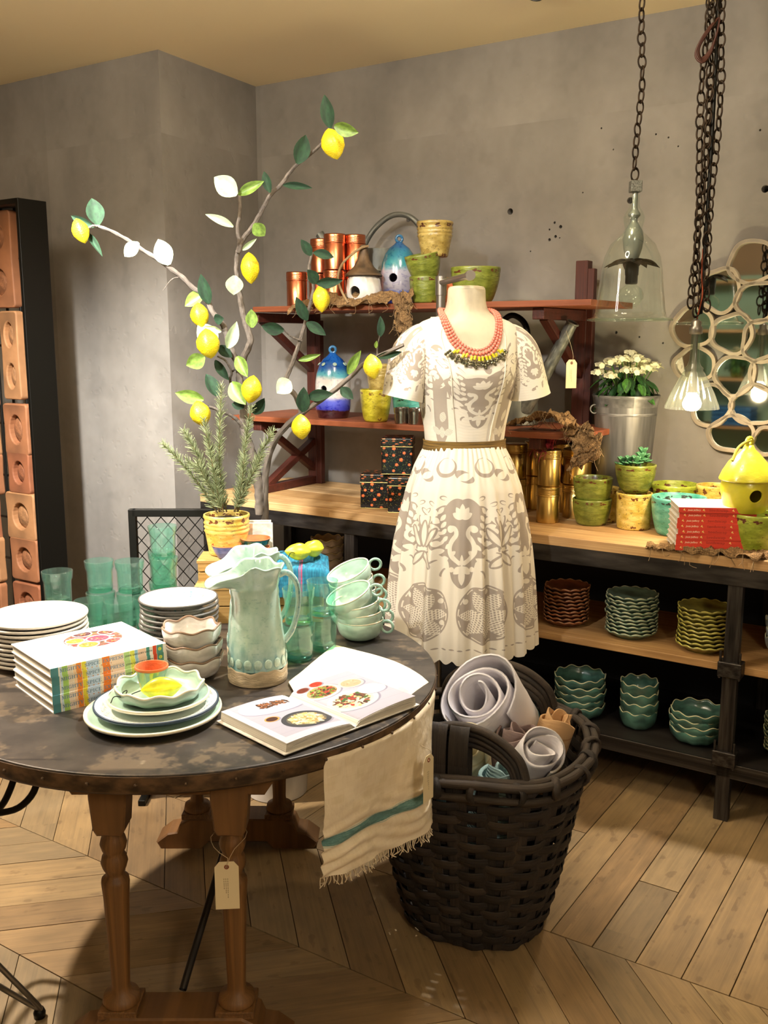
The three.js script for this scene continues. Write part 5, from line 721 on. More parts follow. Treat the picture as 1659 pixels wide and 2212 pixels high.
// ---------- lemon tree ----------
{
  const t = thing('lemon_tree', 'bare branched artificial lemon tree with ten lemons standing behind the table', 'tree'), R = rng(61);
  M.bark = std({ map: woodTex(0x4c443c, 0x8f857a, 12), roughness: 0.9, bumpMap: grainBump, bumpScale: 0.004 });
  const branch = (px, D0, D1, r0, r1, extra = [], name = 'branch') => { const pts = [...extra, ...px.map(([x, y], i) => pd(x, y, lerp(D0, D1, i / (px.length - 1))))]; const n = pts.length; return part(t, name, limb(pts, [r0, lerp(r0, r1, 0.4), lerp(r0, r1, 0.75), r1], n * 5, 8, 0.1, n), M.bark); };
  const root = [V(-0.372, 0.27, -3.13), V(-0.378, 0.55, -3.13), V(-0.39, 0.8, -3.13)];
  branch([[572, 1087], [575, 1014], [588, 964], [602, 940], [625, 914], [653, 892], [669, 880], [716, 848], [760, 811], [782, 789], [823, 767], [872, 745]], 3.13, 2.98, 0.021, 0.006, root, 'trunk');
  branch([[562, 1110], [560, 1061], [552, 1010], [540, 967], [528, 930], [525, 873], [519, 836], [515, 792], [497, 751], [481, 701], [462, 679], [450, 654], [440, 635], [418, 623], [393, 598], [371, 582], [346, 563], [310, 541], [270, 515], [235, 497], [208, 488]], 3.13, 3.0, 0.017, 0.005);
  branch([[517, 808], [525, 776], [541, 735], [534, 710], [525, 679], [519, 645], [512, 600], [511, 560], [517, 522], [513, 496], [518, 459], [518, 422]], 3.1, 3.16, 0.012, 0.0055);
  branch([[514, 545], [523, 520], [547, 488], [569, 448], [584, 421], [606, 400], [627, 371], [645, 352], [675, 329], [698, 306], [712, 276]], 3.13, 3.05, 0.0085, 0.0045);
  branch([[652, 891], [640, 858], [618, 826], [631, 786], [647, 739], [660, 695], [672, 648], [677, 616], [667, 580], [675, 545]], 3.06, 3.12, 0.009, 0.0042);
  branch([[534, 952], [525, 924], [506, 902], [483, 890], [450, 878]], 3.12, 3.03, 0.008, 0.0045);
  branch([[512, 858], [497, 823], [500, 804], [487, 779], [470, 770]], 3.09, 3.02, 0.005, 0.003); branch([[500, 804], [508, 798], [515, 800]], 3.08, 3.05, 0.0035, 0.002);
  branch([[652, 736], [630, 728], [612, 712]], 3.08, 3.05, 0.0035, 0.002); branch([[393, 598], [372, 603], [352, 628]], 3.05, 3.0, 0.0025, 0.001); branch([[212, 489], [200, 488], [185, 497]], 3.0, 2.97, 0.004, 0.003); branch([[815, 772], [815, 750], [820, 725]], 3.0, 2.98, 0.0028, 0.0016); branch([[672, 648], [690, 640]], 3.08, 3.06, 0.003, 0.002); branch([[512, 860], [530, 842]], 3.09, 3.04, 0.003, 0.002);
  // lemons
  const lg = [0, 1, 2].map((s) => lemonGeo(1, 0.4, s * 2 + 1, 0.045));
  [[174, 499, 36, 54, 2.96, 0.3], [719, 311, 50, 66, 3.03, 0.15], [540, 579, 40, 66, 3.11, -0.1], [432, 681, 40, 54, 3.02, 0.2], [450, 742, 50, 64, 2.98, 0.15], [543, 841, 44, 60, 3.0, -0.25], [433, 893, 44, 56, 2.98, 0.35], [694, 645, 37, 58, 3.05, 0.1], [805, 792, 41, 54, 2.95, 0.2], [651, 922, 42, 54, 2.97, 0.05]].forEach(([x, y, w, h, D, rz], i) => { const p = pd(x, y, D), k = K(p), m = part(t, 'lemon', lg[i % 3], M.lemon); m.position.copy(p); m.scale.set(w * k / 0.8, h * k * 1.03, w * k / 0.8); m.rotation.set(R() * 0.4 - 0.2, R() * 6, rz); m.rotation.order = 'ZYX'; });
  // leaves: base, tip, width (all in photo pixels), tone 0 dark 1 mid 2 pale, depth
  const LF = [[[212, 487], [198, 427], 36, 0], [[206, 490], [150, 466], 18, 0], [[187, 503], [222, 557], 14, 0], [[300, 524], [268, 554], 28, 2], [[366, 572], [340, 516], 40, 2], [[440, 632], [400, 662], 28, 1], [[452, 656], [433, 592], 27, 0], [[450, 695], [411, 682], 24, 0], [[466, 748], [428, 698], 42, 2], [[442, 770], [402, 790], 34, 1], [[492, 752], [512, 696], 26, 2], [[478, 716], [440, 705], 16, 2], [[470, 748], [502, 772], 22, 0], [[465, 778], [494, 822], 19, 0], [[512, 770], [536, 816], 26, 1], [[500, 826], [530, 874], 36, 1], [[468, 856], [446, 806], 28, 0], [[440, 863], [378, 848], 28, 1], [[528, 880], [500, 872], 20, 0], [[548, 894], [571, 862], 24, 0], [[545, 708], [543, 668], 25, 1], [[463, 690], [483, 688], 22, 0], [[507, 595], [505, 638], 36, 2], [[524, 540], [556, 514], 11, 2], [[549, 483], [572, 510], 30, 1], [[504, 490], [444, 462], 17, 2], [[512, 421], [463, 383], 42, 2], [[515, 421], [570, 391], 22, 1], [[584, 416], [569, 369], 19, 0], [[612, 400], [676, 407], 15, 0], [[642, 354], [661, 291], 34, 0], [[714, 277], [700, 204], 28, 0], [[722, 272], [776, 286], 28, 1], [[672, 552], [650, 517], 20, 0], [[677, 546], [722, 555], 20, 0], [[686, 612], [663, 582], 24, 0], [[684, 612], [740, 606], 22, 0], [[664, 692], [639, 642], 23, 0], [[614, 713], [565, 703], 27, 0], [[662, 697], [704, 724], 22, 0], [[645, 778], [692, 766], 13, 1], [[626, 822], [597, 850], 36, 2], [[655, 890], [656, 836], 28, 0], [[666, 858], [718, 850], 24, 0], [[752, 808], [781, 756], 20, 1], [[736, 838], [763, 862], 22, 0], [[820, 728], [823, 683], 17, 0], [[812, 772], [868, 760], 15, 0], [[812, 752], [814, 736], 8, 1]];
  M.leafDark = std({ map: mottle(0x10261a, 0x1f4226, 4, 2), roughness: 0.8, side: DS }); M.leafMid = std({ map: mottle(0x46702c, 0x86a648, 4, 5), roughness: 0.45, side: DS }); M.leafPale = std({ map: mottle(0x8fb08a, 0xc9dcb2, 4, 7), roughness: 0.5, side: DS });
  const lm = [M.leafDark, M.leafMid, M.leafPale], gs = [0.12, 0.28, -0.15].map((b) => leafGeo(1, 1, b, 0.22));
  LF.forEach(([a, b, w, tone], i) => { const D = 3.05 + (a[0] > 700 ? -0.06 : 0) + (a[0] < 330 ? -0.05 : 0) - (tone === 2 ? 0.03 : 0), A = pd(a[0], a[1], D), B = pd(b[0], b[1], D + (R() - 0.5) * 0.05 - 0.01), z = V(0, 0, 0).subVectors(B, A), len = z.length(); z.normalize(); const view = A.clone().sub(V(0, EYE, 0)).normalize(), x0 = V(0, 0, 0).crossVectors(z, view).normalize(), y0 = V(0, 0, 0).crossVectors(z, x0).normalize(); const an = (R() - 0.5) * 0.7, x = x0.clone().multiplyScalar(cos(an)).addScaledVector(y0, sin(an)), y = V(0, 0, 0).crossVectors(z, x); const m = part(t, 'leaf', gs[i % 3], lm[tone]), W = w * K(A) / 0.82; m.matrixAutoUpdate = true; const mat = new THREE.Matrix4().makeBasis(x, y, z); m.quaternion.setFromRotationMatrix(mat); m.position.copy(A); m.scale.set(W, len * 0.7, len); });
  const p = thing('white_pot', 'white enamel pot on the floor behind the table holding the lemon tree', 'pot', V(-0.372, 0, -3.13)); part(p, 'pot_body', lathe([[0, 0], [0.1, 0], [0.104, 0.004], [0.118, 0.28], [0.122, 0.285], [0.12, 0.29], [0.112, 0.285], [0.1, 0.02], [0, 0.015]], 44), M.white); at(part(p, 'soil', new THREE.CylinderGeometry(0.11, 0.11, 0.02, 32), M.soil), 0, 0.255, 0);
}
{ // rosemary in a yellow ribbed pot
  const base = V(-0.482, TT + 0.176, -2.9), rp = pot('yellow ribbed pot with chipped rim holding rosemary on the wooden box', base, 0.07, 0.056, 0.125, 'ribbed', M.potYellow, 0.86, 2.2);
  const t = thing('rosemary_plant', 'bushy upright rosemary growing in the yellow ribbed pot', 'plant'), R = rng(88); M.needle = std({ map: mottle(0x6a7a44, 0xaab584, 4, 6), roughness: 0.7, side: DS }); M.woody = std({ color: 0x6b5a36, roughness: 0.9 });
  const ng = sheet(2, 2, (s, v) => [(s - 0.5) * 0.0032 * (1.2 - v), 0.0012 * (abs(s - 0.5) * 2) + 0.004 * v * v, v * 0.026]);
  [[[470, 1108], [418, 1030], [352, 958]], [[474, 1106], [440, 1010], [396, 928]], [[482, 1104], [474, 1000], [478, 832]], [[478, 1106], [462, 1020], [440, 905]], [[508, 1106], [524, 1000], [543, 878]], [[514, 1105], [548, 1010], [590, 930]], [[505, 1105], [535, 1045], [566, 985]], [[476, 1106], [452, 1050], [402, 990]], [[490, 1106], [472, 1040], [455, 965]], [[512, 1106], [522, 1050], [528, 985]], [[484, 1106], [450, 1045], [425, 1000]]].forEach((pxs, si) => {
    const zo = -2.9 + ((si * 37) % 7 - 3) * 0.008, pts = pxs.map(([x, y], i) => pd(x, y, -zo - i * 0.01)), c = curve(pts), st = part(t, 'sprig', limb(pts, [0.0024, 0.0018, 0.001], 12, 5), M.woody), out = [], n = Math.round(c.getLength() * 1250), o = new THREE.Object3D();
    for (let i = 0; i < n; i++) { const f = 0.06 + 0.94 * i / n, p = c.getPoint(f), d = c.getTangent(f), g = ng.clone(); const a = R() * TAU, side = V(cos(a), 0.2, sin(a)).projectOnPlane(d).normalize(), dir = side.multiplyScalar(0.85).addScaledVector(d, 0.75 + R() * 0.3); o.position.copy(p); o.up.set(R() - 0.5, R() - 0.5, R() - 0.5); o.lookAt(p.clone().add(dir)); const s = 0.65 + R() * 0.5 - 0.25 * smooth(0.85, 1, f); o.scale.set(s, s, s); o.updateMatrix(); out.push(g.applyMatrix4(o.matrix)); }
    const m = part(st, 'needles', merge(out), M.needle); m.userData.kind = 'stuff';
  });
}
{ // black mesh stand behind the table
  const t = thing('mesh_panel_stand', 'black steel frame with diamond wire mesh standing behind the tumblers', 'stand', V(-0.68, 0, -3.07)), w = 0.27, h = 1.005, b = 0.024;
  for (const x of [-w / 2, w / 2]) at(part(t, 'post', rbox(b, h, b, 0.002), M.black), x, h / 2, 0); for (const y of [h - b / 2, 0.5, 0.12]) at(part(t, 'cross_bar', rbox(w, b, b, 0.002), M.black), 0, y, 0);
  for (const x of [-w / 2, w / 2]) at(part(t, 'foot', rbox(b, 0.02, 0.16, 0.002), M.black), x, 0.01, -0.02);
  const y0 = 0.512, y1 = h - b, x0 = -w / 2 + b / 2, x1 = w / 2 - b / 2, pitch = 0.044; for (const s of [-1, 1]) for (let k = -12; k < 16; k++) { // line x = xs + s*0.8*(y-y0)
    const xs = k * pitch, pts = []; for (const yy of [y0, y1]) pts.push([xs + s * 0.85 * (yy - y0), yy]); let [[ax, ay], [bx, by]] = pts; const cl = (x, y, ox, oy) => { if (x < x0) { const f = (x0 - x) / (ox - x); return [x0, y + (oy - y) * f]; } if (x > x1) { const f = (x1 - x) / (ox - x); return [x1, y + (oy - y) * f]; } return [x, y]; }; if ((ax < x0 && bx < x0) || (ax > x1 && bx > x1)) continue; const A = cl(ax, ay, bx, by), B = cl(bx, by, ax, ay); if (hyp(A[0] - B[0], A[1] - B[1]) < 0.01) continue; part(t, 'mesh_wire', rod(V(A[0], A[1], s * 0.0015), V(B[0], B[1], s * 0.0015), 0.0017, 6), M.black); }
}
// ---------- dress form ----------
const DF = V(0.262, 0, -3.13), DT = 0.2;
const RINGS = [[1.0, 0.165, 0.115, 0.115], [1.1, 0.15, 0.105, 0.1], [1.17, 0.128, 0.095, 0.088], [1.215, 0.122, 0.092, 0.082], [1.27, 0.128, 0.1, 0.085], [1.34, 0.143, 0.118, 0.095], [1.4, 0.154, 0.14, 0.1], [1.44, 0.158, 0.146, 0.1], [1.48, 0.163, 0.134, 0.098], [1.52, 0.172, 0.112, 0.094], [1.555, 0.175, 0.092, 0.085], [1.58, 0.166, 0.079, 0.076], [1.6, 0.14, 0.07, 0.068], [1.615, 0.1, 0.064, 0.062], [1.627, 0.078, 0.06, 0.06], [1.645, 0.0655, 0.058, 0.058], [1.67, 0.0615, 0.056, 0.056], [1.7, 0.06, 0.055, 0.055]];
const ring = (y) => { let i = 0; while (i < RINGS.length - 2 && RINGS[i + 1][0] < y) i++; const a = RINGS[i], b = RINGS[i + 1], t = clamp((y - a[0]) / (b[0] - a[0])); const s = t; return [lerp(a[1], b[1], s), lerp(a[2], b[2], s), lerp(a[3], b[3], s)]; };
const bodyPt = (th, y, off) => { const [a, f, b] = ring(y), s = sin(th), c = cos(th), bust = c > 0 ? 0.012 * smooth(1.36, 1.43, y) * smooth(1.52, 1.45, y) * (sin(abs(th) * 2) ** 2) : 0; return [(a + off) * s, y, ((c > 0 ? f : b) + off + bust) * c]; };
{
  const t = thing('dress_form', 'cream fabric dress form with flat topped neck wearing a lace dress', 'mannequin', DF, DT);
  M.form = std({ map: mottle(0xc2b291, 0xd6c9ac, 8, 3), roughness: 0.9, bumpMap: weaveBump, bumpScale: 0.0006 });
  part(t, 'torso', sheet(56, 60, (s, v) => bodyPt(s * TAU - PI, lerp(1.0, 1.7, v), 0), true), M.form);
  const cap = lathe([[0.0595, 0], [0.0585, 0.006], [0.054, 0.0105], [0.04, 0.013], [0, 0.014]], 40); cap.scale(1, 1, 0.92); at(part(t, 'neck_cap', cap, M.form), 0, 1.699, 0);
  part(t, 'pole', rod(V(0, 0.02, 0), V(0, 1.02, 0), 0.014, 14), M.black); part(t, 'base', lathe([[0, 0.03], [0.03, 0.03], [0.05, 0.02], [0.15, 0.012], [0.155, 0.006], [0.155, 0], [0, 0]], 40), M.black);
}
// lace: opaque cream motifs on a sheer taupe net
const CREAM = '#ddd5c4', NET = 'rgba(184,172,158,0.72)';
function laceKit(x) {
  const net = (path) => { x.save(); x.beginPath(); path(); x.clip(); x.clearRect(-4000, -4000, 9000, 9000); x.fillStyle = NET; x.fillRect(-4000, -4000, 9000, 9000); x.restore(); };
  const petal = (cx, cy, l, w, r) => { x.save(); x.translate(cx, cy); x.rotate(r); x.beginPath(); x.moveTo(0, 0); x.bezierCurveTo(w, -l * 0.3, w, -l * 0.75, 0, -l); x.bezierCurveTo(-w, -l * 0.75, -w, -l * 0.3, 0, 0); x.fill(); x.restore(); };
  const holes = (cx, cy, l, w, r) => { x.save(); x.translate(cx, cy); x.rotate(r); x.beginPath(); x.moveTo(0, 0); x.bezierCurveTo(w, -l * 0.3, w, -l * 0.75, 0, -l); x.bezierCurveTo(-w, -l * 0.75, -w, -l * 0.3, 0, 0); x.clip(); for (let i = -6; i < 7; i++) for (let j = 0; j < 12; j++) { const a = i * 12 + (j % 2) * 6, b = -l * 0.06 - j * 10; x.save(); x.translate(a, b); x.beginPath(); x.ellipse(0, 0, 4.4, 2.6, 0.3, 0, TAU); x.clip(); x.clearRect(-6, -6, 12, 12); x.fillStyle = NET; x.fillRect(-6, -6, 12, 12); x.restore(); } x.restore(); x.fillStyle = CREAM; };
  const hook = (cx, cy, s, m) => { x.lineCap = 'round'; x.strokeStyle = CREAM; x.lineWidth = s * 0.26; x.beginPath(); x.moveTo(cx + m * s * 0.1, cy + s * 1.3); x.bezierCurveTo(cx + m * s * 0.15, cy + s * 0.5, cx + m * s * 0.9, cy + s * 0.2, cx + m * s * 1.0, cy - s * 0.4); x.bezierCurveTo(cx + m * s * 1.05, cy - s * 0.8, cx + m * s * 0.5, cy - s * 0.85, cx + m * s * 0.48, cy - s * 0.45); x.stroke(); x.beginPath(); x.arc(cx + m * s * 0.52, cy - s * 0.4, s * 0.2, 0, TAU); x.fill(); };
  return { net, petal, holes, hook };
}
function damask(x, k, cx, cy, s) {   // one damask figure: sheer field, crown, curling hooks, leaf lobes and a hanging lily
  const X = (a) => cx + s * a, Y = (b) => cy + s * b, pathSide = (m) => [[1.55, -0.55, 1.25, -1.35, 0.75, -1.3], [1.75, -0.15, 1.8, -0.2, 1.65, 0.0], [1.35, 0.55, 1.3, 0.35, 1.05, 0.6], [0.8, 0.95, 0.7, 0.75, 0.55, 1.0], [0.42, 1.5, 0.5, 1.9, 0, 2.05]].map((q) => q.map((v, i) => (i % 2 ? v : v * m)));
  k.net(() => { for (const m of [1, -1]) { x.moveTo(X(0), Y(-1.55)); x.bezierCurveTo(X(m * 0.25), Y(-1.65), X(m * 0.5), Y(-1.6), X(m * 0.75), Y(-1.3)); for (const q of pathSide(m)) x.bezierCurveTo(X(q[0]), Y(q[1]), X(q[2]), Y(q[3]), X(q[4]), Y(q[5])); x.lineTo(X(0), Y(-1.55)); } });
  x.fillStyle = CREAM; x.strokeStyle = CREAM; x.lineCap = 'round';
  for (const m of [-1, 1]) {
    for (let i = 0; i < 7; i++) { const t = i / 6, a = lerp(0.55, 1.2, t) + 0.12 * sin(t * 5), b = lerp(0.75, -0.95, t); k.petal(X(m * a), Y(b + 0.08), s * (0.42 + 0.1 * sin(i * 2)), s * 0.17, m * (1.9 - t * 1.1)); k.petal(X(m * (a - 0.02)), Y(b), s * 0.34, s * 0.12, m * (-0.9 + t * 0.3)); }
    x.lineWidth = s * 0.19; x.beginPath(); x.moveTo(X(m * 0.1), Y(1.0)); x.bezierCurveTo(X(m * 0.62), Y(0.75), X(m * 0.62), Y(0.3), X(m * 0.3), Y(-0.05)); x.bezierCurveTo(X(m * 0.15), Y(-0.25), X(m * 0.35), Y(-0.5), X(m * 0.52), Y(-0.38)); x.stroke(); x.beginPath(); x.arc(X(m * 0.5), Y(-0.36), s * 0.15, 0, TAU); x.fill();
    x.lineWidth = s * 0.13; x.beginPath(); x.arc(X(m * 1.05), Y(0.05), s * 0.24, 0.5, 5.2); x.stroke(); x.beginPath(); x.arc(X(m * 1.38), Y(-0.25), s * 0.13, 0, TAU); x.fill(); x.beginPath(); x.arc(X(m * 0.42), Y(1.3), s * 0.11, 0, TAU); x.fill();
  }
  for (const m of [-1, 1]) for (const [a, b, r, l] of [[1.95, -0.6, 0.4, 0.5], [1.8, -1.0, 0.9, 0.45], [1.45, -1.35, 1.3, 0.4], [1.9, 0.35, -0.5, 0.5], [1.55, 0.75, -0.9, 0.45], [1.15, 1.05, -0.9, 0.4], [0.8, 1.45, -0.5, 0.4], [0.9, -1.6, 1.4, 0.35]]) { k.net(() => x.ellipse(X(m * a), Y(b), s * 0.09, s * l * 0.5, m * r, 0, TAU)); x.fillStyle = CREAM; x.save(); x.translate(X(m * (a - 0.05)), Y(b + 0.02)); x.rotate(m * r); x.beginPath(); x.ellipse(0, 0, s * 0.06, s * l * 0.46, 0, 0, TAU); x.fill(); x.restore(); }
  for (const r of [-1.1, -0.55, 0, 0.55, 1.1]) k.petal(X(0), Y(-0.78), s * (0.62 - abs(r) * 0.12), s * 0.17, r);
  for (const r of [-0.75, 0, 0.75]) k.petal(X(0), Y(1.12), s * (r ? 0.5 : 0.8), s * 0.17, PI + r); k.petal(X(0), Y(1.2), s * 0.55, s * 0.09, 0);
}
const bodiceTex = canvasTex(2048, 1024, (x, w, h) => {
  x.fillStyle = CREAM; x.fillRect(0, 0, w, h); const k = laceKit(x); for (const cx of [0, 512, 1024, 1536, 2048]) { damask(x, k, cx + 28, 480, 150); }
  for (const cx of [256, 768, 1280, 1792]) { k.net(() => { x.moveTo(cx - 60, 420); x.bezierCurveTo(cx - 30, 700, cx - 110, 900, cx - 20, 1010); x.bezierCurveTo(cx + 110, 900, cx + 30, 700, cx + 60, 430); x.bezierCurveTo(cx + 20, 560, cx - 20, 560, cx - 60, 420); }); x.fillStyle = CREAM; for (const [dx, dy, r] of [[0, 930, 0], [-18, 900, -0.9], [18, 900, 0.9], [0, 800, 0.3]]) { k.petal(cx + dx, dy, 95, 34, r); k.holes(cx + dx, dy, 95, 34, r); } }
  for (let i = 0; i < 14; i++) { const cx = i * 150 + 30, cy = 130 + (i % 3) * 40; k.net(() => { x.ellipse(cx, cy, 56, 20, 0.5 + i, 0, TAU); }); x.fillStyle = CREAM; k.petal(cx - 40, cy + 16, 80, 20, 1.3 + i * 0.2); x.beginPath(); x.arc(cx + 30, cy - 4, 16, 0, TAU); x.fill(); }
});
const skirtTex = canvasTex(2048, 1024, (x, w, h) => {
  x.fillStyle = CREAM; x.fillRect(0, 0, w, h); const k = laceKit(x);
  for (let i = -1; i < 9; i++) { const cx = i * 256 + 60; k.net(() => { x.ellipse(cx, 90, 70, 46, 0, 0, TAU); }); x.fillStyle = CREAM; x.beginPath(); x.ellipse(cx, 82, 56, 36, 0, 0, TAU); x.fill(); k.net(() => { x.ellipse(cx + 120, 130, 62, 26, 0.3, 0, TAU); }); x.fillStyle = CREAM; k.petal(cx + 75, 140, 100, 24, 1.4); k.petal(cx + 10, 70, 46, 16, 0.2); }
  for (let i = -1; i < 6; i++) damask(x, k, i * 410 + 120, 420, 118);
  for (let i = -1; i < 6; i++) { const cx = i * 410 + 325; for (const [dx, dy, l, r] of [[0, 470, 120, 0], [-46, 470, 110, -0.6], [46, 470, 110, 0.6], [0, 500, 90, 2.4], [0, 500, 90, -2.4]]) { k.net(() => { x.ellipse(cx + sin(r) * l * 0.5 + dx * 0.3, dy - cos(r) * l * 0.5, 22, l * 0.56, r, 0, TAU); }); x.fillStyle = CREAM; k.petal(cx + dx * 0.3, dy, l, 17, r); } }
  for (let i = -1; i < 8; i++) { const cx = i * 292 + 170, cy = 792; k.net(() => { x.ellipse(cx, cy, 128, 142, 0, 0, TAU); }); x.fillStyle = CREAM; for (const [a, l, wd] of [[-0.35, 130, 34], [0.5, 125, 40], [1.5, 120, 36], [2.4, 130, 40], [-1.5, 115, 36], [-2.4, 120, 38], [3.1, 110, 30]]) { k.petal(cx, cy + 10, l, wd, a); k.holes(cx, cy + 10, l, wd, a); } for (const a of [0.1, 1.0, -0.95, 2.0]) { x.beginPath(); x.arc(cx + sin(a) * 105, cy - cos(a) * 112, 13, 0, TAU); x.fill(); } x.lineWidth = 5; x.strokeStyle = CREAM; x.beginPath(); x.ellipse(cx, cy, 118, 132, 0, 0, TAU); x.setLineDash([30, 26]); x.stroke(); x.setLineDash([]); }
  for (let i = 0; i < 56; i++) k.net(() => { x.ellipse(i * 37 + 12, 968, 12, 3.4, 0.08, 0, TAU); });
});
const fabric = (t) => std({ map: t, transparent: true, roughness: 0.85, side: DS, bumpMap: weaveBump, bumpScale: 0.0004 });
{
  const t = thing('lace_dress', 'cream short sleeved lace dress with full gathered skirt on the dress form', 'dress', DF, DT);
  const mB = fabric(bodiceTex), mS = fabric(skirtTex), N = (a, b) => fbm(a, b, 64, 3) - 0.5;
  part(t, 'bodice', sheet(90, 40, (s, v) => { const th = s * TAU - PI, sn = abs(sin(th)), yn = cos(th) > 0 ? lerp(1.5, 1.613, smooth(0.1, 0.82, sn)) : lerp(1.575, 1.613, smooth(0.2, 0.9, sn)), y = lerp(1.2, yn, v), q = bodyPt(th, y, 0.0075 + 0.003 * N(s * 14, v * 6)); return q; }, true), mB);
  const seamG = (m) => tube(Array.from({ length: 14 }, (_, i) => { const v = i / 13, y = lerp(1.22, 1.585, v), th = m * lerp(0.42, 0.62, v), q = bodyPt(th, y, 0.0095); return V(...q); }), 0.0022, 30, 5); const cm = std({ color: 0xddd5c4, roughness: 0.9 }); for (const m of [-1, 1]) part(t, 'seam', seamG(m), cm);
  part(t, 'neck_binding', tube(Array.from({ length: 60 }, (_, i) => { const th = i / 60 * TAU - PI, sn = abs(sin(th)), yn = cos(th) > 0 ? lerp(1.5, 1.613, smooth(0.1, 0.82, sn)) : lerp(1.575, 1.613, smooth(0.2, 0.9, sn)); return V(...bodyPt(th, yn, 0.0085)); }), 0.0025, 120, 6, true), cm);
  for (const m of [-1, 1]) {
    const path = curve([V(m * 0.1, 1.565, 0), V(m * 0.148, 1.545, 0.002), V(m * 0.182, 1.49, 0.01), V(m * 0.2, 1.425, 0.018), V(m * 0.214, 1.362, 0.024)]);
    part(t, 'sleeve', sheet(40, 20, (s, v) => { const c = path.getPoint(v), d = path.getTangent(v), side = V(0, 0, 1), up = V(0, 0, 0).crossVectors(d, side).normalize(), a = s * TAU, r = lerp(0.04, 0.066, smooth(0, 0.5, v)) * (1 + 0.06 * sin(a * 3 + v * 4) * v + 0.1 * N(s * 6 + m, v * 4)), rx = r * 0.98, rz = r * 1.02 + 0.01 * v; return [c.x + up.x * cos(a) * rx, c.y + up.y * cos(a) * rx + 0.012 * v * cos(a) * m * 0, c.z + sin(a) * rz]; }, true), mB);
  }
  const prof = [[0, 0.128], [0.04, 0.143], [0.1, 0.164], [0.2, 0.188], [0.35, 0.208], [0.5, 0.222], [0.75, 0.238], [1, 0.25]], rad = (v) => { let i = 0; while (i < prof.length - 2 && prof[i + 1][0] < v) i++; return lerp(prof[i][1], prof[i + 1][1], clamp((v - prof[i][0]) / (prof[i + 1][0] - prof[i][0]))); };
  part(t, 'skirt', sheet(320, 60, (s, q) => { const v = 1 - q, th = s * TAU - PI, fold = 0.75 * (1 - 2 * abs(sin(th * 8 + 0.9 * sin(th * 3)))) + 0.45 * sin(th * 23 + 2 * sin(th * 2) + 0.8) + 0.3 * sin(th * 6 + 0.6), gath = sin(th * 46 + 3 * sin(th * 5)) * 0.0035 * smooth(0.22, 0.0, v), r = rad(v) + fold * 0.02 * smooth(0.02, 0.7, v) + gath, y = 1.207 - 0.657 * v - (v > 0.985 ? 0.012 * abs(sin(th * 17)) : 0) - 0.012 * v * cos(th); return [r * sin(th), y, r * 0.86 * cos(th)]; }, true), mS);
  const belt = thing('dress_belt', 'narrow brown velvet belt around the waist of the lace dress', 'belt', DF, DT);
  part(belt, 'strap', thick(sheet(80, 6, (s, v) => bodyPt(s * TAU - PI, lerp(1.197, 1.227, v), 0.014), true), 0.003), std({ map: mottle(0x5a3a16, 0x8a6a2e, 14, 7), roughness: 0.8, bumpMap: fineBump, bumpScale: 0.001 }));
  // necklace
  const n = thing('bead_necklace', 'coral three strand bead necklace with yellow and crystal drops', 'necklace', DF, DT); M.coral = phys({ color: 0xd9806c, roughness: 0.35, clearcoat: 0.4 });
  const front = (x, y) => { const [a, f] = ring(y), s = clamp(abs(x) / (a + 0.001), 0, 0.98); return (f + 0.016) * Math.sqrt(1 - s * s); };
  const strand = (k) => { const pts = [V(0, 1.6345, -0.082 - k * 0.002)]; const lo = 1.513 - k * 0.0115, sp = 0.004 * k; for (const m of [1]) { pts.push(V(0.058 + sp, 1.64, -0.05), V(0.08 + sp, 1.637, -0.005), V(0.083 + sp * 1.6, 1.618, 0.045), V(0.077 + sp * 1.8, 1.59 - k * 0.003, 0), V(0.062 + sp * 1.8, 1.552 - k * 0.007, 0), V(0.035 + sp, 1.523 - k * 0.0105, 0), V(0, lo, 0)); } for (let i = 4; i < pts.length; i++) pts[i].z = front(pts[i].x, pts[i].y); const left = pts.slice(1, -1).reverse().map((p) => V(-p.x, p.y, p.z)); return curve([...pts, ...left, pts[0].clone().add(V(-0.001, 0, 0))]); };
  const bead = new THREE.SphereGeometry(1, 12, 8);
  for (let k = 0; k < 3; k++) { const c = strand(k), L2 = c.getLength(), r = 0.0052 + k * 0.0004, cnt = Math.floor(L2 / (r * 2)); for (let i = 0; i < cnt; i++) { const b = part(n, 'bead', bead, M.coral); b.position.copy(c.getPointAt(i / cnt)); b.scale.setScalar(r); } part(n, 'cord', new THREE.TubeGeometry(c, 100, 0.0012, 5, false), M.rope); }
  M.yellowBead = phys({ color: 0xd8cf2a, roughness: 0.4, clearcoat: 0.3 }); M.crystal = std({ color: 0x8d8a72, metalness: 0.85, roughness: 0.18, flatShading: true }); const gem = new THREE.IcosahedronGeometry(0.0058, 0), cyl = new THREE.CylinderGeometry(0.0042, 0.0042, 0.013, 10);
  for (let i = 0; i < 7; i++) { const a = (i - 3) / 3, x = a * 0.072, y = 1.487 + a * a * 0.022, z = front(x, y) + 0.004, d = part(n, 'drop', cyl, M.yellowBead); d.position.set(x, y, z); d.rotation.z = a * 0.9 + PI / 2 * (i % 2 ? 0 : 0); for (let q = 0; q < 7; q++) { const g = part(d, 'crystal', gem, M.crystal); g.position.set((q % 3 - 1) * 0.011, -0.011 - Math.floor(q / 3) * 0.008, 0.003 - Math.floor(q / 3) * 0.001); g.rotation.set(q, q * 2, 0); } const d2 = part(n, 'drop', cyl, M.yellowBead); d2.position.set(x + 0.011, y + 0.0008, z); d2.rotation.z = a * 0.9; }
}
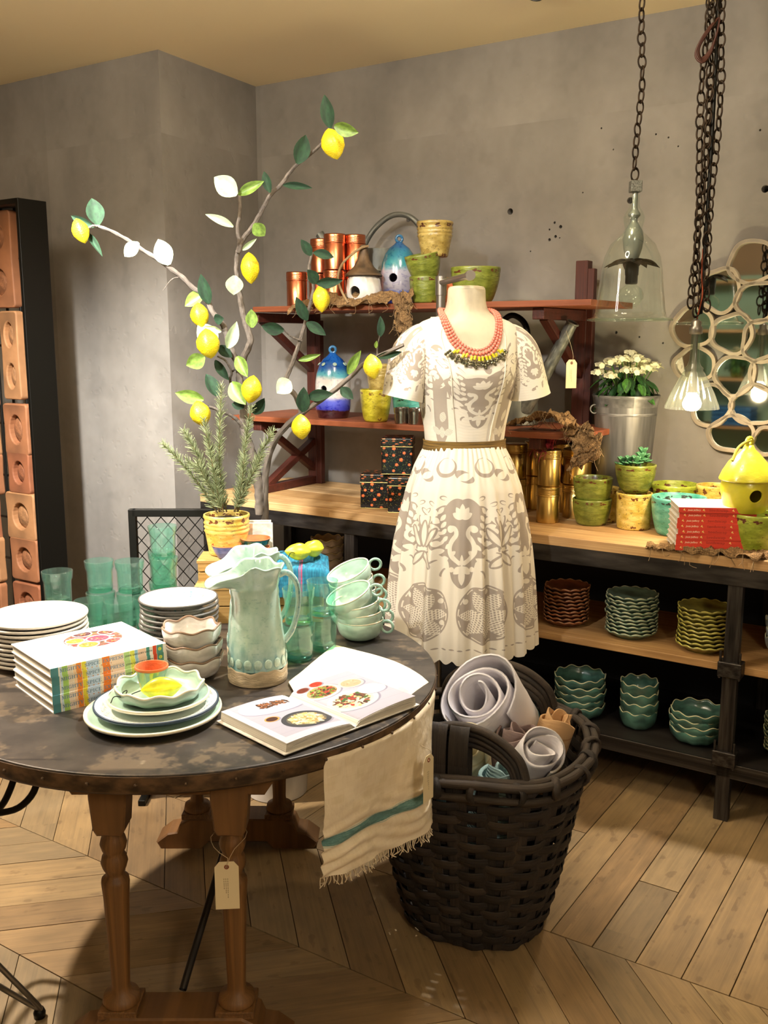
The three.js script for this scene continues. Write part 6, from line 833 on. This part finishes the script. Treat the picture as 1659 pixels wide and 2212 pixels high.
{ // silver rail
  const t = thing('rail_stand', 'brushed steel garment pole with short bent arm behind the mannequin', 'stand'); M.pipe = std({ color: 0x9b958c, metalness: 0.9, roughness: 0.35 });
  const a = V(0.197, 0, -3.41), top = 1.755; part(t, 'pole', rod(V(a.x, 0.012, a.z), V(a.x, top, a.z), 0.0165, 20), M.pipe); const b = V(0.263, top, -3.02); part(t, 'arm', rod(V(a.x, top - 0.017, a.z), V(b.x, top - 0.017, b.z), 0.0105, 16), M.pipe); part(t, 'collar', rod(V(a.x, top - 0.06, a.z), V(a.x, top + 0.004, a.z), 0.0195, 20), M.pipe); const d = V(b.x - a.x, 0, b.z - a.z).normalize(); part(t, 'end_cap', rod(V(b.x, top - 0.017, b.z).addScaledVector(d, -0.012), V(b.x, top - 0.017, b.z).addScaledVector(d, 0.006), 0.0155, 18), M.pipe); part(t, 'foot_plate', moved(lathe([[0, 0.014], [0.06, 0.012], [0.062, 0], [0, 0]], 30), a.x, 0, a.z), M.pipe);
}

// ---------- woven basket with rolled cloths ----------
{
  const C = V(0.258, 0, -2.425), turn = -0.3, t = thing('woven_basket', 'large dark woven splint basket with hooped handles beside the table', 'basket', C, turn), H = 0.5;
  const splints = [[0x1a1512, 0x3a3029, 4], [0x16120f, 0x30271f, 9], [0x201a15, 0x463a2f, 13]].map(([a, b, s]) => std({ map: woodTex(a, b, s), roughness: 0.75, bumpMap: grainBump, bumpScale: 0.002 }));
  const R = rng(91), NU = 24, rad = (y, a) => { const k = y / H, b = lerp(0.185, 0.295, Math.pow(k, 0.8)), n = 2.7, c = abs(cos(a)), s = abs(sin(a)); return b / Math.pow(Math.pow(c, n) + Math.pow(s / 0.96, n), 1 / n); };
  const P = (y, a, o) => { const r = rad(y, a) + o; return V(r * sin(a), y, r * cos(a)); };
  for (let i = 0; i < NU; i++) { const a = i / NU * TAU, wd = 0.05; part(t, 'upright_splint', thick(sheet(2, 12, (s, v) => { const y = lerp(0.005, H + 0.01, v), r = rad(y, a), da = (s - 0.5) * wd / r, o = 0.0045 * (Math.floor(v * 18) % 2 === i % 2 ? 1 : -1) * 0.4, q = P(y, a + da, o); return [q.x, q.y, q.z]; }), 0.0028), splints[i % 3]); }
  const rows = 21; for (let j = 0; j < rows; j++) { const y0 = 0.018 + j * (H - 0.03) / rows, wob = R() * 6, hh = 0.0235; part(t, 'weaver', thick(sheet(NU * 4, 2, (s, v) => { const a = s * TAU, o = 0.0085 * sin(NU / 2 * a + (j % 2) * PI), q = P(y0 + (v - 0.5) * hh + 0.004 * sin(a * 3 + wob), a, o + (v === 0.5 ? 0.002 : 0)); return [q.x, q.y, q.z]; }, true), 0.003), splints[j % 3]); }
  part(t, 'base', moved(new THREE.CylinderGeometry(0.185, 0.18, 0.012, 40), 0, 0.008, 0), splints[0]);
  for (const [o, y, r] of [[0.012, H + 0.004, 0.011], [-0.008, H + 0.008, 0.01], [0.016, H - 0.03, 0.009]]) part(t, 'rim_rod', tube(Array.from({ length: 48 }, (_, i) => { const a = i / 48 * TAU, q = P(min(H, y), a, o + 0.003 * sin(a * 5)); return V(q.x, y + 0.006 * sin(a * 2 + 1) + 0.003 * sin(a * 7), q.z); }), r, 130, 7, true), splints[2]);
  for (let i = 0; i < 20; i++) { const a = (i + 0.5) / 20 * TAU, q = P(H, a, 0.004); const m = part(t, 'rim_lashing', new THREE.TorusGeometry(0.024, 0.006, 5, 14), splints[i % 3]); m.scale.set(1, 1, 1.8); m.position.set(q.x, H - 0.008, q.z); m.rotation.set(0, a + PI / 2 + 0.5 * (i % 2 ? 1 : -1), 0); }
  for (const s of [1, -1]) { // hoops at front and back
    const hd = thing; const grp = part(t, 'handle', tube(Array.from({ length: 17 }, (_, i) => { const v = i / 16, x = lerp(-0.17, 0.17, v), e = Math.pow(sin(v * PI), 0.42); return V(x, H - 0.02 + 0.15 * e, s * (0.258 - 0.015 * e)); }), 0.0105, 60, 8), splints[2]);
    for (let k = 1; k < 4; k++) part(grp, 'hoop_rod', tube(Array.from({ length: 17 }, (_, i) => { const v = i / 16, x = lerp(-0.165 + k * 0.009, 0.165 - k * 0.009, v), e = Math.pow(sin(v * PI), 0.45); return V(x, H - 0.02 + (0.15 - k * 0.017) * e, s * (0.258 - 0.015 * e - k * 0.006)); }), 0.0085, 60, 7), splints[k % 3]);
    for (const [x, w] of s > 0 ? [[-0.055, 0.05], [0.0, 0.048]] : [[-0.02, 0.045]]) part(grp, 'strap', thick(sheet(2, 30, (u, v) => { const a = v * TAU, yy = H + 0.04 + 0.075 * sin(a) * 1.25, zz = s * (0.248 + 0.03 * cos(a)); return [x + (u - 0.5) * w, yy, zz]; }), 0.003), splints[(x > -0.01) ? 1 : 0]);
  }
  // rolled cloths: a strip wound in a spiral
  const rollGeo = (turns, r0, r1, len, seed, th = 0.0055) => { const n = Math.round(turns * 30), g = sheet(n, 10, (s, v) => { const a = s * turns * TAU, r = lerp(r0, r1, s) * (1 + 0.07 * sin(a * 2 + seed) + 0.05 * (fbm(s * 20 + seed, v * 3, 64, 2) - 0.5)), e = 0.02 * sin(a * 1.3 + seed) * (v > 0.8 ? 1 : 0) + 0.012 * (fbm(a * 0.8 + seed, v * 4, 64, 2) - 0.5); return [r * cos(a), (v - 1) * len + e * (v > 0.9 ? 1 : 0.3), r * sin(a)]; }); return thick(g, th); };
  const cloth = (label, p, dir, turns, r0, r1, len, mat, seed, th) => { const o = thing('rolled_cloth', label, 'cloth', p, 0, 'rolled cloths in the basket'), m = part(o, 'rolled_fabric', rollGeo(turns, r0, r1, len, seed, th), mat); m.quaternion.setFromUnitVectors(V(0, 1, 0), V(...dir).normalize()); m.rotateY(seed); return o; };
  const stripe = (bg, at_, col) => std({ map: canvasTex(256, 256, (x) => { x.fillStyle = bg; x.fillRect(0, 0, 256, 256); for (const [p, w, c, vert] of at_) { x.fillStyle = c; vert ? x.fillRect(p, 0, w, 256) : x.fillRect(0, p, 256, w); } }), roughness: 0.95, bumpMap: weaveBump, bumpScale: 0.0008, side: DS });
  const B = (px, py, Y) => pt(px, py, Y);
  cloth('large white rolled tablecloth with teal border standing highest in the basket', V(0.25, 0.6, -2.48), [-0.36, 0.7, 0.62], 3.3, 0.024, 0.116, 0.3, stripe('#dedbe2', [[196, 46, '#4f8b93']]), 1, 0.008);
  cloth('cream rolled napkin tucked under the white tablecloth', V(0.22, 0.535, -2.33), [-0.1, 0.9, 0.35], 2.6, 0.01, 0.048, 0.22, stripe('#d9cfae', [[60, 8, '#c9bb92'], [140, 8, '#c9bb92']]), 3);
  cloth('mauve rolled scarf with frayed end in the middle of the basket', V(0.355, 0.53, -2.4), [0.1, 0.9, 0.3], 2.4, 0.012, 0.05, 0.2, stripe('#8d7a78', [[100, 20, '#9d8a86']]), 5);
  cloth('tan rolled napkin nearest the far basket rim', V(0.475, 0.535, -2.46), [0.2, 0.9, 0.2], 3, 0.012, 0.05, 0.22, stripe('#cda678', [[40, 6, '#b98f60']]), 7);
  cloth('white rolled towel with orange stripe resting on the near rim', V(0.405, 0.525, -2.3), [0.3, 0.75, 0.5], 2.6, 0.02, 0.058, 0.22, stripe('#d8d4d8', [[200, 8, '#dd8a2e'], [60, 3, '#c9c3c9', 1], [150, 3, '#c9c3c9', 1]]), 9, 0.006);
  const knit = std({ map: mottle(0x4f93a8, 0xa7cbd2, 10, 4), roughness: 1, bumpMap: weaveBump, bumpScale: 0.006, side: DS });
  cloth('pale blue knitted roll seen through the near basket handle', V(0.3, 0.49, -2.235), [0.2, 0.95, 0.1], 2.4, 0.012, 0.052, 0.2, knit, 11, 0.009); cloth('deep blue knitted roll at the table side of the basket', V(0.105, 0.535, -2.3), [-0.2, 0.95, 0.2], 2.4, 0.012, 0.05, 0.2, knit, 13, 0.009);
}
{ // unseen cabinet added behind the viewer for the mirrors to reflect
  M.sage = std({ color: 0x8fae9a, roughness: 0.7 }); const t = thing('mirror_backdrop_cabinet', 'pale green cabinet added for the mirrors to reflect, with plants and folded blue cloths', 'cabinet', V(-2.2, 0, 0.62), 2.563);
  at(part(t, 'back_panel', box(1.9, 2.1, 0.02), M.sage), 0, 1.05, -0.2); for (const x of [-0.94, 0.94]) at(part(t, 'side_panel', rbox(0.03, 2.1, 0.4, 0.003), M.sage), x, 1.05, 0); for (let k = 0; k < 5; k++) at(part(t, 'shelf_board', alongX(rbox(1.85, 0.025, 0.4, 0.003)), boardMats[k % 3]), 0, 0.35 + k * 0.42, 0);
  t.updateMatrixWorld(true); const plant = scene.getObjectByName('flowering_plant'), pt_ = scene.getObjectByName('flowerpot');
  for (const [i, x, y] of [[0, -0.6, 1.2025], [1, 0.1, 1.6225], [2, 0.6, 1.2025]]) { const p = V(x, y, 0.05).applyMatrix4(t.matrixWorld), w = ['far left', 'upper', 'far right'][i]; copyOf(pt_, p, 0, 'green pot on the ' + w + ' part of the display cabinet'); copyOf(plant, p.clone().add(V(0, 0.085, 0)), 1, 'flowering plant on the ' + w + ' part of the display cabinet'); }
  const blueC = std({ map: mottle(0x1f4f9a, 0x3f7fc0, 6, 3), roughness: 0.95 }); for (let s = 0; s < 2; s++) for (let k = 0; k < 4; k++) { const p = V(-0.15 + s * 0.75, 0.7825 + k * 0.041 + s * 0.42 * 0, 0.03).applyMatrix4(t.matrixWorld), f = thing('folded_cloth', 'folded blue cloth in the display cabinet, ' + nth(k, 4) + ' of the ' + (s ? 'second' : 'first') + ' pile', 'cloth', p, 2.563, 'folded blue cloths'); at(part(f, 'fold', rbox(0.34, 0.04, 0.28, 0.015, 3), blueC), 0, 0.02, 0); }
}
// ---------- pendant lamps ----------
M.clear = phys({ color: 0xf6fbf8, transmission: 1, thickness: 0, roughness: 0.02, ior: 1.45, side: DS });
M.iron = std({ map: mottle(0x221913, 0x40301f, 8, 5), roughness: 0.6, metalness: 0.6 });
const linkG = (() => { const g = new THREE.TorusGeometry(0.0125, 0.0028, 6, 20); g.scale(1, 1.55, 1); return g; })();
function chain(parent, x, z, y0, y1, seed, sway = 0) { const R = rng(seed), step = 0.034; let i = 0; for (let y = y0; y < y1; y += step, i++) { const m = part(parent, 'chain_link', linkG, M.iron), f = (y - y0) / (y1 - y0); m.position.set(x + sway * sin(f * 9 + seed) + (R() - 0.5) * 0.002, y, z + (R() - 0.5) * 0.002); m.rotation.set(0, (i % 2 ? PI / 2 : 0) + 0.4 + (R() - 0.5) * 0.7, (R() - 0.5) * 0.25); } }
{
  const base = S(1360, 0.12, 1.605), t = thing('bell_pendant', 'clear glass bell pendant lamp on a long iron chain, unlit', 'pendant lamp', base);
  part(t, 'glass_bell', lathe([[0.132, 0.0], [0.138, 0.003], [0.134, 0.008], [0.118, 0.012], [0.113, 0.03], [0.104, 0.1], [0.098, 0.16], [0.09, 0.205], [0.072, 0.245], [0.046, 0.27], [0.032, 0.282], [0.028, 0.295], [0.033, 0.315], [0.034, 0.33], [0.027, 0.348], [0.018, 0.358], [0.015, 0.375], [0.015, 0.4]], 72), M.clear);
  part(t, 'bell_rim', moved(new THREE.TorusGeometry(0.134, 0.0048, 10, 72), 0, 0.004, 0, PI / 2, 0, 0), M.clear);
  M.smoke = phys({ color: 0x8d948c, metalness: 0.4, roughness: 0.15, clearcoat: 0.6 });
  const fin = part(t, 'finial', lathe([[0.0, 0.19], [0.012, 0.19], [0.02, 0.2], [0.03, 0.23], [0.034, 0.26], [0.03, 0.285], [0.018, 0.305], [0.011, 0.315], [0.011, 0.325], [0.019, 0.333], [0.02, 0.34], [0.012, 0.35], [0.009, 0.36], [0.009, 0.41], [0, 0.41]], 28), M.smoke);
  part(fin, 'cap', moved(rbox(0.036, 0.036, 0.036, 0.003), 0, 0.425, 0), M.zinc);
  const lf = leafGeo(0.094, 0.044, 0.25, 0.3); for (let i = 0; i < 8; i++) { const m = part(fin, 'metal_leaf', lf, M.iron); m.position.set(0, 0.187 + (i % 2) * 0.004, 0); m.rotation.order = 'YXZ'; m.rotation.set(0.06, i / 8 * TAU, 0); }
  part(t, 'socket', lathe([[0, 0.118], [0.017, 0.118], [0.02, 0.122], [0.02, 0.145], [0.022, 0.148], [0.022, 0.188], [0, 0.188]], 24), M.black);
  part(t, 'bulb', lathe([[0, 0.04], [0.016, 0.043], [0.03, 0.054], [0.04, 0.073], [0.041, 0.086], [0.034, 0.103], [0.02, 0.114], [0.014, 0.122], [0.014, 0.13]], 36), M.clear);
  chain(t, 0, 0, 0.462, CEIL - base.y, 4, 0.006);
}
{
  const base = S(1494, 0.12, 1.325), t = thing('glass_pendant', 'lit ribbed glass cone pendant lamp hanging over the counter', 'pendant lamp', base);
  M.ribGlass = phys({ color: 0xdfe9df, transmission: 1, thickness: 0, roughness: 0.12, ior: 1.45, side: DS });
  part(t, 'glass_cone', wavy([[0.083, 0.0], [0.08, 0.012], [0.066, 0.05], [0.05, 0.085], [0.034, 0.115], [0.028, 0.122], [0.03, 0.129], [0.021, 0.138], [0.0155, 0.155], [0.014, 0.19], [0.0135, 0.238]], 96, (r, y, a) => [r * (1 + 0.035 * cos(20 * a) * smooth(0.125, 0.02, y)), y]), M.ribGlass);
  part(t, 'socket', lathe([[0, 0.05], [0.012, 0.05], [0.014, 0.054], [0.012, 0.11], [0.008, 0.12], [0.008, 0.235], [0.02, 0.238], [0.021, 0.258], [0.015, 0.262], [0.016, 0.275], [0.008, 0.283], [0, 0.285]], 24), M.pipe);
  part(t, 'bulb', lathe([[0, -0.008], [0.018, -0.005], [0.028, 0.006], [0.03, 0.018], [0.024, 0.034], [0.014, 0.05], [0, 0.052]], 28), std({ color: 0xffffff, emissive: 0xffefd8, emissiveIntensity: 22, roughness: 0.4 }));
  const l = new THREE.PointLight(0xffe2b8, PEND, 0, 2); l.position.set(base.x, base.y - 0.002, base.z); l.castShadow = true; l.shadow.radius = 1.3; scene.add(l);
  for (const [dx, dz, s] of [[-0.008, 0.01, 3], [0.008, -0.004, 6], [0.024, 0.008, 9], [-0.016, -0.008, 12]]) chain(t, dx, dz, 0.3 + s * 0.003, CEIL - base.y, s, 0.007);
  part(t, 'orange_cord', tube([[0, 0.28, 0], [0.004, 0.32, 0.012], [0.01, 0.36, 0.012], [0.006, 0.42, 0.006], [0.008, 0.5, -0.002]], 0.0026, 60, 6), std({ color: 0x8a3c1a, roughness: 0.6 }));
  part(t, 'black_cord', tube([[0.012, 0.3, 0], [0.014, 0.8, 0.004], [0.012, CEIL - base.y - 0.01, 0]], 0.006, 30, 6), M.black);
  M.brownCord = std({ color: 0x3c1a0e, roughness: 0.6 }); for (let k = 0; k < 4; k++) part(t, 'cord_coil', tube([[0.012, 1.17, 0.014], [-0.02 - k * 0.005, 1.13 - k * 0.004, 0.024], [-0.046 - k * 0.003, 1.08 - k * 0.006, 0.02], [-0.036, 1.055 - k * 0.005, 0.016 + k * 0.004], [-0.008, 1.085 - k * 0.004, 0.02], [0.01, 1.15, 0.02]], 0.0034, 40, 6, true), M.brownCord);
}
// ---------- cluster mirror ----------
{
  const t = thing('cluster_mirror', 'wall mirror made of many joined rounded mirrors in pale frames', 'mirror', V(OX, 0, OZ), YAW); M.frameM = std({ map: mottle(0x7d6f5c, 0xb5a68e, 8, 6), roughness: 0.5 }); M.mirror = std({ color: 0xdfe2dc, metalness: 1, roughness: 0.03 });
  const wm = WB - 0.036, R = rng(12);
  [[1495, 707, 88, 92], [1553, 627, 86, 100], [1625, 566, 98, 98], [1636, 651, 90, 92], [1580, 721, 86, 92], [1648, 737, 88, 98], [1499, 787, 86, 78], [1586, 811, 84, 92], [1660, 806, 76, 84], [1534, 876, 82, 98], [1627, 876, 92, 92], [1579, 938, 94, 84], [1657, 954, 66, 68], [1700, 680, 70, 80], [1712, 590, 76, 86], [1716, 870, 70, 84]].forEach(([px, py, w, h]) => {
    const p = pw(px, py, wm), k = K(p), a = w * k / 2 / TX * 0.93, b = h * k / 2, ph = R() * 6, sq = 0.05 + R() * 0.05, out = (f) => Array.from({ length: 40 }, (_, i) => { const th = i / 40 * TAU, q = 1 + sq * cos(3 * th + ph) * 0.6 + 0.03 * cos(5 * th + ph * 2); return [cos(th) * (a * q - f), sin(th) * (b * q - f)]; });
    const s = poly(out(0.0016)); s.holes.push(new THREE.Path(out(0.012).map(([x, y]) => new THREE.Vector2(x, y))));
    const fr = at(part(t, 'mirror_frame', extrude(s, 0.024, 0.0015, 2, 4), M.frameM), uOf(p), p.y, -wm - 0.024);
    at(part(fr, 'mirror_glass', extrude(poly(out(0.0115)), 0.003, 0), M.mirror), 0, 0, 0.006);
  });
}
// ---------- rack of carved block moulds ----------
{
  const o = pd(42, 428, 3.8), w0 = wOf(o), u0 = uOf(o), top = o.y, t = thing('block_rack', 'tall black steel rack holding carved clay blocks before the concrete wall', 'rack', L(u0, 0, w0), YAW);
  at(part(t, 'side_panel', rbox(0.016, top, 0.13, 0.002), M.black), 0, top / 2, -0.05); at(part(t, 'top_bar', rbox(0.9, 0.02, 0.13, 0.002), M.black), -0.45, top - 0.01, -0.05); at(part(t, 'side_panel', rbox(0.016, top, 0.13, 0.002), M.black), -0.9, top / 2, -0.05); at(part(t, 'bottom_bar', rbox(0.9, 0.03, 0.13, 0.002), M.black), -0.45, 0.1, -0.05);
  for (const x of [-0.045, -0.13, -0.215, -0.3, -0.38]) part(t, 'hanging_rod', rod(V(x, 0.1, -0.07), V(x, top - 0.01, -0.07), 0.006, 8), M.black);
  for (const y of [0.62, 0.8, 0.98, 1.2, 1.52, 1.86]) part(t, 'cross_rod', rod(V(-0.9, y, -0.075), V(0, y, -0.075), 0.005, 8), M.black);
  const clays = [[0x6e4028, 0x9c6642, 3], [0x7c5030, 0xaa7a50, 8], [0x66382a, 0x945a3a, 14]].map(([a, b, s]) => std({ map: mottle(a, b, 7, s), roughness: 0.7, bumpMap: grainBump, bumpScale: 0.004 }));
  const wm = w0 + 0.055; let n = 0;
  const where = ['in the top row beside the rack post', 'tall narrow one in the second row', 'second row, nearest the picture edge', 'third row beside the rack post', 'third row, nearest the picture edge', 'fourth row beside the rack post', 'fourth row, nearest the picture edge', 'fifth row beside the rack post', 'fifth row, nearest the picture edge', 'sixth row beside the rack post', 'sixth row, nearest the picture edge', 'lowest visible row beside the rack post', 'lowest visible row, nearest the picture edge'];
  [[0, 562, 92, 196, 2], [30, 768, 48, 182, 2], [-28, 800, 50, 150, 1], [42, 927, 66, 104, 1], [-28, 930, 60, 100, 1], [48, 1020, 60, 84, 1], [-22, 1022, 62, 84, 1], [52, 1114, 80, 96, 1], [-32, 1112, 76, 98, 1], [60, 1207, 76, 88, 1], [-22, 1204, 76, 92, 1], [66, 1302, 76, 84, 1], [-18, 1300, 80, 92, 1]].forEach(([px, py, w, h, cells], i) => {
    const p = pw(px, py, wm), k = K(p), W = w * k * 1.12, H = h * k, b = thing('carved_block', 'brown carved clay block with rounded hollow, ' + where[i], 'block', p, YAW, 'carved blocks on the rack'), hw = W / 2, hh = H / 2, m = clays[i % 3];
    const s = new THREE.Shape(), r = 0.012; s.moveTo(-hw + r, -hh); s.lineTo(hw - r, -hh); s.quadraticCurveTo(hw, -hh, hw, -hh + r); s.lineTo(hw - 0.004, 0); s.lineTo(hw, hh - r); s.quadraticCurveTo(hw, hh, hw - r, hh); s.lineTo(-hw + r, hh); s.quadraticCurveTo(-hw, hh, -hw, hh - r); s.lineTo(-hw + 0.004, 0); s.lineTo(-hw, -hh + r); s.quadraticCurveTo(-hw, -hh, -hw + r, -hh);
    for (let c = 0; c < cells; c++) { const cy = cells === 1 ? 0 : (c - 0.5) * H * 0.48, e = new THREE.Path(); e.absellipse(0, cy, hw * 0.66, hh / cells * 0.66, 0, TAU, true, 0); s.holes.push(e); const d = part(b, 'hollow', lathe([[0, 0.022], [0.35, 0.021], [0.62, 0.015], [0.8, 0.006], [0.9, 0.003], [1.04, 0.012], [1.04, -0.004], [0, -0.004]], 28), m); d.scale.set(hw * 0.7, 1, hh / cells * 0.7); at(d, 0, cy, -0.013, PI / 2, 0, 0); }
    const g = extrude(s, 0.026, 0.006, 3, 10); g.translate(0, 0, -0.013); part(b, 'block_body', g, m);
  });
}
{ // wire chair at the picture edge
  const f = pt(86, 2196, 0), t = thing('wire_chair', 'pale metal wire bistro chair partly out of view beside the table', 'chair'); M.wire = std({ map: mottle(0x5a5248, 0x9a9184, 8, 5), metalness: 0.7, roughness: 0.45 });
  const c = V(f.x - 0.36, 0, f.z + 0.13), ringAt = (r, y, n = 40) => tube(Array.from({ length: n }, (_, i) => V(c.x + r * sin(i / n * TAU), y, c.z + r * cos(i / n * TAU))), 0.008, 90, 8, true);
  part(t, 'seat', moved(lathe([[0, 0.452], [0.17, 0.45], [0.19, 0.445], [0.19, 0.436], [0, 0.436]], 44), c.x, 0, c.z), M.wire); part(t, 'seat_ring', ringAt(0.193, 0.44), M.wire);
  for (const a of [1.17, 2.74, 4.31, 5.88]) { const foot = V(c.x + 0.383 * sin(a + 0.0), 0.012, c.z - 0.383 * -cos(a) * 0 + 0.383 * cos(a)), F = a === 1.17 ? V(f.x, 0.012, f.z) : foot; const up = (d) => V(c.x + 0.19 * sin(a + d), 0.438, c.z + 0.19 * cos(a + d)); part(t, 'leg', tube([up(-0.3), F.clone().lerp(up(-0.3), 0.5), F.clone().setY(0.02), F.clone().add(V(0.004, 0.012, 0.004)), F.clone().lerp(up(0.3), 0.5), up(0.3)], 0.0065, 60, 8), M.wire); part(t, 'foot_cap', moved(lathe([[0, 0], [0.013, 0], [0.014, 0.012], [0.01, 0.022], [0, 0.024]], 16), F.x, 0, F.z), M.black); }
  const q = [pd(33, 1660, 2.2), pd(22, 1705, 2.2), pd(-4, 1748, 2.2), pd(-60, 1770, 2.2)], q2 = [pd(82, 1668, 2.16), pd(72, 1712, 2.16), pd(40, 1745, 2.16), pd(0, 1756, 2.16), pd(-60, 1762, 2.16)];
  for (const s of [q, q2]) { const up = s[0].clone(); up.y = 0.66; part(t, 'back_hoop', tube([up, ...s, V(s[s.length - 1].x - 0.05, 0.45, c.z - 0.1)], 0.0085, 40, 8), M.black); }
}

renderer.render(scene, camera);
